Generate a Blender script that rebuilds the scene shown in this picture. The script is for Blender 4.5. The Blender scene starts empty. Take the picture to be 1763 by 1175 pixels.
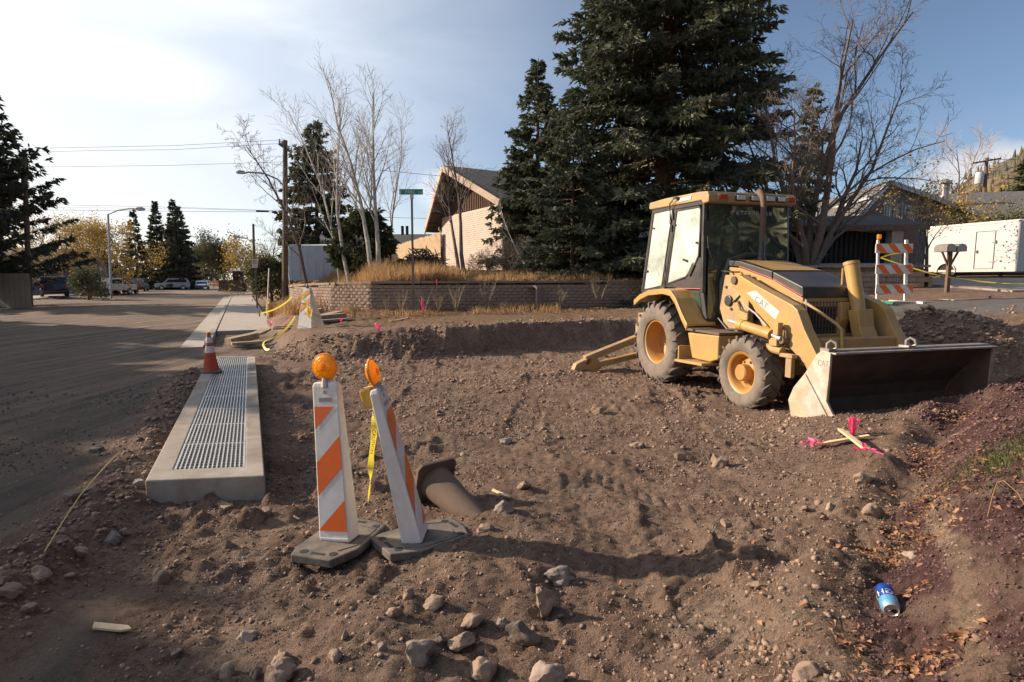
import bpy, math, random
import numpy as np
from mathutils import Vector, Matrix, Euler
random.seed(7); np.random.seed(7)
sc = bpy.context.scene
col = sc.collection
rad = math.radians
PI = math.pi

# ------------------------------------------------------------------ camera, sky, sun, exposure
CAM_Z = 1.7
PITCH = math.atan((587.5-480)/980.0)
cam = bpy.data.cameras.new('camera'); co = bpy.data.objects.new('camera', cam); col.objects.link(co)
cam.sensor_width = 36.0; cam.lens = 980.0/1763*36.0
cam.clip_start = 0.05; cam.clip_end = 4000
co.location = (0, 0, CAM_Z); co.rotation_euler = (PI/2-PITCH, 0, 0)
sc.camera = co
SUN_AZ = rad(77)      # to the left of the viewing direction (+Y)
SUN_EL = rad(22.5)
sundir = Vector((-math.sin(SUN_AZ)*math.cos(SUN_EL), math.cos(SUN_AZ)*math.cos(SUN_EL), math.sin(SUN_EL)))
sd = bpy.data.lights.new('sun', 'SUN'); sd.energy = 5.0; sd.angle = rad(0.55); sd.color = (1.0, 0.83, 0.64)
so = bpy.data.objects.new('sun', sd); col.objects.link(so)
so.rotation_euler = (-sundir).to_track_quat('-Z', 'Y').to_euler(); so.location = (-30, 10, 20)
sc.view_settings.view_transform = 'Standard'; sc.view_settings.look = 'None'
sc.view_settings.gamma = 1.0; sc.view_settings.exposure = 0.78
try: sc.view_settings.use_curve_mapping = False
except Exception: pass
sc.render.engine = 'CYCLES'

def pixdir(u, v):
    a = (u-881.5)/980.0; b = (587.5-v)/980.0
    c, s = math.cos(PITCH), math.sin(PITCH)
    return Vector((a, c+b*s, -s+b*c))

world = bpy.data.worlds.new('World'); sc.world = world; world.use_nodes = True
wn = world.node_tree; wn.nodes.clear()
def N(t, typ, **kw):
    n = t.nodes.new(typ)
    for k, v in kw.items(): setattr(n, k, v)
    return n
def mth(t, op, a, b=None, c=None, clamp=False):
    n = t.nodes.new('ShaderNodeMath'); n.operation = op; n.use_clamp = clamp
    for i, x in enumerate((a, b, c)):
        if x is None: continue
        if isinstance(x, (int, float)): n.inputs[i].default_value = x
        else: t.links.new(x, n.inputs[i])
    return n.outputs[0]
def mixc(t, f, a, b, blend='MIX'):
    n = t.nodes.new('ShaderNodeMix'); n.data_type = 'RGBA'; n.blend_type = blend
    for i, x in ((0, f), (6, a), (7, b)):
        if isinstance(x, (int, float)): n.inputs[i].default_value = x
        elif isinstance(x, tuple): n.inputs[i].default_value = (x[0], x[1], x[2], 1)
        else: t.links.new(x, n.inputs[i])
    return n.outputs[2]
def ramp(t, f, stops):
    n = t.nodes.new('ShaderNodeValToRGB'); cr = n.color_ramp
    while len(cr.elements) < len(stops): cr.elements.new(0.5)
    for e, (p, c) in zip(cr.elements, stops):
        e.position = p; e.color = (c, c, c, 1) if isinstance(c, (int, float)) else (c[0], c[1], c[2], 1)
    t.links.new(f, n.inputs[0]); return n.outputs[0]
def noisen(t, vec, scale, detail=4, rough=0.55, dist=0.0):
    n = t.nodes.new('ShaderNodeTexNoise'); n.inputs['Scale'].default_value = scale
    n.inputs['Detail'].default_value = detail; n.inputs['Roughness'].default_value = rough
    n.inputs['Distortion'].default_value = dist
    if vec is not None: t.links.new(vec, n.inputs['Vector'])
    return n.outputs['Fac']
sky = N(wn, 'ShaderNodeTexSky', sky_type='NISHITA'); sky.sun_disc = False
sky.sun_elevation = SUN_EL; sky.sun_rotation = -SUN_AZ
sky.altitude = 2100; sky.air_density = 1.0; sky.dust_density = 1.2; sky.ozone_density = 1.6
tc = N(wn, 'ShaderNodeTexCoord'); gen = tc.outputs['Generated']
def dotn(vec):
    n = wn.nodes.new('ShaderNodeVectorMath'); n.operation = 'DOT_PRODUCT'
    wn.links.new(gen, n.inputs[0]); n.inputs[1].default_value = vec; return n.outputs['Value']
sep = N(wn, 'ShaderNodeSeparateXYZ'); wn.links.new(gen, sep.inputs[0])
# thin high cirrus veil, thickest around the sun, thinning to clear blue away from it
mp = N(wn, 'ShaderNodeMapping'); mp.inputs['Rotation'].default_value = (0, rad(-8), rad(20)); mp.inputs['Scale'].default_value = (1.6, 1.6, 5.0)
wn.links.new(gen, mp.inputs[0])
streak = noisen(wn, mp.outputs[0], 1.5, 6, 0.55, 0.5)
sunside = dotn(tuple(sundir))
veil = mth(wn, 'ADD', mth(wn, 'MULTIPLY', ramp(wn, sunside, [(-0.1, 0.03), (0.28, 0.16), (0.48, 0.40), (0.66, 0.72), (0.82, 0.97)]), 1.0),
           mth(wn, 'MULTIPLY', ramp(wn, streak, [(0.45, 0.0), (0.75, 1.0)]), ramp(wn, sunside, [(0.18, 0.02), (0.7, 0.35)])), clamp=True)
skyc = mixc(wn, veil, sky.outputs[0], mixc(wn, ramp(wn, sep.outputs[2], [(0.0, 1.0), (0.30, 0.0)]), (7.3, 7.8, 8.4), (9.2, 8.8, 8.1)))
# a lens-shaped bright cloud and a cumulus bank over the hill
def blob(u, v, wu, wv, soft, nscale, namp):
    d = pixdir(u, v).normalized(); r = d.cross(Vector((0, 0, 1))).normalized(); up = r.cross(d)
    a = mth(wn, 'DIVIDE', dotn(tuple(r)), wu/980.0); b = mth(wn, 'DIVIDE', dotn(tuple(up)), wv/980.0)
    q = mth(wn, 'SQRT', mth(wn, 'ADD', mth(wn, 'MULTIPLY', a, a), mth(wn, 'MULTIPLY', b, b)))
    q = mth(wn, 'ADD', q, mth(wn, 'MULTIPLY', mth(wn, 'SUBTRACT', noisen(wn, gen, nscale, 6, 0.6), 0.5), namp))
    m = mth(wn, 'SMOOTH_MIN', 1.0, mth(wn, 'MULTIPLY', mth(wn, 'SUBTRACT', 1.0, q), soft), 0.2)
    m = mth(wn, 'MAXIMUM', m, 0.0)
    return mth(wn, 'MULTIPLY', m, mth(wn, 'GREATER_THAN', dotn(tuple(d)), 0.0))
skyc = mixc(wn, mth(wn, 'MULTIPLY', blob(215, 118, 150, 48, 1.3, 5, 0.9), 0.42, clamp=True), skyc, (11, 10.8, 10.4))
skyc = mixc(wn, mth(wn, 'MULTIPLY', blob(-40, 20, 110, 90, 1.6, 4, 1.0), 0.5, clamp=True), skyc, (8.8, 8.6, 8.2))
skyc = mixc(wn, mth(wn, 'MULTIPLY', blob(370, 5, 60, 16, 1.5, 8, 1.2), 0.3, clamp=True), skyc, (8, 8, 8))
skyc = mixc(wn, mth(wn, 'MULTIPLY', blob(1790, 300, 150, 50, 2.5, 11, 1.0), 0.85, clamp=True), skyc, (6.4, 6.3, 6.4))
skyc = mixc(wn, mth(wn, 'MULTIPLY', blob(760, 330, 60, 40, 1.6, 11, 1.2), 0.5, clamp=True), skyc, (9, 9, 9.2))
bg = N(wn, 'ShaderNodeBackground'); bg.inputs['Strength'].default_value = 0.078
wo = N(wn, 'ShaderNodeOutputWorld'); wn.links.new(skyc, bg.inputs[0]); wn.links.new(bg.outputs[0], wo.inputs[0])

# ------------------------------------------------------------------ helpers
def at(u, v, Y=None, z=None):
    r = pixdir(u, v)
    k = Y/r.y if Y is not None else (z-CAM_Z)/r.z
    return Vector((0, 0, CAM_Z))+r*k
MATS = {}
def mat(name, color, rough=0.8, var=0.25, scale=6.0, dirt=None, dirtamt=0.4, bump=0.0, bscale=40.0, metal=0.0, spec=0.5,
        second=None, secscale=2.0, coat=0.0, transl=0.0, island=0.0, streaks=0.0):
    m = bpy.data.materials.new(name); m.use_nodes = True; t = m.node_tree
    b = t.nodes['Principled BSDF']
    tcn = N(t, 'ShaderNodeTexCoord'); v = tcn.outputs['Object']
    n1 = noisen(t, v, scale, 6, 0.6)
    lo = tuple(max(0, c*(1-var)) for c in color); hi = tuple(c*(1+var) for c in color)
    c = mixc(t, ramp(t, n1, [(0.3, 0.0), (0.7, 1.0)]), lo, hi)
    if second:
        c = mixc(t, ramp(t, noisen(t, v, secscale, 5, 0.6, 0.3), [(0.45, 0.0), (0.62, 1.0)]), c, second)
    if dirt:
        f = mth(t, 'MULTIPLY', ramp(t, noisen(t, v, scale*0.45, 8, 0.68, 0.4), [(0.38, 0.0), (0.68, 1.0)]), dirtamt)
        c = mixc(t, f, c, dirt)
    if streaks:
        mpn = N(t, 'ShaderNodeMapping'); mpn.inputs['Scale'].default_value = (9, 9, 0.7); t.links.new(v, mpn.inputs[0])
        c = mixc(t, mth(t, 'MULTIPLY', ramp(t, noisen(t, mpn.outputs[0], 3, 4, 0.6), [(0.5, 0.0), (0.75, 1.0)]), streaks), c, tuple(x*0.45 for x in color))
    if island:
        g = N(t, 'ShaderNodeNewGeometry')
        c = mixc(t, island, c, mixc(t, g.outputs['Random Per Island'], tuple(x*0.35 for x in color), tuple(x*1.7 for x in color)))
    t.links.new(c, b.inputs['Base Color'])
    b.inputs['Roughness'].default_value = rough; b.inputs['Metallic'].default_value = metal
    b.inputs['Specular IOR Level'].default_value = spec
    if coat: b.inputs['Coat Weight'].default_value = coat
    if bump:
        bn = N(t, 'ShaderNodeBump'); bn.inputs['Strength'].default_value = 1.0; bn.inputs['Distance'].default_value = bump
        t.links.new(noisen(t, v, bscale, 8, 0.65), bn.inputs['Height']); t.links.new(bn.outputs[0], b.inputs['Normal'])
    if transl:
        tr = N(t, 'ShaderNodeBsdfTranslucent'); t.links.new(c, tr.inputs[0]); mx = N(t, 'ShaderNodeMixShader')
        mx.inputs[0].default_value = transl; t.links.new(b.outputs[0], mx.inputs[1]); t.links.new(tr.outputs[0], mx.inputs[2])
        t.links.new(mx.outputs[0], t.nodes['Material Output'].inputs[0])
    MATS[name] = m; return m
def glassmat(name, tint, dust, dustcol=(0.75, 0.78, 0.72), gloss=0.25):
    m = bpy.data.materials.new(name); m.use_nodes = True; t = m.node_tree; t.nodes.clear()
    tr = N(t, 'ShaderNodeBsdfTransparent'); tr.inputs[0].default_value = (*tint, 1)
    gl = N(t, 'ShaderNodeBsdfGlossy'); gl.inputs['Roughness'].default_value = 0.03; gl.inputs[0].default_value = (0.9, 0.95, 0.92, 1)
    df = N(t, 'ShaderNodeBsdfDiffuse'); df.inputs[0].default_value = (*dustcol, 1)
    fr = N(t, 'ShaderNodeFresnel'); fr.inputs[0].default_value = 1.5
    m1 = N(t, 'ShaderNodeMixShader'); t.links.new(mth(t, 'ADD', fr.outputs[0], gloss*0.4, clamp=True), m1.inputs[0])
    t.links.new(tr.outputs[0], m1.inputs[1]); t.links.new(gl.outputs[0], m1.inputs[2])
    tcn = N(t, 'ShaderNodeTexCoord')
    f = mth(t, 'MULTIPLY', ramp(t, noisen(t, tcn.outputs['Object'], 2.2, 8, 0.65), [(0.32, 0.42), (0.62, 1.0)]), dust)
    m2 = N(t, 'ShaderNodeMixShader'); t.links.new(f, m2.inputs[0]); t.links.new(m1.outputs[0], m2.inputs[1]); t.links.new(df.outputs[0], m2.inputs[2])
    o = N(t, 'ShaderNodeOutputMaterial'); t.links.new(m2.outputs[0], o.inputs[0]); MATS[name] = m; return m

class MB:
    def __init__(s): s.v = []; s.f = []; s.m = []; s.mi = 0; s.pieces = []
    def add(s, vs, fs):
        o = len(s.v); q0 = len(s.f); s.v += [tuple(x) for x in vs]; s.f += [tuple(i+o for i in f) for f in fs]; s.m += [s.mi]*len(fs); s.pieces.append((o, len(s.v), q0, len(s.f)))
    def box(s, c, d, rot=None, taper=None):
        hx, hy, hz = d[0]/2, d[1]/2, d[2]/2; vs = []
        for z in (-1, 1):
            k = taper if (taper and z > 0) else 1.0
            for (x, y) in ((-1, -1), (1, -1), (1, 1), (-1, 1)): vs.append(Vector((x*hx*k, y*hy*k, z*hz)))
        if rot is not None:
            R = rot if isinstance(rot, Matrix) else Euler(rot).to_matrix()
            vs = [R @ q for q in vs]
        c = Vector(c); s.add([q+c for q in vs], [(0, 3, 2, 1), (4, 5, 6, 7), (0, 1, 5, 4), (1, 2, 6, 5), (2, 3, 7, 6), (3, 0, 4, 7)])
    def bar(s, p0, p1, w, h, up=(0, 0, 1)):
        p0 = Vector(p0); p1 = Vector(p1); d = p1-p0; L = d.length
        if L < 1e-6: return
        d.normalize(); u = Vector(up); x = d.cross(u)
        if x.length < 1e-4: x = d.cross(Vector((1, 0, 0)))
        x.normalize(); z = x.cross(d); s.box((p0+p1)/2, (w, L, h), Matrix((x, d, z)).transposed())
    def prism(s, poly, fa, fb):
        """poly: list of 2d; fa/fb: functions 2d->3d for both ends"""
        n = len(poly); a = [fa(p) for p in poly]; b = [fb(p) for p in poly]
        s.add(a+b, [tuple(range(n))[::-1], tuple(range(n, 2*n))]+[(i, (i+1) % n, n+(i+1) % n, n+i) for i in range(n)])
    def prism_xz(s, poly, y0, y1): s.prism(poly, lambda p: (p[0], y0, p[1]), lambda p: (p[0], y1, p[1]))
    def prism_xy(s, poly, z0, z1): s.prism(poly, lambda p: (p[0], p[1], z0), lambda p: (p[0], p[1], z1))
    def prism_yz(s, poly, x0, x1): s.prism(poly, lambda p: (x0, p[0], p[1]), lambda p: (x1, p[0], p[1]))
    def tube(s, pts, rs, n=8, caps=True):
        pts = [Vector(p) for p in pts]
        if isinstance(rs, (int, float)): rs = [rs]*len(pts)
        rings = []; ref = None
        for i, p in enumerate(pts):
            if i == 0: d = pts[1]-p
            elif i == len(pts)-1: d = p-pts[i-1]
            else: d = (pts[i+1]-pts[i-1])
            if d.length < 1e-9: d = Vector((0, 0, 1))
            d.normalize()
            if ref is None: ref = d.orthogonal().normalized()
            ref = ref-d*ref.dot(d)
            if ref.length < 1e-5: ref = d.orthogonal()
            ref.normalize(); b = d.cross(ref)
            rings.append([p+(ref*math.cos(2*PI*k/n)+b*math.sin(2*PI*k/n))*rs[i] for k in range(n)])
        vs = [q for r in rings for q in r]; fs = []
        for i in range(len(pts)-1):
            for k in range(n): fs.append((i*n+k, i*n+(k+1) % n, (i+1)*n+(k+1) % n, (i+1)*n+k))
        if caps and n > 2: fs += [tuple(range(n))[::-1], tuple((len(pts)-1)*n+k for k in range(n))]
        s.add(vs, fs)
    def cyl(s, p0, p1, r, n=12, r1=None): s.tube([p0, p1], [r, r if r1 is None else r1], n)
    def lathe(s, prof, c, axis='Z', n=24, close=True):
        """prof: (radius, along) pairs"""
        c = Vector(c); vs = []; m = len(prof)
        for k in range(n):
            a = 2*PI*k/n
            for (r, h) in prof:
                x, y = r*math.cos(a), r*math.sin(a)
                vs.append(c+(Vector((x, y, h)) if axis == 'Z' else Vector((x, h, y)) if axis == 'Y' else Vector((h, x, y))))
        fs = []
        for k in range(n):
            k2 = (k+1) % n
            for i in range(m-1): fs.append((k*m+i, k2*m+i, k2*m+i+1, k*m+i+1))
        s.add(vs, fs)
    def build_each(s, name, mats, parent=None, **k):
        r = []
        for (v0, v1, f0, f1) in s.pieces:
            q = MB(); q.v = s.v[v0:v1]; q.f = [tuple(i-v0 for i in f) for f in s.f[f0:f1]]; q.m = [0]*len(q.f); r.append(q.build(name, mats, parent, **k))
        return r
    def build(s, name, mats, parent=None, smooth=False, bevel=0.0, kind=None, rec=True):
        me = bpy.data.meshes.new(name); me.from_pydata(s.v, [], s.f)
        if not isinstance(mats, (list, tuple)): mats = [mats]
        for m in mats: me.materials.append(m)
        if len(mats) > 1: me.polygons.foreach_set('material_index', s.m)
        me.update()
        if rec:
            import bmesh
            bm = bmesh.new(); bm.from_mesh(me); bmesh.ops.recalc_face_normals(bm, faces=bm.faces); bm.to_mesh(me); bm.free()
        if smooth:
            me.polygons.foreach_set('use_smooth', [True]*len(me.polygons))
            try: me.set_sharp_from_angle(angle=rad(35))
            except Exception: pass
        o = bpy.data.objects.new(name, me); col.objects.link(o)
        if parent is not None: o.parent = parent
        if bevel:
            md = o.modifiers.new('bevel', 'BEVEL'); md.width = bevel; md.segments = 2; md.limit_method = 'ANGLE'; md.angle_limit = rad(40)
            md.harden_normals = False
        if kind: o['kind'] = kind
        return o
def tag(o, label, cat, group=None):
    o['label'] = label; o['category'] = cat
    if group: o['group'] = group
    return o
def empty(name, loc=(0, 0, 0), rz=0.0, label=None, cat=None, group=None, rot=None):
    o = bpy.data.objects.new(name, None); col.objects.link(o); o.location = loc
    o.rotation_euler = rot if rot is not None else (0, 0, rz); o.empty_display_size = 0.3
    if label: tag(o, label, cat, group)
    return o
def npmesh(name, V, Fq, mats, parent=None, smooth=False, kind=None, nside=4):
    """V (n,3), Fq (m,nside)"""
    me = bpy.data.meshes.new(name); V = np.asarray(V, dtype=np.float32); Fq = np.asarray(Fq, dtype=np.int32)
    me.vertices.add(len(V)); me.vertices.foreach_set('co', V.ravel())
    me.loops.add(Fq.size); me.loops.foreach_set('vertex_index', Fq.ravel())
    me.polygons.add(len(Fq)); me.polygons.foreach_set('loop_start', np.arange(0, Fq.size, nside, dtype=np.int32))
    me.polygons.foreach_set('loop_total', np.full(len(Fq), nside, dtype=np.int32))
    if smooth: me.polygons.foreach_set('use_smooth', np.ones(len(Fq), dtype=bool))
    me.update(calc_edges=True)
    if not isinstance(mats, (list, tuple)): mats = [mats]
    for m in mats: me.materials.append(m)
    o = bpy.data.objects.new(name, me); col.objects.link(o)
    if parent is not None: o.parent = parent
    if kind: o['kind'] = kind
    return o
_tc = {}
def text2d(s, size=1.0):
    """letters as flat 2d mesh, left-bottom at origin, cap height = size"""
    if s not in _tc:
        cu = bpy.data.curves.new('t', 'FONT'); cu.body = s; cu.size = 1.0; cu.resolution_u = 3
        o = bpy.data.objects.new('t', cu); col.objects.link(o)
        dg = bpy.context.evaluated_depsgraph_get(); me = bpy.data.meshes.new_from_object(o.evaluated_get(dg))
        vs = np.array([v.co[:2] for v in me.vertices]); fs = [tuple(p.vertices) for p in me.polygons]
        bpy.data.objects.remove(o); bpy.data.curves.remove(cu); bpy.data.meshes.remove(me)
        vs -= vs.min(0); vs /= vs[:, 1].max(); _tc[s] = (vs, fs)
    vs, fs = _tc[s]; return vs*size, fs
def add_text(mb, s, size, fn, sx=1.0, bold=True):
    vs, fs = text2d(s, size); vs = vs.copy(); vs[:, 0] *= sx; w = vs[:, 0].max()
    mb.add([fn(x, y) for x, y in vs], fs); return w

# ------------------------------------------------------------------ terrain height
_rng = np.random.RandomState(3); _P = _rng.permutation(256); _P = np.r_[_P, _P, _P]; _G = _rng.rand(256)*2-1
def vnoise(x, y):
    xi = np.floor(x).astype(np.int64); yi = np.floor(y).astype(np.int64); xf = x-xi; yf = y-yi
    u = xf*xf*xf*(xf*(xf*6-15)+10); v = yf*yf*yf*(yf*(yf*6-15)+10); X = xi & 255; Y = yi & 255
    def h(a, b): return _G[_P[_P[a & 255]+(b & 255)]]
    return (h(X, Y)*(1-u)+h(X+1, Y)*u)*(1-v)+(h(X, Y+1)*(1-u)+h(X+1, Y+1)*u)*v
def fbm(x, y, f, o=4, g=0.5, seed=0.0):
    r = 0; a = 1.0; t = 0
    for i in range(o):
        r = r+a*vnoise(x*f+17.3*i+seed, y*f-9.1*i+seed*1.7); t += a; a *= g; f *= 2.03
    return r/t
def sstep(a, b, x): t = np.clip((x-a)/(b-a), 0, 1); return t*t*(3-2*t)
def tps(pts):
    P = np.array([p[:2] for p in pts], float); z = np.array([p[2] for p in pts], float)
    D = np.sqrt(((P[:, None]-P[None])**2).sum(2)); n = len(P)
    A = np.zeros((n+1, n+1)); A[:n, :n] = D+np.eye(n)*-0.02; A[:n, n] = 1; A[n, :n] = 1
    w = np.linalg.solve(A, np.r_[z, 0])
    def f(x, y):
        r = np.full(x.shape, w[n])
        for i in range(n): r = r+w[i]*np.sqrt((x-P[i, 0])**2+(y-P[i, 1])**2)
        return r
    return f
RD = np.array([-0.429, 0.903]); RN = np.array([0.903, 0.429])     # road direction, its right-hand side
def st2xy(s, t): return (RD[0]*s+RN[0]*t, RD[1]*s+RN[1]*t)
def xy2st(x, y): return x*RD[0]+y*RD[1], x*RN[0]+y*RN[1]
def W(u, v, Y): p = at(u, v, Y=Y); return (p.x, p.y, p.z)
A_pts = [(-3, 3, 0), (-1, 1, 0), (0.3, 2, 0.03), (0, 5, 0), (2, 5, 0), (0, 8, 0), (2, 7.5, -.02), (3.2, 8, -.05), (3.2, 9.8, -.05), (2.4, 10.2, -.04), (4, 7.8, -.05),
         (0, 12, 0), (-3, 11, 0), (6, 12, .25), (3, 14, .05), (-4.5, 12, .05), (-3, 7, 0), (-6, 14, .05), (5, 9.5, -.05),
         tuple(at(1545, 1175, z=.36)), tuple(at(1530, 960, z=.30)), tuple(at(1560, 850, z=.25)), tuple(at(1600, 760, z=.25)), tuple(at(1200, 1120, z=.12)), tuple(at(950, 1060, z=.03)), tuple(at(1250, 900, z=.06)), (2.7, 5.7, .05), (2.5, 6.6, 0),
         W(1370, 735, 5.75), W(1450, 714, 5.75), W(1600, 690, 6.0), W(1763, 660, 6.3), (4.4, 6.7, .08), (5.6, 7.1, .2),
         tuple(at(1763, 1175, z=.72)), tuple(at(1763, 950, z=.74)), tuple(at(1763, 800, z=.78)), tuple(at(1763, 710, z=.80)), (3.4, 2.0, 1.2), (5.5, 4.5, 1.1), (2.5, 0, 1.0), (8, 7, 1.0), (12, 4, 1.4),
         (7.2, 9.0, .55), (9, 10.3, .98), (12, 10.5, 1.12), (11, 13, 1.17), (20, 12, 1.4), (-3, -10, 0), (8, -10, 1.2), (-30, 20, 0), (40, 20, 2)]
B_pts = [(-5.6, 12.6, .36), (-5.3, 14.4, .45), (-3.9, 12.0, .5), (-2.9, 17, .62), (-.5, 14.3, .65), (3.2, 15.5, .64), (-7, 18.5, .5), (-4.4, 18.0, .7), (0, 18.4, .72), (5, 19.5, .8),
         (6.5, 15, .8), (9.6, 14.4, 1.08), (12.2, 16, 1.32), (19, 24, 1.68), (11.7, 13, 1.17), (16, 16, 1.42), (9, 11, 1.0), (13, 10, 1.15), (20, 12, 1.45), (40, 20, 2.0), (14, 20, 1.6),
         (40, 60, 2.6), (-10, 22, .5), (-1, 12.8, .62)]
C_pts = [(-10, 24, 1.2), (-6.5, 20.5, 1.48), (-4.4, 18.7, 1.56), (0, 19, 1.6), (5, 20, 1.65), (8.7, 20.5, 1.8), (9.5, 18.8, 2.05), (13, 18, 2.1), (-5, 22, 1.93), (-.3, 26, 2.1), (8, 26, 2.1),
         (-12, 32, 2.2), (20, 30, 2.2), (-20, 50, 2.2), (20, 60, 2.8), (100, 100, 4), (-60, 200, 2)]
fA, fB, fC = tps(A_pts), tps(B_pts), tps(C_pts)
wall_path = [W(498, 500, 27), W(506, 500, 24), W(528, 500, 21.2), W(572, 500, 19.3), W(640, 500, 18.35), W(720, 500, 18.15), W(850, 500, 18.5), W(1000, 500, 19.1), W(1150, 500, 19.7), W(1330, 500, 20.2)]
wall_path = [(p[0], p[1]) for p in wall_path]
wall2_path = [(8.3, 18.9), (10.0, 18.4), (12.9, 17.7), (13.0, 19.5)]
WX = np.array([p[0] for p in wall_path]+[9.6, 12.8, 13.1]); WY = np.array([p[1] for p in wall_path]+[18.9, 18.0, 60])
BX = np.array([-6.2, -5.3, -4.4, -3.2, -2.0, -1, 1, 3.2, 5, 6.5, 8.5]); BY = np.array([12.9, 12.2, 11.6, 11.3, 11.9, 12.6, 13.7, 14.6, 14.6, 14.0, 12.5])
MOUNDS = []
def mound(u, v, h, rx, ry=None, z=0.0):
    p = at(u, v, z=z); MOUNDS.append((p.x, p.y, h, rx, ry or rx))
for a in ((870, 905, .10, .34, .2), (960, 940, .05, .5, .2), (790, 960, .07, .28), (700, 1050, .05, .35), (640, 1120, .07, .3), (860, 1000, .05, .3), (940, 830, .07, .35, .2), (1010, 800, .05, .4),
          (1180, 740, .06, .45), (1330, 990, .06, .3, .25), (1420, 1100, .07, .25), (1430, 900, .05, .4), (1490, 870, .08, .25), (760, 700, .05, .6), (900, 650, .06, .9, .4),
          (1080, 690, .05, .6, .3), (1300, 830, .04, .5), (560, 760, -.06, .3, .9), (520, 800, -.10, .25, .5), (1120, 1060, -.04, .4, .2), (1200, 960, .03, .5, .2), (690, 800, -.04, .4)):
    mound(*a)
BERM = [at(-120, 1090, z=.1), at(20, 985, z=.1), at(110, 905, z=.1), at(190, 845, z=.1), at(245, 770, z=.1), at(290, 700, z=.1), at(330, 640, z=.1)]
BERM = [(p.x, p.y) for p in BERM]
def polydist(x, y, P):
    best = np.full(x.shape, 1e9)
    for (ax, ay), (bx, by) in zip(P[:-1], P[1:]):
        dx, dy = bx-ax, by-ay; k = np.clip(((x-ax)*dx+(y-ay)*dy)/(dx*dx+dy*dy), 0, 1)
        best = np.minimum(best, np.hypot(x-ax-k*dx, y-ay-k*dy))
    return best
PILE = (6.35, 8.75)
TRACKS = [((.95, 2.0), (1.15, 4.2), .34), ((1.9, 4.9), (2.3, 9.0), .42), ((.1, 5.2), (.55, 11.5), .42), ((-1.3, 4.8), (-1.6, 11), .4), ((2.2, 3.2), (-.6, 6.3), .36)]
_tan = [at(u, v, z=z) for u, v, z in ((1600, 870, .42), (1640, 960, .50), (1662, 1050, .56), (1690, 1180, .62))]; TAN = [(p.x, p.y) for p in _tan]
CHAN = [at(u, v, z=z) for u, v, z in ((1660, 720, .35), (1605, 770, .27), (1590, 830, .27), (1560, 880, .28), (1550, 930, .3), (1545, 1000, .3), (1530, 1060, .33), (1560, 1110, .34), (1590, 1190, .36))]
CHAN = [(p.x, p.y) for p in CHAN]
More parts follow.
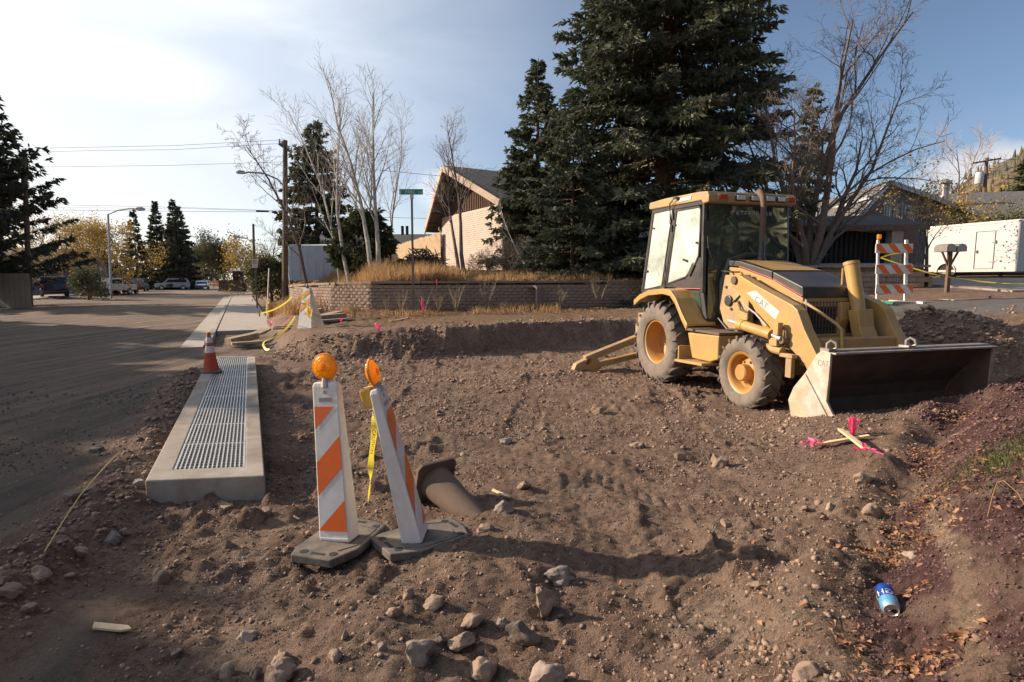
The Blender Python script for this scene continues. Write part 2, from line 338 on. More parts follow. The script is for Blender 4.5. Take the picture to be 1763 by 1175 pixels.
def terrain(x, y, full=False):
    x = np.asarray(x, float); y = np.asarray(y, float)
    s, t = xy2st(x, y)
    zA = fA(x, y); zB = fB(x, y); zC = fC(x, y)
    wob = fbm(x, y, .9, 3, .5, 5)*.35
    db = y-np.interp(x, BX, BY)+wob*sstep(2.0, -2.0, x)+wob*.35
    wid = .35+.9*sstep(-.5, -3.5, x)
    mB = sstep(0, 1, db/wid)*sstep(.5, 1.5, t)
    z = zA*(1-mB)+zB*mB
    dw = (y-np.interp(x, WX, WY))
    slope = 1.0+1.0*sstep(-4.4, -6.5, x); dw = dw/slope
    mC = sstep(.06, .22, dw)*sstep(3.2, 4.4, t)
    z = z*(1-mC)+zC*mC
    # grassy slope between the pavement and the terrace
    tz = sstep(1.1, 6.0, t)*np.clip(zC, 0, 3); mS = sstep(21, 27, s)*sstep(12, -4, x)*(1-sstep(-8.5, -6, x)*sstep(30, 24, s))
    z = z*(1-mS)+tz*mS
    # road zone
    mR = sstep(-.35, -.95, t)*sstep(-2.5, -.8, s-3)
    mR = np.maximum(mR, sstep(1.0, .6, t)*sstep(12.8, 14.5, s))
    zr = -.02-.0002*np.clip(np.abs(t+7.5)-0, 0, 8)**2
    zr = np.where(t < -14.4, .10+np.clip(-t-17, 0, 30)*.02, zr)
    z = z*(1-mR)+zr*mR
    far = sstep(70, 150, np.hypot(x, y)); z = z*(1-far*.0)
    for (mx, my, h, rx, ry) in MOUNDS:
        z = z+h*np.exp(-(((x-mx)/rx)**2+((y-my)/ry)**2))
    # spoil pile beyond the bucket
    q = np.hypot((x-PILE[0])/1.15, (y-PILE[1])/1.0); q2 = np.hypot((x-PILE[0]+1.25)/.75, (y-PILE[1]-.3)/.8)
    pz = np.maximum(.92*np.clip(1-q/1.35, 0, 1)**.8, .62*np.clip(1-q2/1.1, 0, 1)**.85)
    z = z+pz*(1+.25*fbm(x, y, 2.0, 4))
    # berm along the road edge and the little ditch beside it
    bd = polydist(x, y, BERM)
    z = z+.13*np.exp(-(bd/.26)**2)*(1+.9*fbm(x, y, 3.2, 4, .6))
    cd = polydist(x, y, CHAN)+.05*fbm(x, y, 3.0, 2, .5, 41)
    z = z-.085*np.exp(-(cd/.13)**2)+.05*np.exp(-((cd-.30)/.12)**2)*(1+fbm(x, y, 2.5, 3, .6, 42))
    road = mR*(1-np.exp(-(bd/.5)**2))
    bx0 = np.clip(1-np.abs(t+.3)/1.3, 0, 1)*sstep(3.8, 4.6, s)*sstep(13.3, 12.6, s)
    z = z-.05*bx0*sstep(.2, .5, t)
    # digging roughness
    dig = (1-sstep(.0, .8, road))*(1-mC)*(1-sstep(9, 10, x)*sstep(10.2, 11.2, y))
    cind = sstep(.26, .46, zA)*sstep(7.5, 6.4, y)*sstep(.8, 1.3, x)
    cind = cind*(1-np.exp(-((polydist(x, y, TAN)+.08*fbm(x, y, 4, 3, .6, 71))/.045)**2))
    ridge = 1-np.abs(fbm(x, y, 1.7, 4, .55, 3))*2.4
    tracks = np.exp(-((np.mod((x*.45+y*.9), .55)-.27)/.09)**2)*sstep(-.1, .35, fbm(x, y, .45, 2, .5, 8))
    near = np.hypot(x, y)
    patch = .35+1.1*sstep(-.25, .3, fbm(x, y, .55, 3, .5, 51))
    rough = .040*fbm(x, y, 1.1, 3, .5, 1)+patch*(.026*ridge*.5-.020*tracks*sstep(4.8, 6, y)+.038*fbm(x, y, 3.4, 4, .62, 2))+.030*np.abs(fbm(x, y, 8, 4, .65, 4))+.016*fbm(x, y, 24, 3, .65, 6)
    lump = fbm(x, y, 6.0, 4, .6, 11); rough = rough+patch*.13*np.clip(lump-.08, 0, 1)*sstep(-.25, .25, fbm(x, y, .6, 2, .5, 13))
    for (ax, ay), (bx_, by_), wt in TRACKS:
        L_ = math.hypot(bx_-ax, by_-ay); ux, uy = (bx_-ax)/L_, (by_-ay)/L_; la = (x-ax)*ux+(y-ay)*uy; lb = (x-ax)*uy-(y-ay)*ux+.06*np.sin(la*1.3)
        msk = sstep(wt*.5, wt*.38, np.abs(lb))*sstep(-.1, .3, la)*sstep(L_+.1, L_-.3, la)*sstep(-.35, .1, fbm(x, y, .9, 2, .5, 61)); bars = sstep(-.2, .5, np.sin((la+np.abs(lb)*.9)*2*PI/.13))
        rough = rough*(1-.45*msk)-msk*(.004+.016*bars)+.006*np.exp(-((np.abs(lb)-wt*.56)/.04)**2)*sstep(0, .3, la)*sstep(L_, L_-.3, la)
    slump = sstep(0, .5, db/wid)*sstep(1.0, .5, db/wid)*sstep(0, 1, t)
    rough = rough*(1+1.6*slump*sstep(0, -3, x))*(1-.45*cind)*(1-.5*sstep(1.1, 1.6, db/wid)*sstep(.5, 1.5, t))
    z = z+rough*dig
    z = z+cind*(.050*fbm(x, y, 13, 4, .7, 9)+.06*fbm(x, y, 1.6, 2, .5, 10))
    z = z+road*(.012*fbm(x, y, 1.3, 4, .6, 3)+.045*sstep(-5, -1.2, t)*sstep(14, 9, s)*np.clip(fbm(x, y, 2.0, 4, .6, 81), 0, 1)+.010*np.abs(fbm(x, y, 14, 3, .6, 83))*sstep(-7, -3, t)+.006*fbm(x, y, 12, 2, .6, 3)+.012*np.abs(fbm(s*.05, t, 1.6, 3, .5, 2)))*sstep(-14.6, -14, t)
    z = z+mC*(.05*fbm(x, y, 1.5, 3, .5, 7))
    # distant land
    z = z+sstep(250, 900, y)*(-4)
    if full: return z, road, cind, mC, mB, mS, db/wid, s, t
    return z
def H(x, y): return float(terrain(np.array([x]), np.array([y]))[0])
def G(u, v, dz=0.0):
    """where the sight line through pixel (u,v) meets the ground"""
    r = pixdir(u, v); k = np.geomspace(1.2, 400, 900)
    X = r.x*k; Y = r.y*k; Z = CAM_Z+r.z*k; T = terrain(X, Y)
    i = int(np.argmax(Z < T)) or 899
    a, b = k[i-1], k[i]; kk = np.linspace(a, b, 30); Tz = terrain(r.x*kk, r.y*kk); j = int(np.argmax(CAM_Z+r.z*kk < Tz))
    q = kk[j]; return Vector((r.x*q, r.y*q, float(Tz[j])+dz))

def axis_coords(c, half, d0, g, end, neg=True):
    r = [0.0]; x = 0.0
    while x < end:
        d = d0+g*max(0.0, x-half); x += d; r.append(x)
    return np.array(r)
xr = axis_coords(0, 2.8, .028, .026, 1500); xs = np.r_[-xr[1:][::-1], xr]+.3
yy = [1.1]
while yy[-1] < 26: yy.append(yy[-1]+max(.020, .0100*yy[-1]))
while yy[-1] < 2600: yy.append(yy[-1]+.035*yy[-1])
yb = [1.1]
while yb[-1] > -60: yb.append(yb[-1]-max(.08, abs(1.3-yb[-1])*.18))
ys = np.array(yb[::-1][:-1]+yy)
GX, GY = np.meshgrid(xs, ys); sh = GX.shape
Z, mroad, mcind, mterr, mplat, mslope, dbw, S_, T_ = terrain(GX, GY, True)
V = np.stack([GX, GY, Z], -1).reshape(-1, 3)
idx = np.arange(sh[0]*sh[1]).reshape(sh)
Fq = np.stack([idx[:-1, :-1], idx[:-1, 1:], idx[1:, 1:], idx[1:, :-1]], -1).reshape(-1, 4)
cx = (GX[:-1, :-1]+GX[1:, 1:]).ravel()/2; cy = (GY[:-1, :-1]+GY[1:, 1:]).ravel()/2; cs, ct = xy2st(cx, cy)
f_road = (mroad[:-1, :-1].ravel() > .5) & (ct > -14.5) & (ct < -.3) & (cs > 1.0)
f_street = (cx > 8.6) & (cy > 11.3) & (cy < 13.9)
# material zone attribute: R road grey, G cinder, B terrace litter / grass
zone = np.zeros((sh[0], sh[1], 4), np.float32)
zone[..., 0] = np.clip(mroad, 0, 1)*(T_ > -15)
zone[..., 1] = np.clip(mcind, 0, 1)
grassy = np.maximum(mterr, mslope*sstep(1.2, 2.5, T_)); grassy = np.maximum(grassy, sstep(-17, -18.5, T_)*(S_ > 0))
grassy = np.maximum(grassy, sstep(1.3, 2.6, dbw)*.55*sstep(1, 3, T_)*sstep(7, 4, GX))
zone[..., 2] = grassy; zone[..., 3] = 1

def ground_mat():
    m = bpy.data.materials.new('dug_soil'); m.use_nodes = True; t = m.node_tree; b = t.nodes['Principled BSDF']
    tcn = N(t, 'ShaderNodeTexCoord'); v = tcn.outputs['Object']
    at_ = N(t, 'ShaderNodeAttribute', attribute_name='zone'); sp = N(t, 'ShaderNodeSeparateColor'); t.links.new(at_.outputs['Color'], sp.inputs[0])
    n0 = noisen(t, v, .55, 6, .6, .4); n1 = noisen(t, v, 3.0, 8, .62); n2 = noisen(t, v, 22, 8, .7); n3 = noisen(t, v, 120, 4, .7)
    dirt = mixc(t, ramp(t, n1, [(.3, 0.), (.7, 1.)]), (.180, .114, .084), (.370, .255, .188))
    dirt = mixc(t, mth(t, 'MULTIPLY', ramp(t, n0, [(.45, 0.), (.7, 1.)]), .6), dirt, (.245, .150, .110))
    dirt = mixc(t, mth(t, 'MULTIPLY', ramp(t, noisen(t, v, 1.3, 7, .65, .6), [(.55, 0.), (.68, 1.)]), .55), dirt, (.36, .285, .215))
    dirt = mixc(t, mth(t, 'MULTIPLY', ramp(t, n2, [(.38, 1.), (.52, 0.)]), .62), dirt, (.070, .048, .038))
    dirt = mixc(t, mth(t, 'MULTIPLY', ramp(t, n3, [(.54, 0.), (.70, 1.)]), .50), dirt, (.42, .335, .265))
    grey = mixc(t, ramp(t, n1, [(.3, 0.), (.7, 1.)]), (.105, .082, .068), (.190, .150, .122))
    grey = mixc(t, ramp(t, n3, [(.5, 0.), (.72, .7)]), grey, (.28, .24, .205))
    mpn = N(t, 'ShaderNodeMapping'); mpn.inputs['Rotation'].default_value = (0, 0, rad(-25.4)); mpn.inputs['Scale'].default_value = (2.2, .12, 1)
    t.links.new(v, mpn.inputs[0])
    grey = mixc(t, mth(t, 'MULTIPLY', ramp(t, noisen(t, mpn.outputs[0], 1.6, 5, .6), [(.40, 0.), (.62, 1.)]), .75), grey, (.33, .235, .175))  # dusty tan streaks, also painting in sunlit bands along the road
    cin = mixc(t, ramp(t, n2, [(.3, 0.), (.68, 1.)]), (.050, .026, .026), (.175, .098, .088))
    cin = mixc(t, mth(t, 'MULTIPLY', ramp(t, noisen(t, v, 1.9, 7, .6, .8), [(.56, 0.), (.66, 1.)]), .6), cin, (.27, .19, .14))
    lit = mixc(t, ramp(t, noisen(t, v, 5, 8, .7), [(.35, 0.), (.65, 1.)]), (.10, .062, .038), (.30, .185, .095))
    lit = mixc(t, mth(t, 'MULTIPLY', ramp(t, noisen(t, v, .8, 4, .6), [(.52, 0.), (.68, 1.)]), .6), lit, (.11, .12, .045))
    edge = mth(t, 'MULTIPLY', mth(t, 'SUBTRACT', n1, .5), .9)
    def w(ch): return mth(t, 'MULTIPLY', mth(t, 'SUBTRACT', mth(t, 'ADD', sp.outputs[ch], edge), .3), 2.5, clamp=True)
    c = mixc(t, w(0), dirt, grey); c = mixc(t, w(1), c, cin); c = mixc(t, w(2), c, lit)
    t.links.new(c, b.inputs['Base Color']); b.inputs['Roughness'].default_value = .95; b.inputs['Specular IOR Level'].default_value = .15
    b1 = N(t, 'ShaderNodeBump'); b1.inputs['Distance'].default_value = .045; b1.inputs['Strength'].default_value = .9; t.links.new(n2, b1.inputs['Height'])
    b2 = N(t, 'ShaderNodeBump'); b2.inputs['Distance'].default_value = .030; b2.inputs['Strength'].default_value = 1.0; t.links.new(n3, b2.inputs['Height'])
    t.links.new(b1.outputs[0], b2.inputs['Normal']); t.links.new(b2.outputs[0], b.inputs['Normal'])
    return m
M_ground = ground_mat()
M_asph = mat('worn_asphalt', (.085, .080, .078), .9, .3, 9, dirt=(.22, .16, .12), dirtamt=.35, bump=.006, bscale=90)
def sub(name, sel, m, kind='structure'):
    F = Fq[sel]; used, inv = np.unique(F.ravel(), return_inverse=True)
    o = npmesh(name, V[used], inv.reshape(-1, 4), m, smooth=True, kind=kind)
    ca = o.data.color_attributes.new('zone', 'FLOAT_COLOR', 'POINT'); ca.data.foreach_set('color', zone.reshape(-1, 4)[used].ravel())
    return o
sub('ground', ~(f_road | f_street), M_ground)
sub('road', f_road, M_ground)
sub('side_street', f_street, M_asph)

# ------------------------------------------------------------------ materials
DUST = (.30, .21, .15)
M_conc = mat('concrete', (.34, .30, .26), .9, .16, 3.2, dirt=(.17, .115, .08), dirtamt=.95, bump=.004, bscale=60)
M_conc_l = mat('new_concrete', (.37, .33, .29), .9, .12, 4, dirt=(.30, .22, .16), dirtamt=.6, bump=.003, bscale=50)
M_steel = mat('galvanised_steel', (.50, .49, .47), .45, .15, 20, metal=.45, dirt=(.3, .24, .2), dirtamt=.35)
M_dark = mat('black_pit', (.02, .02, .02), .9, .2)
M_yel = mat('machine_yellow', (.44, .262, .075), .42, .12, 5, dirt=(.31, .215, .14), dirtamt=.75, bump=.0008, bscale=60, spec=.35, streaks=.2)
M_yel2 = mat('dusty_yellow', (.42, .26, .085), .6, .15, 6, dirt=(.26, .18, .125), dirtamt=.9, bump=.002, bscale=60)
M_rim = mat('rim_yellow', (.42, .19, .03), .5, .15, 6, dirt=(.34, .23, .14), dirtamt=.5)
M_blk = mat('black_paint', (.030, .030, .032), .4, .2, 8, dirt=(.16, .12, .09), dirtamt=.35)
M_rub = mat('tyre_rubber', (.055, .050, .047), .85, .25, 9, dirt=(.20, .155, .12), dirtamt=.75, bump=.002, bscale=50)
M_rubw = mat('dusty_rubber', (.13, .108, .09), .9, .25, 8, dirt=(.24, .185, .145), dirtamt=.8, bump=.002, bscale=50)
M_metal = mat('worn_metal', (.34, .31, .29), .45, .3, 12, metal=.6, dirt=DUST, dirtamt=.4)
M_scoop = mat('scoured_bucket_steel', (.46, .41, .36), .5, .3, 7, metal=.35, dirt=(.50, .31, .10), dirtamt=.55, bump=.002)
M_rust = mat('rusty_dark_steel', (.115, .076, .055), .8, .35, 4, dirt=(.16, .10, .07), dirtamt=.6, bump=.003)
M_white = mat('white_plastic', (.70, .66, .63), .5, .08, 7, dirt=(.42, .34, .29), dirtamt=.42, bump=.001, streaks=.12)
M_org = mat('orange_sheeting', (.82, .13, .015), .45, .08, 10, dirt=(.45, .14, .05), dirtamt=.45)
M_wsheet = mat('white_sheeting', (.68, .65, .64), .45, .06, 10, dirt=(.40, .33, .29), dirtamt=.6, streaks=.15)
M_yorg = mat('faded_orange_sheeting', (.72, .27, .05), .5, .1, 10, dirt=(.4, .25, .1), dirtamt=.3)
M_rubbase = mat('recycled_rubber', (.088, .078, .070), .9, .2, 12, dirt=(.25, .19, .145), dirtamt=.75, bump=.002)
M_cone = mat('cone_orange', (.50, .06, .014), .6, .12, 9, dirt=(.25, .10, .05), dirtamt=.6)
M_conedirty = mat('muddy_cone', (.105, .068, .05), .85, .25, 6, dirt=(.13, .09, .066), dirtamt=.95, bump=.002)
M_tape = mat('yellow_tape', (.80, .66, .06), .45, .1, 12, transl=.35)
M_ink = mat('black_ink', (.03, .03, .03), .6, .1)
M_wood = mat('weathered_board', (.34, .245, .16), .8, .25, 9, dirt=(.18, .13, .09), dirtamt=.5, bump=.002)
M_woodn = mat('pale_lath', (.62, .46, .28), .7, .15, 14)
M_pink = mat('pink_flagging', (.95, .10, .28), .5, .1, 10, transl=.3)
M_gsign = mat('sign_green', (.012, .20, .10), .45, .12, 8)
M_pole = mat('dark_timber_pole', (.13, .085, .06), .85, .3, 9, bump=.004, streaks=.3)
M_post = mat('sign_post_steel', (.16, .14, .12), .6, .2, 9, metal=.4)
M_grey = mat('grey_paint', (.42, .44, .46), .6, .12, 7, dirt=(.3, .28, .26), dirtamt=.3)
M_bark = mat('grey_bark', (.13, .10, .085), .9, .3, 12, bump=.006, bscale=25)
M_aspen = mat('aspen_bark', (.48, .44, .39), .8, .12, 8, second=(.30, .27, .24), secscale=7, bump=.003)
M_twig = mat('bare_twig', (.15, .115, .095), .9, .2, 6)
M_twiga = mat('aspen_twig', (.25, .21, .18), .9, .2, 6)
M_spruce = mat('spruce_needles', (.115, .132, .085), .7, .35, .8, second=(.15, .15, .09), secscale=1.3, transl=.22, island=.35)
M_spruce2 = mat('dark_spruce_needles', (.10, .10, .065), .8, .35, .8, transl=.2, island=.35)
M_pine = mat('pine_needles', (.11, .12, .055), .75, .3, 1.2, transl=.15, island=.4)
M_yleaf = mat('autumn_leaves', (.46, .30, .07), .8, .35, .7, second=(.22, .18, .06), secscale=.5, transl=.3, island=.4)
M_oleaf = mat('olive_leaves', (.10, .105, .045), .8, .35, .7, second=(.20, .14, .05), secscale=.6, transl=.2, island=.4)
M_straw = mat('dry_grass', (.44, .28, .13), .8, .25, .9, second=(.34, .19, .085), secscale=1.1, transl=.3, island=.4)
M_weed = mat('dry_weeds', (.26, .20, .135), .85, .3, 1.5, transl=.2, island=.4)
M_lawn = mat('lawn_grass', (.07, .095, .028), .8, .3, 3, second=(.16, .15, .05), secscale=4, transl=.3, island=.3)
M_leaf = mat('fallen_leaf', (.30, .145, .075), .75, .4, 14, second=(.46, .28, .165), secscale=9, transl=.2, island=.45)
M_block = mat('retaining_block', (.27, .195, .150), .95, .25, 1.2, dirt=(.17, .115, .085), dirtamt=.6, bump=.012, bscale=26, island=.22)
M_brick = mat('pale_painted_brick', (.50, .40, .34), .85, .07, 2, dirt=(.56, .44, .36), dirtamt=.5, bump=.003, bscale=40)
M_brownwood = mat('brown_wood_siding', (.165, .100, .070), .85, .2, 6, streaks=.3)  # brown timber of slats, rafters, gutter and dark-house fascia
M_fascia = mat('tan_fascia', (.44, .33, .25), .8, .15, 6, dirt=(.3, .2, .14), dirtamt=.4)
M_shingle = mat('grey_shingle', (.105, .098, .095), .95, .3, 5, dirt=(.17, .15, .14), dirtamt=.5, bump=.01, bscale=12)
M_dkroof = mat('dark_roof', (.055, .055, .060), .9, .2, 3, bump=.005)
M_gsiding = mat('bluegrey_siding', (.17, .18, .20), .8, .12, 4, streaks=.15)
M_dksiding = mat('dark_brown_siding', (.032, .026, .023), .85, .25, 5)
M_fence = mat('cedar_fence', (.42, .29, .17), .85, .2, 4, streaks=.35)
M_shed = mat('metal_shed', (.50, .54, .60), .55, .08, 3, streaks=.2, metal=.2)
M_trailer = mat('trailer_white', (.46, .46, .47), .35, .04, 2, dirt=(.5, .46, .42), dirtamt=.25)
M_hyd = mat('hydrant_yellow', (.60, .33, .04), .55, .12, 8, dirt=(.3, .2, .1), dirtamt=.4)
M_blue = mat('can_blue', (.02, .09, .42), .22, .1, 10, metal=.55, spec=.7)
M_lblue = mat('can_light_blue', (.20, .50, .78), .22, .1, 10, metal=.55, spec=.7)
M_alu = mat('aluminium', (.62, .56, .52), .3, .1, 10, metal=.7)
M_rock = mat('tan_rock', (.25, .172, .125), .95, .22, 6, dirt=(.22, .155, .115), dirtamt=.6, bump=.012, bscale=14)
M_rockg = mat('grey_rock', (.20, .168, .145), .95, .22, 6, dirt=(.24, .17, .13), dirtamt=.5, bump=.010, bscale=16)
M_rockw = mat('pinkish_pale_rock', (.29, .22, .18), .95, .15, 6, dirt=(.30, .22, .17), dirtamt=.5, bump=.010, bscale=16)
M_rockd = mat('dark_rock', (.10, .075, .062), .95, .25, 6, dirt=(.19, .135, .10), dirtamt=.6, bump=.012, bscale=16)
M_hill = mat('forested_hill', (.075, .070, .050), .95, .4, .03, second=(.16, .11, .055), secscale=.02)
M_stone = mat('stacked_stone', (.20, .14, .11), .95, .25, 5, bump=.01, bscale=20, island=.3)
G_side = glassmat('dusty_side_glass', (.45, .50, .47), .80, (.66, .70, .65), .3)
G_front = glassmat('dusty_windscreen', (.42, .50, .42), .16, (.30, .34, .28), .02)
G_car = glassmat('car_glass', (.08, .09, .1), .1, (.3, .3, .3), .3)
def lampmat(name, c, e):
    m = bpy.data.materials.new(name); m.use_nodes = True; t = m.node_tree; b = t.nodes['Principled BSDF']
    tcn = N(t, 'ShaderNodeTexCoord'); vo = N(t, 'ShaderNodeTexVoronoi'); vo.inputs['Scale'].default_value = 70; t.links.new(tcn.outputs['Object'], vo.inputs['Vector'])
    b.inputs['Base Color'].default_value = (*c, 1); b.inputs['Roughness'].default_value = .18
    b.inputs['Transmission Weight'].default_value = .0; b.inputs['Coat Weight'].default_value = .6
    bn = N(t, 'ShaderNodeBump'); bn.inputs['Distance'].default_value = .004; t.links.new(vo.outputs['Distance'], bn.inputs['Height']); t.links.new(bn.outputs[0], b.inputs['Normal'])
    tr = N(t, 'ShaderNodeBsdfTranslucent'); tr.inputs[0].default_value = (min(1, c[0]*1.2), c[1]*1.2, c[2], 1); mx = N(t, 'ShaderNodeMixShader'); mx.inputs[0].default_value = .55
    t.links.new(b.outputs[0], mx.inputs[1]); t.links.new(tr.outputs[0], mx.inputs[2]); t.links.new(mx.outputs[0], t.nodes['Material Output'].inputs[0]); MATS[name] = m; return m
M_amber = lampmat('amber_lens', (1.0, .44, .012), 0)
M_redl = mat('red_lens', (.45, .04, .02), .25, .1); M_clear = mat('lamp_glass', (.60, .58, .54), .2, .1)

# ------------------------------------------------------------------ the backhoe loader
def build_backhoe():
    t = empty('backhoe_loader', (3.434, 9.826, -.045), -1.297, 'yellow and black backhoe loader with closed cab and wide front bucket on dug soil', 'backhoe loader')
    def P(name, mb, m, parent=t, **k): return mb.build(name, m, parent, **k)
    # frame, engine, belly
    b = MB(); b.box((.55, 0, .78), (3.5, .62, .46)); b.box((-1.05, 0, .72), (.5, 1.5, .36)); b.box((2.1, 0, .56), (.26, 1.3, .24)); b.box((0, 0, .68), (.3, 1.3, .3))
    b.box((2.35, 0, .86), (.5, .86, .35)); b.box((1.5, 0, 1.0), (1.5, .8, .3)); P('chassis', b, M_yel2, bevel=.02)
    b = MB(); b.box((1.75, 0, 1.25), (1.35, .62, .6)); b.box((1.2, -.36, 1.3), (.22, .16, .4)); b.box((1.75, -.33, 1.15), (.3, .1, .3)); b.tube([(1.1, -.5, 1.45), (1.35, -.55, 1.2), (1.55, -.5, .95)], .022, 6)
    b.tube([(1.05, -.6, 1.15), (1.3, -.62, 1.0), (1.6, -.6, 1.02), (1.9, -.7, 1.08)], .018, 6); b.cyl((1.28, -.62, 1.42), (1.28, -.5, 1.42), .08, 14); P('engine', b, M_blk, bevel=.01)
    # hood
    hp = [(1.05, 2.02), (1.3, 2.0), (2.03, 1.83), (2.55, 1.64)]
    b = MB(); b.prism_xz([(1.05, 1.92), (1.3, 1.90), (2.03, 1.72), (2.56, 1.50), (2.56, 1.38), (2.1, 1.52), (1.55, 1.30), (1.05, 1.35)], -.45, .45); P('hood_side', b, M_yel, bevel=.012)
    b = MB(); b.prism_xz([(2.01, 1.84), (2.56, 1.64), (2.575, 1.50), (2.01, 1.735)], -.462, .462); P('hood_nose', b, M_blk, bevel=.015)
    b = MB(); b.prism_xz([(1.05, 2.02), (1.3, 2.0), (1.99, 1.845), (1.99, 1.74), (1.3, 1.92), (1.05, 1.93)], -.457, .457); P('hood_band', b, M_blk, bevel=.012)
    b = MB(); b.add([(1.07, -.36, 2.03), (1.3, -.36, 2.008), (1.3, .36, 2.008), (1.07, .36, 2.03), (1.95, -.40, 1.862), (1.95, .40, 1.862)], [(0, 1, 2, 3), (1, 4, 5, 2)]); P('hood_top', b, M_yel)
    M_strip = mat('pink_red_strip', (.55, .16, .13), .5, .1)
    b = MB()
    for k in (0, .022):
        b.add([(1.3, -.464, 1.932-k), (2.0, -.464, 1.752-k), (2.0, -.464, 1.744-k), (1.3, -.464, 1.924-k)], [(0, 1, 2, 3)])
        b.add([(2.02, -.466, 1.748-k), (2.56, -.466, 1.53-k), (2.56, -.466, 1.522-k), (2.02, -.466, 1.740-k)], [(0, 1, 2, 3)])
    P('hood_stripe', b, M_strip)
    b = MB(); b.box((2.54, 0, 1.12), (.03, .84, .72)); P('grille', b, M_dark)
    b = MB()
    for i in range(16): b.box((2.562, -.38+i*.0507, 1.13), (.012, .010, .66))
    for i in range(9): b.box((2.564, 0, .84+i*.075), (.008, .80, .008))
    P('grille_bars', b, M_rust)
    b = MB(); b.tube([(2.575, -.42, 1.48), (2.60, -.43, 1.44), (2.60, -.43, 1.22), (2.575, -.43, 1.20)], .012, 6); P('hood_latch', b, M_steel)
    b = MB(); b.box((2.62, 0, .80), (.2, .84, .34)); b.box((2.66, 0, .98), (.1, .9, .05)); P('front_bumper', b, M_yel2, bevel=.015)
    # exhaust
    b = MB(); b.lathe([(.075, 1.98), (.07, 2.04), (.05, 2.08), (.046, 2.3)], (1.2, 0, 0), n=14); P('exhaust_base', b, M_blk, smooth=True)
    b = MB(); b.tube([(1.2, 0, 2.05), (1.2, 0, 2.86), (1.17, 0, 2.97), (1.10, 0, 3.04), (1.08, 0, 3.05)], [.043, .043, .047, .05, .05], 14); P('exhaust_stack', b, M_rust, smooth=True)
    # air duct / rear cowl in front of windscreen
    b = MB(); b.tube([(1.0, -.50, 1.2), (1.0, -.52, 1.7), (1.02, -.42, 2.02), (1.05, -.15, 2.10), (1.05, .3, 2.08)], .045, 10); P('air_pipe', b, M_blk, smooth=True)
    # cab frame
    yc = .74
    b = MB()
    for s in (-1, 1):
        y = s*yc
        b.bar((-.72, y, 2.95), (-1.03, y*1.02, 1.50), .05, .05)
        b.bar((.02, y, 2.93), (-.27, y*1.02, 1.55), .06, .07)
        b.bar((.80, y, 2.92), (.86, y*1.02, 1.52), .06, .09); b.bar((.86, y*1.02, 1.52), (.95, y, 1.12), .05, .08)
        b.bar((-.72, y, 2.93), (.84, y, 2.90), .05, .07, up=(0, 0, 1))
        b.bar((-1.03, y*1.02, 1.50), (-.3, y*1.02, 1.58), .05, .05)
    b.bar((.84, -.74, 2.88), (.84, .74, 2.88), .05, .07); b.bar((.95, -.74, 1.12), (.95, .74, 1.12), .06, .06)
    b.bar((-.72, -.74, 2.93), (-.72, .74, 2.93), .05, .06); b.bar((-1.03, -.74, 1.5), (-1.03, .74, 1.5), .06, .08)
    b.box((0, 0, 1.10), (1.9, 1.4, .10)); b.box((-.55, 0, 1.3), (.9, 1.3, .35))
    P('cab_frame', b, M_blk, bevel=.012)
    # lower door panel of the near side
    for s in (-1, 1):
        y0, y1 = s*.735, s*.765
        b = MB(); b.prism_xz([(.40, 1.77), (.62, 1.93), (.74, 2.07), (.79, 2.07), (.86, 1.58), (-.25, 1.60), (-.2, 1.645), (.38, 1.74)], y0, y1); P('door_panel', b, M_blk, bevel=.006)
        b = MB(); b.prism_xz([(.14, 1.56), (.80, 1.56), (.93, 1.16), (.46, 1.16)], y0*1.0, y1*.99)
        pn = P('lower_panel', b, M_blk, bevel=.006)
        b = MB(); b.prism_xz([(.20, 1.53), (.78, 1.53), (.89, 1.19), (.50, 1.19)], y1*.992, y1*1.004); P('lower_window', b, G_front, parent=pn)
        b = MB(); b.prism_xz([(.12, 1.592), (.84, 1.592), (.84, 1.583), (.12, 1.583)], y1*1.003, y1*1.008); P('door_stripe', b, M_strip)
        b = MB(); b.bar((.50, y1*1.02, 1.80), (.63, y1*1.02, 1.98), .02, .075); P('door_handle', b, M_blk, bevel=.006)
        gp = [(.065, 2.86), (.70, 2.85), (.745, 2.80), (.75, 2.50), (.73, 2.10), (.62, 1.94), (.40, 1.775), (-.18, 1.65)]
        b = MB(); b.prism_xz(gp, s*.752, s*.758); g = P('door_window', b, G_side)
        b = MB()
        gpc = gp+[gp[0]]
        for a, c in zip(gpc[:-1], gpc[1:]): b.bar((a[0], s*.768, a[1]), (c[0], s*.768, c[1]), .016, .024)
        P('window_seal', b, M_blk, parent=g)
        rp = [(-.68, 2.90), (-.06, 2.90), (-.34, 1.62), (-.98, 1.54)]
        b = MB(); b.prism_xz(rp, s*.752, s*.758); g = P('rear_side_window', b, G_side)
        b = MB(); rpc = rp+[rp[0]]
        for a, c in zip(rpc[:-1], rpc[1:]): b.bar((a[0], s*.766, a[1]), (c[0], s*.766, c[1]), .014, .018)
        P('window_seal', b, M_blk, parent=g)
        b = MB()
        for (x, z) in ((-.66, 2.63), (-.92, 1.87), (-.95, 1.78), (-.04, 2.75), (.67, 2.30), (-.20, 1.84), (.04, 2.63)): b.cyl((x, s*.76, z), (x, s*.785, z), .018, 8)
        for (x, z) in ((-.02, 2.78), (-.05, 2.58), (-.22, 1.92), (-.25, 1.72)): b.box((x, s*.78, z), (.035, .03, .11))
        b.box((.37, s*.775, 2.04), (.11, .03, .03), (0, .25, 0)); b.box((-.88, s*.775, 1.88), (.10, .03, .03)); P('hinges_and_catches', b, M_blk, kind='stuff')
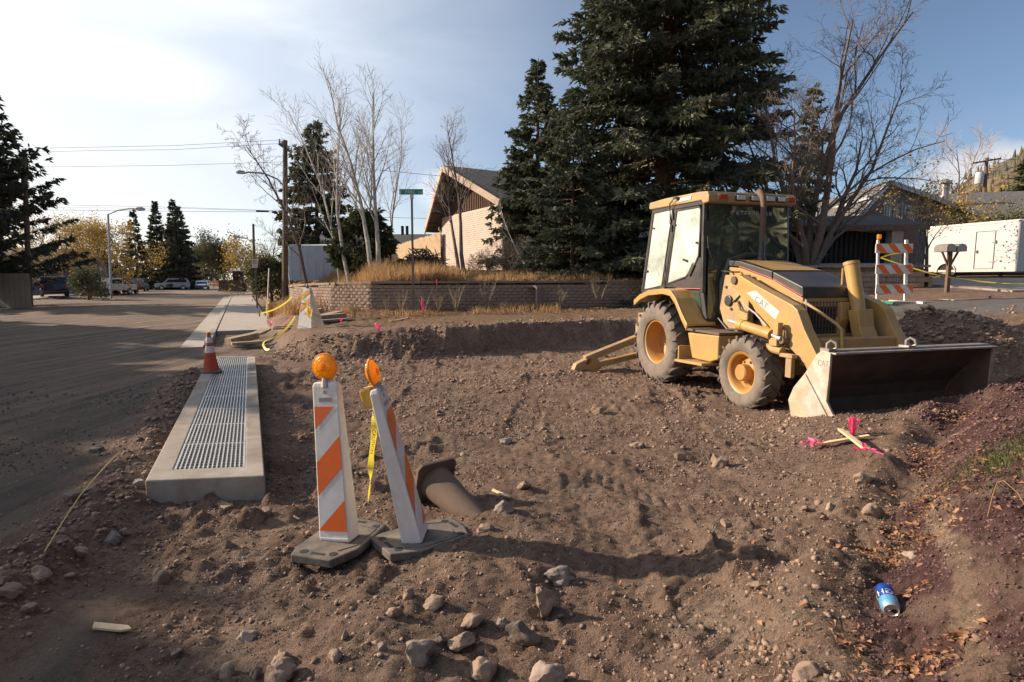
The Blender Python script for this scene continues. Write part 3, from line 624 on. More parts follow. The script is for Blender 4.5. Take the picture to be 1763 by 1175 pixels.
        b = MB(); b.tube([(-.07, s*.79, 2.70), (-.06, s*.83, 2.98), (.12, s*.84, 3.06)], .008, 5); b.tube([(-.10, s*.79, 2.66), (-.02, s*.84, 2.97), (.06, s*.84, 3.0)], .006, 5); b.box((.13, s*.83, 3.05), (.10, .05, .03)); P('mirror_arm', b, M_blk)
    # windscreen and rear screen
    b = MB(); b.add([(.865, -.71, 2.85), (.865, .71, 2.85), (.98, .74, 1.14), (.98, -.74, 1.14), (.86, -.71, 2.85), (.86, .71, 2.85), (.975, .74, 1.14), (.975, -.74, 1.14)], [(0, 1, 2, 3), (7, 6, 5, 4)])
    ws = P('windscreen', b, G_front, rec=False)
    b = MB()
    add_text(b, 'CATERPILLAR', .085, lambda x, y: (.873+(2.80-y-2.72)*-.0, -.33+x, 2.70+y), 1.05)
    M_faint = mat('faded_lettering', (.36, .38, .35), .6, .2, 20); P('windscreen_lettering', b, M_faint, parent=ws)
    b = MB(); b.bar((.90, .18, 2.62), (.93, .55, 2.25), .012, .03); b.bar((.91, .50, 2.40), (.925, .60, 2.20), .02, .02); P('wiper', b, M_blk)
    b = MB(); b.add([(-.745, -.7, 2.9), (-.745, .7, 2.9), (-1.05, .7, 1.55), (-1.05, -.7, 1.55)], [(0, 1, 2, 3)]); P('rear_window', b, G_front)
    # interior
    b = MB(); b.box((-.1, 0, 1.62), (.5, .52, .14)); b.box((-.34, 0, 1.98), (.14, .50, .62), (0, -.18, 0)); b.box((-.1, -.33, 1.8), (.34, .08, .06)); b.box((-.1, 0, 1.4), (.4, .4, .3)); P('seat', b, M_blk, bevel=.03)
    b = MB(); b.tube([(.62, 0, 1.2), (.48, 0, 1.85)], .035, 8); b.lathe([(.19, -.012), (.205, 0), (.19, .012), (.175, 0), (.19, -.012)], (.46, 0, 1.93), n=24); b.box((.46, 0, 1.93), (.3, .02, .02)); b.box((.72, 0, 1.55), (.22, .8, .5)); P('steering_console', b, M_blk)
    b = MB(); b.box((-.85, 0, 1.75), (.25, .7, .5)); b.tube([(-.75, -.2, 1.9), (-.7, -.2, 2.2)], .015, 6); b.tube([(-.75, .2, 1.9), (-.7, .2, 2.2)], .015, 6); P('rear_console', b, M_blk, bevel=.02)
    # roof
    b = MB(); b.prism_xz([(-.80, 3.09), (-.30, 3.10), (.72, 3.07), (.93, 3.05), (.97, 2.98), (.97, 2.885), (.82, 2.875), (.78, 2.93), (-.76, 2.965), (-.82, 2.99)], -.79, .79); rf = P('roof', b, M_yel2, bevel=.02)
    b = MB(); b.box((.35, -.795, 3.01), (.34, .01, .055)); P('roof_decal', b, M_white, parent=rf)
    for (y, m_, w) in ((-.55, M_redl, .14), (-.24, M_clear, .15), (.02, M_clear, .15), (.29, M_clear, .15), (.50, M_clear, .14), (.68, M_redl, .12)):
        b = MB(); b.box((.975, y, 2.965), (.03, w+.04, .10)); f = P('work_light', b, M_yel2 if m_ is M_redl else M_blk, bevel=.02, parent=t)
        b = MB(); b.box((.995, y, 2.965), (.02, w, .07)); P('lens', b, m_, parent=f, bevel=.018)
    # fenders
    for s in (-1, 1):
        up = [(-.72, 1.36), (-.50, 1.47), (-.2, 1.55), (.27, 1.585), (.50, 1.56), (.66, 1.44), (.86, 1.20), (1.0, 1.06)]
        lo = [(x-.0, z-.035) for x, z in up][::-1]
        b = MB(); b.prism_xz(up+lo, s*.60, s*1.10); b.prism_xz([(p[0], p[1]) for p in up]+[(p[0]*.97-.0, p[1]-.09) for p in up][::-1], s*1.07, s*1.105)
        P('fender', b, M_yel, bevel=.008)
        b = MB(); b.prism_xz([(.84, .92), (1.62, .94), (1.62, .60), (1.42, .54), (.98, .54)], s*.45, s*.99); P('fuel_tank', b, M_yel, bevel=.02)
        b = MB(); b.prism_xz([(.74, .50), (1.46, .53), (1.46, .49), (.74, .46)], s*.55, s*1.14); b.box((.78, s*.85, .60), (.03, .5, .22)); P('step', b, M_yel2, bevel=.005)
        b = MB(); b.box((1.2, s*.78, .965), (.85, .42, .035)); P('platform', b, M_rust, bevel=.005)
    # wheels
    def wheel(x, y, R, w, rr, nl, s, hub):
        rim = MB()
        wo = w*.5
        prof = [(.02, -.10*w), (rr*.45, -.10*w), (rr*.60, -.02*w), (rr*.80, -.02*w), (rr*.88, -wo*.62), (rr*.97, -wo*.80), (rr*1.06, -wo*.84), (rr*1.06, -wo*.70), (rr*.95, -wo*.5), (rr*.92, wo*.8), (rr*1.04, wo*.84)]
        if not hub: prof = [(.02, .55*wo), (rr*.45, .55*wo), (rr*.62, .40*wo), (rr*.84, .34*wo), (rr*.90, -wo*.30), (rr*.93, -wo*.62), (rr*1.0, -wo*.80), (rr*1.07, -wo*.84), (rr*1.07, -wo*.70), (rr*.98, -wo*.5), (rr*.95, wo*.8)]
        rim.lathe(prof, (0, 0, 0), 'Y', 40)
        if hub:
            rim.lathe([(.0, -wo*.95), (rr*.36, -wo*.95), (rr*.42, -wo*.85), (rr*.42, -.05*w)], (0, 0, 0), 'Y', 28)
            for k in range(8):
                a = k*PI/4; rim.cyl((math.cos(a)*rr*.55, -wo*.28, math.sin(a)*rr*.55), (math.cos(a)*rr*.55, 0, math.sin(a)*rr*.55), .016, 6)
        else:
            rim.lathe([(.0, .30*wo), (rr*.30, .30*wo), (rr*.30, .6*wo)], (0, 0, 0), 'Y', 20)
            for k in range(8):
                a = k*PI/4+.2; rim.cyl((math.cos(a)*rr*.52, .38*wo, math.sin(a)*rr*.52), (math.cos(a)*rr*.52, .6*wo, math.sin(a)*rr*.52), .016, 6)
        o = rim.build('wheel', M_rim, t, smooth=True); o.location = (x, y, R-.015); o.rotation_euler = (0, random.random()*2, PI if s > 0 else 0)
        ty = MB(); Rt = R*.935
        prof = [(rr*1.03, -wo*.78), (rr*1.10, -wo*.93), (rr*1.28, -wo*1.02), (Rt*.86, -wo*1.04), (Rt*.95, -wo*.94), (Rt*.99, -wo*.80), (Rt, -wo*.4), (Rt, wo*.4), (Rt*.99, wo*.80), (Rt*.95, wo*.94), (Rt*.86, wo*1.04), (rr*1.2, wo*1.0), (rr*1.03, wo*.78)]
        ty.lathe(prof, (0, 0, 0), 'Y', 56); ty.build('tyre', M_rubw, o, smooth=True)
        lg = MB()
        def pt(a, yy, r): return (r*math.cos(a), yy, r*math.sin(a))
        for side in (-1, 1):
            for k in range(nl):
                a0 = 2*PI*(k+(.5 if side > 0 else 0))/nl; hw = .32/nl*2
                # from the shoulder on the sidewall up and over to past the centre line
                path = [(a0-.08, side*wo*1.04, Rt*.88), (a0-.06, side*wo*1.07, Rt*.95), (a0-.03, side*wo*.97, R*.985), (a0+.14*16/nl, side*wo*.45, R), (a0+.26*16/nl, -side*wo*.06, R)]
                inner = [(a0-.08, side*wo*.98, Rt*.86), (a0-.06, side*wo*.92, Rt*.92), (a0-.03, side*wo*.8, Rt*.95), (a0+.14*16/nl, side*wo*.45, Rt*.97), (a0+.26*16/nl, -side*wo*.06, Rt*.97)]
                wd = [.5, 1.15, 1.5, 1.25, 1.0]
                vs = []; n = len(path)
                for (a, yy, r), (a2, y2, r2), q in zip(path, inner, wd):
                    h = hw*q; vs += [pt(a-h*.8, yy, r), pt(a+h*.8, yy, r), pt(a2+h*1.2, y2, r2), pt(a2-h*1.2, y2, r2)]
                fs = [(0, 1, 2, 3), tuple(4*(n-1)+i for i in (3, 2, 1, 0))]
                for i in range(n-1):
                    for j in range(4): fs.append((4*i+j, 4*i+(j+1) % 4, 4*i+4+(j+1) % 4, 4*i+4+j))
                lg.add(vs, fs)
        lg.build('tread_lugs', M_rub, o, kind='stuff')
        return o
    for s in (-1, 1):
        wheel(0, s*.86, .70, .46, .345, 22, s, False); wheel(2.1, s*.84, .505, .31, .27, 18, s, True)
    b = MB(); b.cyl((0, -.7, .68), (0, .7, .68), .16, 16); b.cyl((2.1, -.7, .49), (2.1, .7, .49), .10, 12); b.box((1.9, -.45, .5), (.08, .5, .05)); P('axle', b, M_rust)
    # loader arms
    arm = [(1.50, 1.70), (1.56, 1.79), (1.67, 1.80), (1.98, 1.675), (2.71, 1.42), (2.80, 1.36), (2.93, 1.13), (3.13, .86), (3.28, .68), (3.21, .50), (3.12, .50), (2.95, .73), (2.66, .92), (2.44, 1.02), (2.20, 1.12), (1.98, 1.39), (1.75, 1.55), (1.55, 1.63)]
    for s in (-1, 1):
        y0 = s*.60; y1 = s*.745
        b = MB(); b.prism_xz(arm, y0, y1); A = P('loader_arm', b, M_yel, bevel=.01)
        b = MB(); b.cyl((1.60, s*.59, 1.72), (1.60, s*.775, 1.72), .055, 14); b.cyl((3.18, s*.58, .58), (3.18, s*.78, .58), .05, 14); b.cyl((2.66, s*.58, .98), (2.66, s*.84, .98), .045, 12); b.build_each('pivot_pin', M_rust, A)
        b = MB(); b.prism_xz([(1.15, 1.80), (1.62, 1.80), (1.70, 1.6), (1.72, 1.0), (1.2, 1.0), (1.05, 1.3)], s*.50, s*.585); P('loader_tower', b, M_yel2, bevel=.01)
        b = MB(); b.cyl((1.95, s*.84, 1.11), (2.50, s*.84, 1.035), .068, 18); b.cyl((1.86, s*.84, 1.12), (1.96, s*.84, 1.11), .075, 18); c = P('lift_cylinder', b, M_yel, smooth=True)
        b = MB(); b.cyl((2.50, s*.84, 1.035), (2.66, s*.84, 1.0), .03, 12); b.cyl((1.55, s*.78, 1.15), (1.9, s*.84, 1.12), .03, 10); b.build_each('rod', M_steel, c, smooth=True)
        b = MB(); b.box((2.60, s*.84, 1.12), (.09, .08, .16)); b.box((2.55, s*.82, .95), (.14, .10, .10)); b.cyl((2.36, s*.80, .86), (2.66, s*.80, .84), .055, 12); b.box((2.75, s*.80, .80), (.22, .08, .05)); b.box((2.78, s*.79, .66), (.10, .06, .26)); P('arm_bracket', b, M_yel2, bevel=.008)
        b = MB(); b.tube([(1.83, s*.77, 1.40), (1.97, s*.77, 1.33), (2.1, s*.78, 1.28), (2.32, s*.78, 1.13)], .012, 6); P('hydraulic_line', b, M_steel)
    for pts in ([(1.72, -.59, 1.02), (1.95, -.62, .98), (2.2, -.66, 1.02), (2.45, -.78, .96)], [(1.5, -.60, 1.42), (1.6, -.63, 1.30), (1.8, -.66, 1.28), (1.95, -.78, 1.18)], [(2.50, .22, 1.44), (2.44, .20, 1.30), (2.52, .05, 1.18), (2.56, .10, 1.05)], [(2.62, .38, 1.36), (2.56, .45, 1.2), (2.62, .42, 1.0), (2.7, .40, .9)], [(1.1, -.52, 1.55), (1.25, -.58, 1.40), (1.42, -.60, 1.42), (1.52, -.59, 1.50)], [(2.62, -.80, 1.16), (2.70, -.80, 1.08), (2.68, -.78, .92), (2.60, -.76, .86)]):
        b = MB(); b.tube(pts, .015, 6); P('hydraulic_hose', b, M_rub, smooth=True)
    for (x, z) in ((1.34, 1.30), (1.34, 1.12), (1.55, 1.72), (1.2, 1.62)):
        b = MB(); b.cyl((x, -.585, z), (x, -.605, z), .022, 6); P('tower_bolt', b, M_rust)
    b = MB(); b.bar((1.12, -.47, 1.86), (1.12, -.62, 1.86), .02, .02); b.bar((1.12, -.60, 1.86), (1.34, -.60, 1.84), .02, .02); b.bar((1.34, -.47, 1.84), (1.34, -.62, 1.84), .02, .02); P('grab_rail', b, M_blk)
    b = MB(); b.tube([(1.0, -.72, 2.05), (1.02, -.80, 2.2), (1.0, -.82, 2.5)], .009, 5); b.box((1.0, -.83, 2.5), (.03, .12, .2)); P('wing_mirror', b, M_blk)
    M_dec = mat('worn_decal', (.50, .50, .52), .6, .25, 25, dirt=(.55, .32, .10), dirtamt=.5)
    b = MB(); b.add([(1.86, -.7475, 1.55), (2.04, -.7475, 1.585), (2.50, -.7475, 1.33), (2.44, -.7475, 1.22)], [(0, 1, 2, 3)]); A0 = [o for o in t.children if o.name.startswith('loader_arm')][0]; P('decal', b, M_dec, parent=A0)
    b = MB(); add_text(b, 'CAT', .085, lambda x, y: (2.03+x*.92+y*.35, -.7495, 1.445-x*.42+y*.9), 1.1); P('decal_lettering', b, mat('worn_navy', (.03, .04, .12), .6, .3, 30, dirt=(.5, .5, .5), dirtamt=.5), parent=A0)
    b = MB(); b.bar((3.14, -.6, .62), (3.14, .6, .62), .10, .10); b.bar((2.95, -.6, .95), (2.95, .6, .95), .10, .14); P('arm_crossmember', b, M_yel2, bevel=.01)
    b = MB(); b.tube([(1.62, -.40, 1.60), (2.02, -.47, 1.57), (2.60, -.42, 1.43), (2.95, -.30, 1.20), (3.02, -.28, 1.13), (3.04, -.28, .90)], .02, 8); P('hydraulic_pipe', b, M_yel, smooth=True)
    # upright tilt cylinder with its levers
    b = MB(); b.cyl((2.54, .30, 1.94), (2.70, .30, 1.32), .088, 22, .084); b.cyl((2.535, .30, 1.96), (2.545, .30, 1.92), .095, 22); b.tube([(2.47, .24, 1.88), (2.49, .22, 1.6), (2.58, .22, 1.35)], .012, 6); uc = P('tilt_cylinder', b, M_yel, smooth=True)
    b = MB(); b.cyl((2.70, .30, 1.32), (2.80, .30, 1.05), .04, 12); P('rod', b, M_steel, parent=uc, smooth=True)
    b = MB(); b.prism_xz([(2.64, 1.34), (2.80, 1.36), (2.84, 1.14), (2.99, .86), (3.02, .6), (2.88, .6), (2.78, .88), (2.70, 1.12)], .18, .42); P('tilt_lever', b, M_yel, bevel=.01)
    b = MB(); b.prism_xz([(2.46, 1.44), (2.62, 1.44), (2.63, 1.22), (2.58, 1.1), (2.62, .82), (2.5, .82), (2.48, 1.12), (2.46, 1.25)], .10, .24); b.cyl((2.52, .08, 1.2), (2.52, .26, 1.2), .06, 14); P('lever_bracket', b, M_yel, bevel=.01)
    b = MB(); b.bar((2.9, .3, .8), (3.24, .3, .66), .1, .12); P('bucket_link', b, M_yel2, bevel=.01)
    # bucket
    side = [(3.57, .93), (3.64, .985), (3.76, .97), (3.755, .70), (3.74, .45), (3.86, .30), (3.84, .20), (3.28, .09), (3.20, .36), (3.27, .52), (3.43, .71)]
    bo = MB(); sh_ = [(3.64, .985), (3.57, .93), (3.43, .71), (3.27, .52), (3.20, .36), (3.28, .09)]
    # curved back and floor sheet with thickness
    inn = [(3.67, .955), (3.61, .90), (3.47, .69), (3.315, .51), (3.25, .36), (3.31, .125), (3.84, .225)]
    bo.prism_xz([(3.64, .985)]+sh_[1:]+[(3.86, .20)]+inn[::-1], -1.14, 1.14)
    bk = P('bucket', bo, M_rust, bevel=.006)
    for s in (-1, 1):
        b = MB(); b.prism_xz(side, s*1.14, s*1.17); b.bar((3.44, s*1.178, .70), (3.80, s*1.178, .27), .014, .03, up=(0, 1, 0)); P('bucket_side', b, M_scoop, parent=bk, bevel=.004); b = MB(); b.prism_xz([(3.62, .95), (3.74, .945), (3.735, .45), (3.83, .29), (3.82, .23), (3.33, .14), (3.27, .36), (3.33, .52), (3.48, .69)], s*1.125, s*1.138); P('inner_shade_plate', b, M_rust, parent=bk)  # thin rusty plates added inside the sides, dark to stand in for shade
    b = MB(); b.box((3.655, 0, .975), (.12, 2.30, .035)); b.box((3.76, 0, .965), (.10, 2.3, .02)); P('bucket_lip', b, M_metal, parent=bk, bevel=.004)
    b = MB(); b.prism_xz([(3.70, .185), (3.90, .215), (3.92, .20), (3.70, .165)], -1.17, 1.17); P('cutting_edge', b, M_scoop, parent=bk)
    for y in (-1.12, -.04):
        b = MB(); b.tube([(3.66, y, .99), (3.66, y, 1.06), (3.68, y+.03, 1.09), (3.72, y+.05, 1.07), (3.73, y+.06, 1.02), (3.70, y+.05, 1.0)], .016, 8); b.box((3.66, y, 1.0), (.12, .07, .02)); P('tow_hook', b, M_metal, parent=bk, smooth=True)
    b = MB(); add_text(b, 'CAT', .065, lambda x, y: (3.60+x*.95, -1.1725, .82+y*1.0), .85); P('bucket_lettering', b, mat('embossed_steel', (.30, .24, .18), .6, .2, 20, metal=.3), parent=bk)
    b = MB()
    for y in (-.66, .66, .3): b.prism_xz([(3.20, .70), (3.12, .42), (3.19, .38), (3.27, .55), (3.36, .68)], y-.03, y+.03)
    b.build_each('bucket_bracket', M_yel2, bk)
    # stabilisers
    for s in (-1, 1):
        b = MB(); b.bar((-1.30, s*.55, .66), (-1.30, s*1.78, .24), .16, .12); sa = P('stabiliser', b, M_yel2, bevel=.01)
        b = MB(); b.bar((-1.30, s*.60, .30), (-1.30, s*1.62, .10), .14, .10); b.prism_yz([(s*1.55, .02), (s*1.52, .20), (s*1.72, .28), (s*1.98, .16), (s*2.06, -.02), (s*1.95, -.09), (s*1.6, -.06)], -1.38, -1.22); P('stabiliser_leg', b, M_yel2, parent=sa, bevel=.01)
        b = MB(); b.box((-1.30, s*1.98, -.05), (.42, .30, .05), (s*.1, 0, 0)); b.cyl((-1.41, s*1.76, .20), (-1.19, s*1.76, .20), .05, 12); P('stabiliser_pad', b, M_rust, parent=sa, bevel=.008)
    # digging arm folded behind
    b = MB(); b.box((-1.5, .0, .8), (.35, 1.0, .55)); b.box((-1.75, .35, 1.0), (.4, .4, .7)); P('swing_frame', b, M_yel2, bevel=.02)
    b = MB(); b.prism_xz([(-1.65, 1.1), (-1.85, 1.1), (-2.05, 1.9), (-1.75, 2.75), (-1.55, 2.75), (-1.75, 1.9)], .25, .45); P('boom', b, M_yel2, bevel=.02)
    b = MB(); b.prism_xz([(-1.6, 2.8), (-1.9, 2.8), (-2.3, 1.0), (-2.15, .95)], .27, .43); b.prism_xz([(-2.1, 1.0), (-2.4, 1.0), (-2.45, .6), (-2.0, .45), (-1.9, .7)], .1, .6); P('dipper_arm', b, M_yel2, bevel=.02)
    return t
build_backhoe()

# ------------------------------------------------------------------ pavements, kerbs, drain
def strip(name, s0, s1, t0, t1, z1, m, z0=-.2, kind='structure', gap=1.5, label=None):
    """concrete slabs laid along the road, each pair parted by a joint"""
    o = None; n = max(1, int((s1-s0)/gap)); first = None
    b = MB()
    for i in range(n):
        a0 = s0+(s1-s0)*i/n+.006; a1 = s0+(s1-s0)*(i+1)/n-.006
        P = [st2xy(a0, t0), st2xy(a0, t1), st2xy(a1, t1), st2xy(a1, t0)]
        if i < 10:
            bb = MB(); bb.prism_xy(P, z0, z1+.002*math.sin(i*7))
            if first is None: first = bb.build(name, m, None, bevel=.008, kind=kind)
            else: bb.build('slab', m, first, bevel=.008)
        else: b.prism_xy(P, z0, z1)
    if b.v: b.build('far_slabs', m, first, kind='stuff')
    return first
strip('sidewalk', 19.6, 60, -.72, .92, .10, M_conc_l, gap=1.5)
strip('kerb', 16.4, 60, -.90, -.74, .12, M_conc_l, gap=3)
strip('gutter', 16.0, 60, -1.42, -.91, .015, M_conc_l, gap=3)
strip('far_kerb', 8, 130, -14.75, -14.5, .15, M_conc_l, gap=4)
strip('far_sidewalk', 8, 130, -16.6, -14.77, .17, M_conc_l, gap=2)
b = MB()
for i in range(9):
    a = 9.4+i*1.5; b.prism_xy([(a+.01, 14.0+.06*i), (a+1.49, 14.06+.06*i), (a+1.49, 14.6+.06*i), (a+.01, 14.55+.06*i)], .8, 1.14+.04*i)
b.build('side_kerb', M_conc_l, None, kind='structure', bevel=.01)
# driveway slabs in front of the trailer
dv = None
for i in range(4):
    for j in range(2):
        x0 = 13.4+i*2.6; y0 = 15.3+j*3.2
        zz = [H(x0, y0)+.05, H(x0+2.55, y0)+.05, H(x0+2.55, y0+3.15)+.05, H(x0, y0+3.15)+.05]
        bb = MB(); P = [(x0, y0), (x0+2.58, y0), (x0+2.58, y0+3.18), (x0, y0+3.18)]
        bb.add([(p[0], p[1], z) for p, z in zip(P, zz)]+[(p[0], p[1], z-.2) for p, z in zip(P, zz)], [(0, 1, 2, 3), (7, 6, 5, 4), (0, 4, 5, 1), (1, 5, 6, 2), (2, 6, 7, 3), (3, 7, 4, 0)])
        o = bb.build('driveway' if dv is None else 'slab', M_conc, dv, kind='structure' if dv is None else None); dv = dv or o

def drain():
    FL, FR, BR, BL = [Vector(q) for q in ((-2.78, 4.17), (-1.92, 4.28), (-5.04, 11.08), (-5.93, 11.08))]
    def q(a, l, z): # a across 0..1, l along 0..1
        p = (FL*(1-a)+FR*a)*(1-l)+(BL*(1-a)+BR*a)*l; return Vector((p.x, p.y, z))
    root = empty('trench_drain', (-3.9, 7.6, 0), 0, 'long raised concrete drain box topped with nine steel grates beside the milled road', 'drain')
    off = Vector((-3.9, 7.6, 0)); zt = .18; L0, L1 = .035, .985; A0, A1 = .20, .83
    def Q(a, l, z): return q(a, l, z)-off
    b = MB()
    def pr(a0, a1, l0, l1, z0=-.35, z1=zt):
        P = [(a0, l0), (a1, l0), (a1, l1), (a0, l1)]
        b.add([Q(x, y, z0) for x, y in P]+[Q(x, y, z1) for x, y in P], [(3, 2, 1, 0), (4, 5, 6, 7), (0, 1, 5, 4), (1, 2, 6, 5), (2, 3, 7, 6), (3, 0, 4, 7)])
    n = 14
    def ring(a, l): return a
    vs = [(0, 0), (1, 0), (1, 1), (0, 1)]; hs = [(A0, L0), (A1, L0), (A1, L1), (A0, L1)]
    V_ = [Q(x, y, zt) for x, y in vs]+[Q(x, y, zt) for x, y in hs]+[Q(x, y, -.35) for x, y in vs]+[Q(x, y, -.35) for x, y in hs]
    F_ = [(i, (i+1) % 4, 4+(i+1) % 4, 4+i) for i in range(4)]+[(8+i, 8+(i+1) % 4, (i+1) % 4, i) for i in range(4)]+[(4+i, 4+(i+1) % 4, 12+(i+1) % 4, 12+i) for i in range(4)]
    b.add(V_, F_); b.build('concrete_box', M_conc, root, bevel=.012)
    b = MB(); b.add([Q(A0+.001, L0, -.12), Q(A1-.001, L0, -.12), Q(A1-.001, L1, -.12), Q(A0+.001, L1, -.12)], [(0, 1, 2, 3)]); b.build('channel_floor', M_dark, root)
    for i in range(9):
        l0 = L0+(L1-L0)*i/9+.0010; l1 = L0+(L1-L0)*(i+1)/9-.0010; b = MB(); nb = 16
        jit = random.uniform(-.003, .003)
        for k in range(nb):
            a = A0+.012+(A1-A0-.024)*k/(nb-1)
            w = .0066 if 0 < k < nb-1 else .009
            P = [(a-w, l0), (a+w, l0), (a+w, l1), (a-w, l1)]
            b.add([Q(x, y, .13) for x, y in P]+[Q(x, y, zt-.006+jit) for x, y in P], [(4, 5, 6, 7), (0, 1, 5, 4), (1, 2, 6, 5), (2, 3, 7, 6), (3, 0, 4, 7)])
        for k in range(11):
            l = l0+(l1-l0)*(k/10); w = .0006 if 0 < k < 10 else .0012; l = min(max(l, l0+w), l1-w)
            P = [(A0+.01, l-w), (A1-.01, l-w), (A1-.01, l+w), (A0+.01, l+w)]
            b.add([Q(x, y, .14) for x, y in P]+[Q(x, y, zt-.012+jit) for x, y in P], [(4, 5, 6, 7), (0, 1, 5, 4), (1, 2, 6, 5), (2, 3, 7, 6), (3, 0, 4, 7)])
        b.build('grate', M_steel, root, rec=False)
drain()

# ------------------------------------------------------------------ barricades, cones, tape
def clip(poly, a, b, c):
    out = []
    for i in range(len(poly)):
        p, q = poly[i], poly[(i+1) % len(poly)]; dp = a*p[0]+b*p[1]-c; dq = a*q[0]+b*q[1]-c
        if dp >= 0: out.append(p)
        if (dp >= 0) != (dq >= 0):
            k = dp/(dp-dq); out.append((p[0]+(q[0]-p[0])*k, p[1]+(q[1]-p[1])*k))
    return out
def stripes(x0, x1, x0t, x1t, y0, y1, w, slope, phase):
    """orange diagonal stripes inside a trapezoid; slope +1 rises to the right"""
    res = []
    for k in range(-20, 30):
        c0 = phase+2*w*k; P = [(x0, y0), (x1, y0), (x1t, y1), (x0t, y1)]
        P = clip(P, -slope, 1, c0); P = clip(P, slope, -1, -(c0+w)) if P else P
        if len(P) > 2: res.append(P)
    return res
def channelizer(name, base_loc, rz, lean_x, lean_y, label, base_rz, hmat=M_white, battery=False, phase=0.0):
    root = empty(name, base_loc, 0, label, 'barricade', 'vertical panel barricades with amber lights')
    # rubber base
    b = MB(); hexa = [(-.20, -.17), (.20, -.17), (.22, .02), (.12, .38), (-.06, .42), (-.20, .24)]
    hexa = [(-.19, -.30), (.13, -.30), (.22, -.10), (.22, .30), (.06, .36), (-.13, .36), (-.22, .12), (-.22, -.2)]
    b.prism_xy(hexa, -.03, .055); bs = b.build('rubber_base', M_rubbase, root, bevel=.012); bs.rotation_euler = (0, 0, base_rz); bs.scale = (.86, .86, .62)
    b = MB()
    for (x, y) in ((-.12, -.24), (.10, -.22), (.16, .26), (-.10, .28)): b.cyl((x, y, .053), (x, y, .0575), .030, 14)
    for yy in (-.245, .30): b.prism_xy([(-.06, yy-.014), (.05, yy-.014), (.05, yy+.014), (-.06, yy+.014)], .052, .0572)
    b.build_each('base_hole', M_dark, bs)
    # ribbed rim on the base
    b = MB()
    for a, c in (((.10, -.17), (.18, -.06)), ((.18, -.06), (.18, .22)), ((.18, .22), (.04, .24)), ((-.18, .10), (-.10, .24))): b.bar((*a, .058), (*c, .058), .012, .008)
    b.build_each('base_rib', M_rubbase, bs)
    h = 1.03; wb, wt = .105, .088; db_, dt_ = .082, .034
    b = MB()
    prof = [(-wb, -db_*.6), (wb, -db_*.6), (wb, db_), (-wb, db_)]; pt_ = [(-wt, -dt_*.6), (wt, -dt_*.6), (wt, dt_), (-wt, dt_)]
    zs = [(0, 0.0), (1, h-.03)]
    b.add([(x, y, .03) for x, y in prof]+[(x, y, h-.025) for x, y in pt_]+[(x*.86, y*.8, h) for x, y in pt_], [(3, 2, 1, 0)]+[(i, (i+1) % 4, 4+(i+1) % 4, 4+i) for i in range(4)]+[(4+i, 4+(i+1) % 4, 8+(i+1) % 4, 8+i) for i in range(4)]+[(8, 9, 10, 11)])
    pn = b.build('panel', hmat, root, bevel=.008); pn.rotation_euler = Euler((lean_x, lean_y, rz), 'XYZ')
    def fy(z): k = (z-.03)/(h-.055); return -(db_+(dt_-db_)*k)*.6
    def hw(z): k = (z-.03)/(h-.055); return wb+(wt-wb)*k-.010
    y0, y1 = .10, .88
    b = MB(); b.add([(-hw(y0), fy(y0)-.0015, y0), (hw(y0), fy(y0)-.0015, y0), (hw(y1), fy(y1)-.0015, y1), (-hw(y1), fy(y1)-.0015, y1)], [(0, 1, 2, 3)])
    b.build('white_sheeting', M_wsheet, pn)
    b = MB()
    for P in stripes(-hw(y0), hw(y0), -hw(y1), hw(y1), y0, y1, .205, 1.0, phase): b.add([(x, fy(z)-.003, z) for x, z in P], [tuple(range(len(P)))])
    b.build('orange_stripe', M_org, pn)
    b = MB(); b.cyl((0, fy(.97)-.003, .97), (0, fy(.97)+.004, .97), .012, 12); b.prism_xz([(-.045, .91), (.045, .91), (.045, .935), (-.045, .935)], fy(.92)-.002, fy(.92)); b.build('bolt_and_sticker', M_metal, pn)
    b = MB(); b.prism_xz([(-hw(.05)-.004, .045), (hw(.05)+.004, .045), (hw(.08)+.004, .055), (-hw(.08)-.004, .055)], fy(.05)-.004, fy(.05)); b.build('foot_ridge', hmat, pn)
    # warning light
    lz = h+.095
    b = MB(); b.lathe([(.0, -.030), (.050, -.030), (.074, -.014), (.081, .0), (.074, .014), (.050, .030), (.0, .030)], (0, 0, 0), 'Y', 32); ln = b.build('amber_light', M_amber, pn, smooth=True)
    ln.location = (0, .0 if not battery else .01, lz)
    b = MB(); b.lathe([(.081, -.008), (.086, -.006), (.086, .006), (.081, .008)], (0, 0, 0), 'Y', 32); b.build('lens_rim', mat('amber_rim'+name[:1]+str(len(MATS)), (.75, .25, .02), .35, .1), ln, smooth=True)
    b = MB(); b.lathe([(.0, -.036), (.02, -.034), (.02, -.02)], (0, 0, 0), 'Y', 12); b.build('lens_boss', M_amber, ln)
    b = MB(); b.tube([(0, 0, h-.03), (0, 0, h+.03)], [.035, .022], 10); b.build('light_mount', M_metal, pn)
    if battery:
        b = MB(); b.box((-.0, .07, h-.05), (.11, .075, .12)); b.build('battery_case', M_hyd, pn, bevel=.012)
    return root, pn
g1 = at(583, 926, z=.075); ch1, pn1 = channelizer('warning_barricade', (g1.x, g1.y, .035), rad(-14), rad(-2), rad(-4), 'orange and white striped warning panel facing the viewer, amber light on top', rad(-16), phase=.41)
g2 = at(722, 921, z=.075); ch2, pn2 = channelizer('warning_barricade', (g2.x, g2.y, .035), rad(88), rad(-13), rad(-2), 'white warning panel seen edge-on, leaning left, yellow tape hanging from its amber light', rad(-52), battery=True, phase=.30)

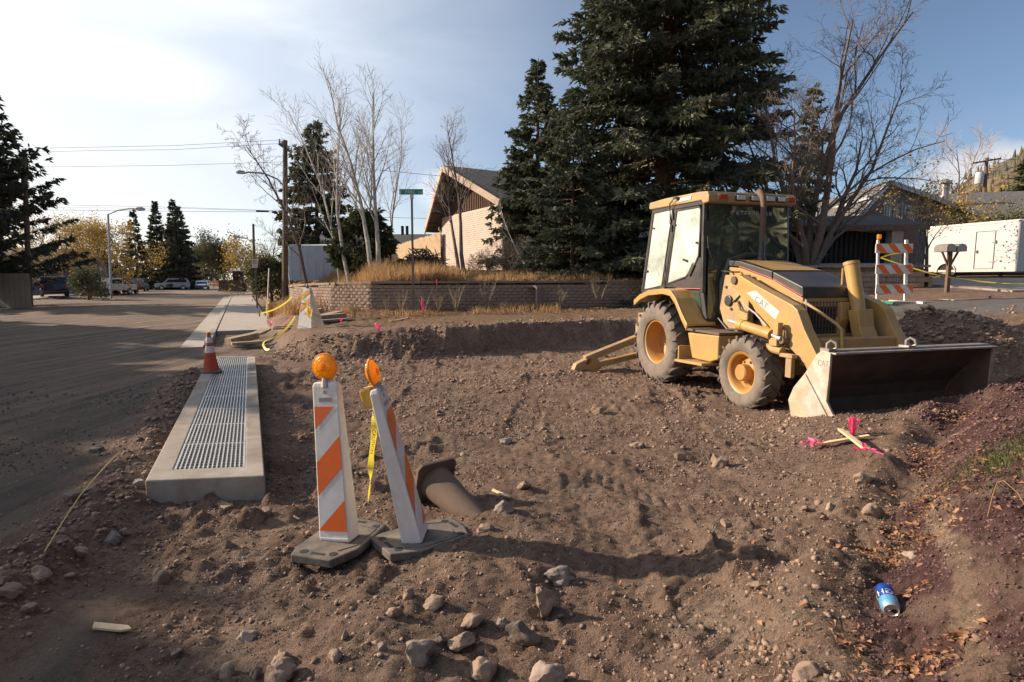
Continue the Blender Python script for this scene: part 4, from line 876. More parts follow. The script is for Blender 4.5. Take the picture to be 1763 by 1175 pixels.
def ribbon(name, pts, w, label, m=M_tape, side=(1, 0, 0), twist=None, group=None, letters=None):
    """flat tape following pts; side is the width direction"""
    P = [Vector(p) for p in pts]; n = len(P); S = []
    # resample by catmull-rom
    def cr(p0, p1, p2, p3, t): return .5*((2*p1)+(-p0+p2)*t+(2*p0-5*p1+4*p2-p3)*t*t+(-p0+3*p1-3*p2+p3)*t**3)
    for i in range(n-1):
        for k in range(8): S.append(cr(P[max(i-1, 0)], P[i], P[i+1], P[min(i+2, n-1)], k/8))
    S.append(P[-1]); vs = []; L = [0]; wd = []
    for i, p in enumerate(S):
        d = (S[min(i+1, len(S)-1)]-S[max(i-1, 0)]).normalized(); a = 0 if twist is None else twist(i/(len(S)-1))
        sd_ = Vector(side); sd_ = (sd_-d*sd_.dot(d)).normalized(); sd_ = (Matrix.Rotation(a, 3, d) @ sd_)
        wd.append(sd_); vs += [p-sd_*w/2, p+sd_*w/2]
        if i: L.append(L[-1]+(p-S[i-1]).length)
    b = MB(); b.add(vs, [(2*i, 2*i+1, 2*i+3, 2*i+2) for i in range(len(S)-1)])
    o = b.build(name, m, None, rec=False); tag(o, label, 'caution tape', group)
    if letters:
        b = MB(); Larr = np.array(L)
        def fn(x, y):
            i = int(np.clip(np.searchsorted(Larr, x)-1, 0, len(S)-2)); k = (x-L[i])/max(1e-6, L[i+1]-L[i]); p = S[i].lerp(S[i+1], k); q = wd[i].lerp(wd[i+1], k)
            nrm = q.cross(S[i+1]-S[i]).normalized()
            if nrm.y > 0: nrm = -nrm
            return p+q*(y-w*.34)+nrm*.0015
        x = .03
        while x < L[-1]-.25:
            vs2, fs2 = text2d('CAUTION', w*.62); b.add([fn(x+a, c) for a, c in vs2], fs2); x += vs2[:, 0].max()+.09
        if b.v: b.build('lettering', M_ink, o, rec=False)
    return o
hang = [at(u, v, Y=Y) for u, v, Y in ((649, 668, 3.60), (644, 690, 3.60), (642, 712, 3.60), (644, 745, 3.59), (640, 780, 3.58), (638, 805, 3.57), (637, 832, 3.57), (634, 862, 3.57))]
ribbon('caution_tape', hang, .040, 'yellow caution tape dangling from the leaning warning panel', side=(1, 0, 0), twist=lambda q: 1.3*math.sin(q*8.5)+.35, letters=True)
b = MB(); c0 = at(646, 660, Y=3.6)
for k in range(5):
    a = k*1.3; p = [c0+Vector((.035*math.cos(a+j*.9), .03*math.sin(a*2+j), .035*math.sin(a+j*1.2)-.01*k)) for j in range(6)]; b.tube(p, .006, 4)
kn = b.build('tape_knot', M_tape, None); tag(kn, 'crumpled knot of yellow tape tied under the leaning panel light', 'caution tape')
ribbon('caution_tape', [at(652, 672, Y=3.57), at(657, 682, Y=3.55), at(661, 692, Y=3.56)], .04, 'short torn end of yellow tape sticking out beside the battery case', side=(.7, 0, .7))

def cone(name, h, r, label, m=M_cone, bands=True, group=None, tip=.22):
    root = empty(name, (0, 0, 0), 0, label, 'traffic cone', group)
    q = r*1.28
    b = MB(); b.prism_xy([(-q, -q*.8), (-q*.8, -q), (q*.8, -q), (q, -q*.8), (q, q*.8), (q*.8, q), (-q*.8, q), (-q, q*.8)], 0, .035); b.build('base_plate', M_rubbase if m is M_cone else m, root, bevel=.006)
    b = MB(); rt = r*tip
    def rr(z): return r+(rt-r)*(z-.035)/(h-.035)
    b.lathe([(r, .035), (rt, h-.006), (rt*.6, h), (rt*.45, h), (rt*.45, h-.05)], (0, 0, 0), 'Z', 28); bd = b.build('cone_body', m, root, smooth=True)
    if bands:
        for z0, z1 in ((.50*h, .66*h), (.74*h, .88*h)):
            b = MB(); b.lathe([(rr(z0)+.002, z0), (rr(z1)+.002, z1)], (0, 0, 0), 'Z', 28); b.build('reflective_band', M_wsheet, bd, smooth=True)
    return root
c1 = cone('traffic_cone', .66, .118, 'orange traffic cone with white bands standing on the grates of the drain'); p = at(364, 641, z=.178); c1.location = p; c1.rotation_euler = (rad(2), rad(-1), .6)
c2 = cone('traffic_cone', .68, .135, 'mud-brown cone lying on its side behind the leaning warning panel', m=M_conedirty, bands=False, tip=.55)
fp = at(757, 830, Y=4.2); tp = at(832, 898, Y=3.80); ax = (tp-fp).normalized(); c2.location = tp-ax*.64-Vector((0, 0, .03)); c2.rotation_euler = ax.to_track_quat('Z', 'Y').to_euler()
c3 = cone('traffic_cone', .7, .14, 'small orange cone on the far left pavement in front of the grey fence'); p = G(29, 516); c3.location = p
c4 = cone('traffic_cone', .7, .14, 'distant orange cone at the end of the sidewalk, nearer one', group='far cones by the sidewalk end'); c4.location = G(408, 491)
c5 = cone('traffic_cone', .7, .14, 'distant orange cone at the end of the sidewalk, farther one', group='far cones by the sidewalk end'); c5.location = G(413, 489)
c6 = cone('safety_drum', .8, .2, 'orange and white drum at the left kerb with a lit-looking amber lens', bands=True); c6['category'] = 'drum'; c6.location = G(206, 494)
b = MB(); b.lathe([(0, -.03), (.12, 0), (0, .03)], (0, 0, .92), 'Y', 16); b.build('amber_lens', M_amber, c6)
b = MB(); fc = G(183, 500); 
c7 = cone('traffic_cone', .5, .12, 'small red cone on the left pavement beside the drum'); c7.location = G(182, 500)

# the third striped panel with a loose nest of tape, on the bank
def panel_board():
    p = G(524, 566); root = empty('striped_barricade', p, rad(-20), 'faded orange striped barricade board draped with yellow tape on the dirt bank', 'barricade')
    b = MB(); h = 1.02
    b.add([(-.22, 0, 0), (.22, 0, 0), (.07, .18, h), (-.13, .18, h), (-.22, .03, 0), (.22, .03, 0), (.07, .21, h), (-.13, .21, h)], [(0, 1, 2, 3), (7, 6, 5, 4), (0, 4, 5, 1), (1, 5, 6, 2), (2, 6, 7, 3), (3, 7, 4, 0)])
    b.build('board', M_white, root)
    b = MB()
    for P in stripes(-.205, .205, -.115, .055, .36, .98, .14, .85, .0):
        b.add([((x-(-.03*z)*0), .18*z/h-.006, z) for x, z in P], [tuple(range(len(P)))])
    b.build('orange_stripe', M_yorg, root)
    b = MB(); b.add([(-.13, .42, 0), (.3, .42, 0), (.10, .2, h), (-.10, .2, h)], [(0, 1, 2, 3)]); b.build('rear_board', M_white, root)
    b = MB(); b.cyl((-.02, .2, h), (-.02, .2, h+.06), .04, 10); b.build('light_mount', M_post, root)
    return p
pb = panel_board()
def tape_from(pts, w, label, **k): return ribbon('caution_tape', [at(u, v, Y=Y) for u, v, Y in pts], w*.62, label, **k)
tape_from(((502, 512, 14.5), (490, 523, 15), (470, 534, 15.8), (449, 540, 16.5)), .07, 'yellow tape stretched from the faded barricade to the sidewalk stake', side=(0, 0, 1))
tape_from(((508, 545, 14.2), (498, 560, 14.0), (485, 573, 13.5), (470, 582, 13.0), (457, 587, 12.6), (453, 594, 12.4), (458, 602, 12.2), (464, 601, 12.1)), .075, 'yellow tape trailing down the dirt bank to the ground', side=(0, 0, 1), twist=lambda q: q*3)
tape_from(((512, 502, 14.3), (522, 512, 14.25), (530, 530, 14.2), (535, 548, 14.2), (537, 553, 14.2)), .06, 'loop of yellow tape lying down the right edge of the faded barricade', side=(0, 0, 1), twist=lambda q: 1+q*4)
tape_from(((519, 500, 14.3), (530, 518, 14.2), (528, 536, 14.2), (534, 548, 14.2), (538, 530, 14.2)), .05, 'second twisted loop of yellow tape on the faded barricade', side=(1, 0, .3), twist=lambda q: q*5)
tape_from(((503, 544, 14.3), (494, 553, 14.5), (485, 563, 14.8)), .03, 'pink ribbon running down from the faded barricade', side=(0, 0, 1), m=M_pink)
tape_from(((1516, 444, 14.5), (1540, 452, 14.6), (1575, 463, 14.8), (1615, 474, 15), (1655, 480, 15.3), (1700, 486, 15.6), (1763, 489, 16), (1900, 486, 17)), .055, 'long yellow tape sagging from the three-rail barricade past the white trailer', side=(0, 0, 1), twist=lambda q: 1.2*math.sin(q*9))
tape_from(((1516, 444, 14.5), (1535, 438, 14.5), (1562, 434, 14.5)), .05, 'short yellow tape crossing between the posts of the three-rail barricade', side=(0, 0, 1))
b = MB(); p = G(447, 550); b.bar(p, p+Vector((.0, 0, .35)), .05, .04); tag(b.build('wooden_stake', M_wood, None), 'short wooden stake at the sidewalk edge holding yellow tape', 'stake')

def type3():
    root = empty('three_rail_barricade', (9.6, 14.4, H(9.6, 14.4)), 0, 'white barricade with three orange striped rails standing on the side street by the mailbox', 'barricade')
    o = root.location
    xs_ = {}
    for nm, u, w in (('left', 1513, .055), ('right', 1562, .075)):
        pb_ = at(u-1, 522, Y=14.4)-o; pt2 = at(u+1, 413, Y=14.4)-o
        b = MB(); b.bar((pb_.x, .05, 0), (pt2.x, .05, pt2.z), w, .05, up=(0, 1, 0)); b.build('post', M_white, root, bevel=.005)
        b = MB(); b.bar((pb_.x, -.6, .03), (pb_.x, .65, .03), .06, .06); b.build('foot', M_gsign if nm == 'left' else M_white, root)
    for (v0, v1) in ((436, 420), (472, 456), (506, 490)):
        a = at(1507, v0, Y=14.4)-o; c = at(1572, v1, Y=14.4)-o
        b = MB(); b.box(((a.x+c.x)/2, 0, (a.z+c.z)/2), (c.x-a.x, .03, c.z-a.z)); r = b.build('rail', M_wsheet, root, bevel=.004)
        b = MB()
        for P in stripes(a.x+.005, c.x-.005, a.x+.005, c.x-.005, a.z+.005, c.z-.005, .20, -1.15, a.x*-1.15*0+.02): b.add([(x, -.0175, z) for x, z in P], [tuple(range(len(P)))])
        b.build('orange_stripe', M_org, r)
    b = MB(); q = at(1515, 408, Y=14.4)-o; b.box((q.x, .03, q.z), (.09, .07, .12)); b.build('warning_light', M_amber, root, bevel=.015)
type3()

# ------------------------------------------------------------------ street furniture
def sign_post():
    p = at(712, 543, Y=17); p.z = H(p.x, p.y)-.1; tp_ = at(709, 342, Y=17); root = empty('street_sign', p, 0, 'green street name sign reading PARK on a tall thin post before the retaining wall', 'street sign')
    L = tp_-p
    b = MB(); b.bar((0, 0, 0), (L.x, 0, L.z), .055, .05, up=(0, 1, 0)); b.build('post', M_post, root)
    b = MB(); b.box((L.x+.0, 0, L.z+.05), (.10, .06, .13)); b.build('bracket', M_steel, root, bevel=.01)
    a = at(687.5, 335.5, Y=17)-p; c = at(728, 326, Y=17)-p; z0, z1 = a.z, c.z
    b = MB(); b.box(((a.x+c.x)/2, 0, (z0+z1)/2), (c.x-a.x, .012, z1-z0)); bl = b.build('blade', M_gsign, root)
    b = MB(); h = z1-z0
    add_text(b, 'E', h*.62, lambda x, y: (a.x+.02+x, -.008, z0+h*.18+y)); add_text(b, 'PARK', h*.66, lambda x, y: (a.x+.175+x, -.008, z0+h*.17+y), .82)
    add_text(b, 'DR', h*.45, lambda x, y: (a.x+.56+x, -.008, z0+h*.16+y), .9); b.build_each('lettering', mat('sign_white', (.55, .6, .58), .5, .1), bl)
sign_post()
def noparking():
    p = at(442.5, 524, Y=31); root = empty('no_parking_sign', (p.x, p.y, H(p.x, p.y)-.1), 0, 'small white and red no parking sign on a post beside the sidewalk', 'road sign'); o = root.location
    b = MB(); tpz = at(443, 447, Y=31).z-o.z; b.box((0, 0, tpz/2), (.06, .05, tpz)); b.build('post', M_post, root)
    b = MB(); b.box((0, -.035, tpz-.22), (.31, .01, .46)); s_ = b.build('plate', mat('sign_pinkish_white', (.72, .62, .62), .5, .08), root, bevel=.004)
    b = MB()
    n = 20
    for k in range(n):
        a0, a1 = 2*PI*k/n, 2*PI*(k+1)/n
        b.add([(math.cos(q)*r, -.042, tpz-.15+math.sin(q)*r) for q, r in ((a0, .085), (a1, .085), (a1, .11), (a0, .11))], [(0, 1, 2, 3)])
    b.bar((-.07, -.043, tpz-.08), (.07, -.043, tpz-.22), .02, .002, up=(0, 1, 0)); b.build('red_circle', M_redl, s_)
    b = MB(); add_text(b, 'P', .13, lambda x, y: (-.04+x, -.0415, tpz-.215+y)); b.build('letter', M_ink, s_)
    b = MB(); b.bar((-.10, -.042, tpz-.36), (.10, -.042, tpz-.36), .02, .002, up=(0, 1, 0)); b.build('arrow', M_redl, s_)
noparking()
def hydrant():
    p = at(465, 531, Y=24); root = empty('fire_hydrant', (p.x, p.y, H(p.x, p.y)-.05), 0, 'dull yellow fire hydrant among dry grass right of the sidewalk', 'fire hydrant')
    b = MB(); b.lathe([(.16, 0), (.16, .05), (.11, .07), (.11, .52), (.145, .54), (.145, .59), (.12, .66), (.07, .73), (.03, .76), (.03, .81), (0, .81)], (0, 0, 0), n=18); b.build('barrel', M_hyd, root, smooth=True)
    for d in (-1, 1):
        b = MB(); b.cyl((0, 0, .44), (d*.19, 0, .44), .055, 10); b.build('outlet_cap', M_hyd, root)
    b = MB(); b.cyl((0, 0, .40), (0, -.2, .40), .075, 10); b.build('pumper_cap', M_hyd, root)
hydrant()
def mailbox():
    p = at(1630, 503, Y=16); z = H(p.x, p.y); root = empty('mailbox', (p.x, p.y, z), 0, 'grey twin mailbox on a post in front of the white trailer', 'mailbox'); o = root.location
    zt = at(1630, 434, Y=16).z-z
    b = MB(); b.box((0, 0, zt/2-.05), (.09, .09, zt+.1)); b.bar((-.22, 0, zt), (0, 0, zt-.45), .04, .04, up=(0, 1, 0)); b.bar((.22, 0, zt), (0, 0, zt-.45), .04, .04, up=(0, 1, 0)); b.build('post', M_pole, root)
    for k, x in enumerate((-.15, .15)):
        b = MB(); b.prism([(-.13, 0), (.13, 0), (.13, .12), (.09, .19), (0, .215), (-.09, .19), (-.13, .12)], lambda q: (x+q[0], -.24, zt+q[1]), lambda q: (x+q[0], .24, zt+q[1])); b.build('letter_box', M_metal, root, bevel=.005)
mailbox()
def chute():
    p = G(920, 528); root = empty('concrete_pipe_stub', (p.x, p.y, p.z), rad(-35), 'hollow square concrete block standing open-ended against the retaining wall', 'concrete block')
    b = MB(); w = .30; h = .62
    O = [(-w, 0), (w, 0), (w, h), (w-.07, h+.06), (-w+.07, h+.06), (-w, h)]; I = [(-w+.07, .07), (w-.07, .07), (w-.07, h-.03), (w-.12, h), (-w+.12, h), (-w+.07, h-.03)]
    n = 6; b.add([(x, -.3, z) for x, z in O]+[(x, -.3, z) for x, z in I]+[(x, .3, z) for x, z in O]+[(x, .3, z) for x, z in I],
                 [(i, (i+1) % n, n+(i+1) % n, n+i) for i in range(n)]+[(2*n+i, 3*n+i, 3*n+(i+1) % n, 2*n+(i+1) % n) for i in range(n)]+[(i, 2*n+i, 2*n+(i+1) % n, (i+1) % n) for i in range(n)]+[(n+i, n+(i+1) % n, 3*n+(i+1) % n, 3*n+i) for i in range(n)])
    b.build('shell', mat('brown_concrete', (.26, .19, .155), .9, .2, 6, bump=.004), root, bevel=.01)
    b = MB(); b.box((0, .1, h/2), (2*w-.15, .02, h-.1)); b.build('inner_wall', M_rust, root)
    b = MB(); b.tube([(-.32, -.2, h-.1), (-.36, -.26, h-.14), (-.33, -.3, h-.1)], .02, 5); b.build('lifting_lug', M_metal, root)
chute()

# utility poles, lamps, wires
def pole(u0, v0, u1, v1, Y, r, label, arms=None, transformer=False):
    p0 = at(u0, v0, Y=Y); p1 = at(u1, v1, Y=Y); p0.z = min(p0.z, H(p0.x, p0.y))-.2
    root = empty('utility_pole', p0, 0, label, 'utility pole'); L = p1-p0
    b = MB(); b.tube([(0, 0, 0), L*.5, L], [r, r*.85, r*.68], 10); b.build('shaft', M_pole, root, smooth=True)
    if arms:
        for (h, w, tilt) in arms:
            c = L-Vector((0, 0, h)); b = MB(); b.bar(c+Vector((-w, 0, -w*tilt)), c+Vector((w, 0, w*tilt)), .12, .12); a = b.build('crossarm', M_pole, root)
            b = MB()
            for k in (-1, -.55, .55, 1): b.lathe([(.05, 0), (.06, .06), (.03, .1), (.05, .14), (0, .18)], c+Vector((k*w*.95, 0, k*w*tilt+.05)), n=8)
            b.build_each('insulator', M_grey, a)
    if transformer:
        b = MB(); b.lathe([(0, 0), (.28, 0), (.30, .05), (.30, .85), (.26, .92), (.0, .95)], L+Vector((-.55, -.1, -2.1)), n=18); b.build('transformer', M_grey, root, smooth=True)
        b = MB(); b.tube([L+Vector((-.55, -.1, -1.2)), L+Vector((-.5, -.1, -.8)), L+Vector((-.2, 0, -.4))], .02, 5); b.build('lead', M_dark, root)
    return p1
tpA = pole(50, 512, 41, 258, 36, .17, 'leaning brown utility pole in front of the big spruce at the far left')
tpB = pole(488, 478, 491, 242, 27, .15, 'dark utility pole carrying a lamp arm, left of the aspens', arms=[(.35, .28, -.7)])
tpC = pole(260, 486, 259, 377, 92, .2, 'distant dark pole between the far conifers')
tpD = pole(437, 470, 436, 386, 58, .16, 'distant pole among bare trees right of the road')
tpE = pole(1696, 350, 1699, 272, 48, .19, 'brown pole with wide crossarm and grey transformer above the right roofs', arms=[(.25, 1.15, .17)], transformer=True)
def lamp(pts, r, label, head, name='street_lamp', onpole=False):
    P = [at(*q[:2], Y=q[2]) for q in pts]
    if not onpole: P[0].z = H(P[0].x, P[0].y)-.1
    root = empty(name, P[0], 0, label, 'street lamp'); Q = [q-P[0] for q in P]
    b = MB(); b.tube(Q, [r]*2+[r*.6]*(len(Q)-2) if not onpole else r, 8); b.build('pole' if not onpole else 'arm', M_grey if not onpole else M_post, root, smooth=True)
    h = Q[-1]; d = (Q[-1]-Q[-2]).normalized(); b = MB(); b.prism([(0, -.05), (.25, -.09), (.75, -.08), (.85, 0), (.6, .10), (.2, .08)], lambda q: h+d*q[0]*head+Vector((0, -.14*head, q[1]*head*1.6)), lambda q: h+d*q[0]*head+Vector((0, .14*head, q[1]*head*1.6))); b.build('lamp_head', M_grey, root, bevel=.02)
lamp([(190, 492, 52), (186, 371, 52), (187, 369, 52), (205, 362, 52), (222, 360, 52), (233, 360, 52)], .09, 'grey street lamp with a curved arm on the left side of the road', 1.0)
lamp([(490, 322, 27), (478, 309, 27), (455, 299, 27), (430, 297, 27), (424, 297, 27)], .035, 'cobra-head lamp arm fixed to the dark utility pole, pointing left over the road', .55, onpole=True)
lamp([(436, 420, 58), (425, 411, 58), (414, 409, 58)], .04, 'distant lamp arm reaching left from the pole among bare trees', .9, onpole=True)
WM = M_dark
def wire(pts, r, k):
    P = [at(u, v, Y=Y) for u, v, Y in pts]; b = MB(); S = []
    for a, c in zip(P[:-1], P[1:]):
        for i in range(8): q = a.lerp(c, i/8); q.z -= 0.0; S.append(q)
    S.append(P[-1]); b.tube(S, r, 4); o = b.build('overhead_wire', WM, None); tag(o, k, 'overhead wire')
    return o
wire(((-300, 262, 30), (150, 254, 29), (300, 251, 28), (490, 241, 27)), .008, 'topmost thin wire running left from the top of the dark utility pole')
wire(((-300, 270, 30), (150, 260, 29), (300, 258, 28), (490, 247, 27)), .008, 'second thin wire running left just under the topmost one')
wire(((-300, 292, 30), (150, 287, 29), (300, 285, 28), (490, 279, 27)), .008, 'third thin wire running left, well below the top pair')
wire(((-300, 345, 45), (100, 353, 45), (300, 357, 45), (520, 365, 45)), .014, 'upper of the low wires crossing above the far conifers')
wire(((-300, 352, 45), (100, 358, 45), (300, 359, 45), (520, 365, 45)), .012, 'middle of the low wires crossing above the far conifers')
wire(((-300, 360, 45), (100, 362, 45), (300, 364, 45), (520, 366, 45)), .018, 'lowest and thickest of the wires above the far conifers')
wire(((491, 250, 27), (640, 292, 28), (775, 305, 29), (900, 305, 30)), .012, 'wire running right from the dark pole to the brick house gable')
wire(((491, 372, 30), (640, 374, 32), (720, 376, 34), (800, 380, 36)), .012, 'low wire behind the aspens running toward the brick house')
wire(((1699, 274, 48), (1900, 280, 60)), .02, 'wire leaving the transformer pole to the right')
b = MB(); q = at(452, 364, Y=45); b.box(q, (.95, .12, .12)); tag(b.build('wire_splice_box', M_dark, None), 'small dark splice box hanging on the low wires left of the dark pole', 'splice box')

# ------------------------------------------------------------------ retaining walls built of blocks
def block_wall(name, path, z0, z1fn, label, bl, bh, nmax, step_down=None, cap=True, depth=.26):
    P = [Vector((a, b_, 0)) for a, b_ in path]; seg = [(P[i+1]-P[i]).length for i in range(len(P)-1)]; Ltot = sum(seg)
    def pos(l):
        for i, s in enumerate(seg):
            if l <= s or i == len(seg)-1: d = (P[i+1]-P[i])/s; return P[i]+d*l, d
            l -= s
    root = empty(name, (P[len(P)//2].x, P[len(P)//2].y, z0), 0, label, 'wall'); off = root.location
    b = MB(); l = 0
    while l < Ltot:
        l2 = min(l+.6, Ltot); a, d = pos(l); c, d2 = pos(l2); n = Vector((-d.y, d.x, 0)); n2 = Vector((-d2.y, d2.x, 0)); h = z1fn(l)-.05
        b.add([(a+n*.10)-off+Vector((0, 0, -.5+z0)), (c+n2*.10)-off+Vector((0, 0, -.5+z0)), (c+n2*.24)-off+Vector((0, 0, -.5+z0)), (a+n*.24)-off+Vector((0, 0, -.5+z0)),
               (a+n*.10)-off+Vector((0, 0, h)), (c+n2*.10)-off+Vector((0, 0, h)), (c+n2*.24)-off+Vector((0, 0, h)), (a+n*.24)-off+Vector((0, 0, h))], [(3, 2, 1, 0), (4, 5, 6, 7), (0, 1, 5, 4), (1, 2, 6, 5), (2, 3, 7, 6), (3, 0, 4, 7)])
        l = l2
    b.build('mortar_core', M_stone, root)
    me0 = []
    for k in range(6):
        q = MB(); x, z = bl/2-.004, bh/2-.004; j = [random.uniform(-.010, .010) for _ in range(4)]
        q.add([(-x, -.02+j[0], -z), (x, -.02+j[1], -z), (x, .10, -z), (-x, .10, -z), (-x, -.02+j[2], z), (x, -.02+j[3], z), (x, .10, z), (-x, .10, z), (0, -.04, -z*.9), (0, -.035, z*.9), (-x*.98, .10, 0), (x, .1, 0)],
              [(0, 8, 9, 4), (8, 1, 5, 9), (1, 2, 6, 5), (3, 0, 4, 7), (4, 9, 5, 6, 7), (0, 3, 2, 1, 8)])
        o = q.build('block', M_block, None, rec=False); me0.append(o.data); bpy.data.objects.remove(o)
    far = MB(); cnt = 0; c = 0; zz = z0
    rows = []
    nc = int(math.ceil((max(z1fn(0), z1fn(Ltot/2), z1fn(Ltot))-z0)/bh))
    cand = []
    for c in range(nc):
        l = (c % 2)*bl*.5
        while l < Ltot:
            zt = z0+(c+1)*bh
            if zt <= z1fn(l)+.02: cand.append((l, z0+(c+.5)*bh, c))
            l += bl
    cand.sort(key=lambda q: (pos(q[0])[0].length+(0 if pos(q[0])[0].x < 3.4 else 50)))
    for i, (l, z, c) in enumerate(cand):
        p, d = pos(l); ang = math.atan2(d.y, d.x); m = me0[random.randrange(6)]
        if i < nmax:
            o = bpy.data.objects.new('block', m); col.objects.link(o); o.parent = root; o.location = (p.x-off.x, p.y-off.y, z-off.z); o.rotation_euler = (0, 0, ang)
        else:
            R = Matrix.Rotation(ang, 3, 'Z'); far.add([R @ v.co+Vector((p.x-off.x, p.y-off.y, z-off.z)) for v in m.vertices], [tuple(f.vertices) for f in m.polygons])
    if far.v: far.build('far_blocks', M_block, root, kind='stuff', rec=False)
    if cap:
        l = 0; b = MB()
        while l < Ltot-.1:
            l2 = min(l+.40, Ltot); a, d = pos(l+.006); cc, d2 = pos(l2-.006); n = Vector((-d.y, d.x, 0)); h = z1fn(l)
            rot = Matrix.Rotation(math.atan2(d.y, d.x), 3, 'Z'); mid = (a+cc)/2+n*.10; L_ = (cc-a).length
            b.box((mid.x-off.x, mid.y-off.y, h-off.z+.035+random.uniform(-.003, .003)), (L_, .30, .07), rot); l = l2
        b.build('cap_course', M_block, root, kind='stuff')
    return root
wl = [0]
for a, c in zip(wall_path[:-1], wall_path[1:]): wl.append(wl[-1]+math.hypot(c[0]-a[0], c[1]-a[1]))
wtop = [1.30, 1.36, 1.45, 1.50, 1.54, 1.55, 1.56, 1.57, 1.60, 1.66]
block_wall('retaining_wall', wall_path, .55, lambda l: float(np.interp(l, wl, wtop)), 'curved reddish block retaining wall holding up the dry grass terrace', .245, .105, 299)
block_wall('low_stone_wall', wall2_path, .95, lambda l: 2.05, 'low brown stone wall below the dark garage, behind the three-rail barricade', .42, .16, 60, cap=True)

# ------------------------------------------------------------------ houses
def brick_house():
    n = Vector((-.868, -.497, 0)); bk = -n; tg = Vector((.497, -.868, 0))
    R = Vector((-.43, 26.0, 0)); L = Vector((-3.87, 32.0, 0)); Wd = (R-L).length
    root = empty('brick_house', (R.x, R.y, 2.1), 0, 'pale pinkish brick house end with brown slatted gable and dark shingle roof', 'house'); off = root.location
    def q(a, d, z): p = L+(R-L)*a+bk*d; return Vector((p.x, p.y, z))-off
    zb, zt = 1.6, 5.05
    def prism(P, d0, d1, m, name, **k):
        b = MB(); nn = len(P); b.add([q(a, d0, z) for a, z in P]+[q(a, d1, z) for a, z in P], [tuple(range(nn)), tuple(range(nn, 2*nn))[::-1]]+[(i, nn+i, nn+(i+1) % nn, (i+1) % nn) for i in range(nn)]); return b.build(name, m, root, **k)
    # mortar wall with courses of bricks
    w = prism([(0, zb), (1, zb), (1, zt), (0, zt)], .02, .22, M_brick, 'end_wall')
    b = MB(); course = .10; nb = int((zt-zb)/course)
    for r in range(nb):
        off_ = (r % 2)*.5; k = 0; nl = 17; z0 = zb+r*course+.006; z1 = z0+course-.012
        for k in range(nl+1):
            a0 = max(0, (k-off_)/nl+.0009); a1 = min(1, (k+1-off_)/nl-.0009)
            if a1 <= a0: continue
            jd = random.uniform(-.004, .004); d = -.005+jd
            b.add([q(a0, .021, z0), q(a1, .021, z0), q(a1, .021, z1), q(a0, .021, z1), q(a0, d, z0), q(a1, d, z0), q(a1, d, z1), q(a0, d, z1)], [(4, 5, 6, 7), (0, 1, 5, 4), (1, 2, 6, 5), (2, 3, 7, 6), (3, 0, 4, 7)])
    b.build('brick_courses', M_brick, root, kind='stuff')
    b = MB(); a_ = [q(1, .22, zb), q(1, 14, zb), q(1, 14, zt), q(1, .22, zt), q(.975, .22, zb), q(.975, 14, zb), q(.975, 14, zt), q(.975, .22, zt)]; b.add(a_, [(0, 1, 2, 3), (4, 5, 6, 7), (3, 2, 6, 7), (0, 3, 7, 4)]); b.build('side_wall', M_brick, root)
    b = MB(); a_ = [q(0, .22, zb), q(0, 14, zb), q(0, 14, zt), q(0, .22, zt)]; b.add(a_, [(0, 1, 2, 3)]); b.build('rear_side_wall', M_brick, root)
    # roof: a prow gable whose ridge runs out past the wall
    pk = (.46, 7.05); er = (1.06, 4.98); el = (-.24, 4.35); out_pk, out_e = -1.25, -.35
    def slab(e, nm):
        b = MB(); t = .16
        P = [q(pk[0], out_pk, pk[1]), q(e[0], out_e, e[1]), q(e[0], 14, e[1]), q(pk[0], 14, pk[1])]
        b.add(P+[p+Vector((0, 0, t)) for p in P], [(0, 1, 2, 3), (7, 6, 5, 4), (0, 4, 5, 1), (1, 5, 6, 2), (2, 6, 7, 3), (3, 7, 4, 0)]); return b.build(nm, M_shingle, root)
    slab(er, 'roof'); slab(el, 'roof')
    for e in (er, el):
        b = MB(); b.bar(q(pk[0], out_pk-.04, pk[1]+.03), q(e[0], out_e-.04, e[1]+.03), .07, .30); b.build('fascia', M_fascia, root)
        b = MB()
        for j in range(1, 6):
            k = j/6; a = pk[0]+(e[0]-pk[0])*k; z = pk[1]+(e[1]-pk[1])*k-.08; d = out_pk+(out_e-out_pk)*k
            b.bar(q(a, d+.05, z), q(a, .1, z), .08, .14)
        b.build_each('rafter', M_brownwood, root)
    # slatted gable infill
    prism([(.0, 5.055), (.985, 5.055), (.46, 6.98)], .12, .16, M_dksiding, 'gable_backing')
    b = MB(); ns = 34
    for i in range(ns):
        a = .01+.97*i/ns; top = pk[1]-.1-(pk[1]-5.08)*abs(a-.46)/(.46 if a < .46 else .54)
        if top > 5.12: b.bar(q(a, .06, 5.06), q(a, .06, top), .10, .05, up=tg)
    b.build_each('gable_slat', M_brownwood, root)
    b = MB(); p0 = q(-.03, -.1, 4.4); b.tube([p0+Vector((0, 0, .15)), p0, p0+Vector((.25, 0, -.25)), p0+Vector((.28, 0, -2.6))], .04, 6); b.build('downpipe', M_white, root)
    b = MB(); b.bar(q(1.07, -.3, 4.95), q(1.07, 13, 4.95), .12, .1); b.build('gutter', M_brownwood, root)
brick_house()
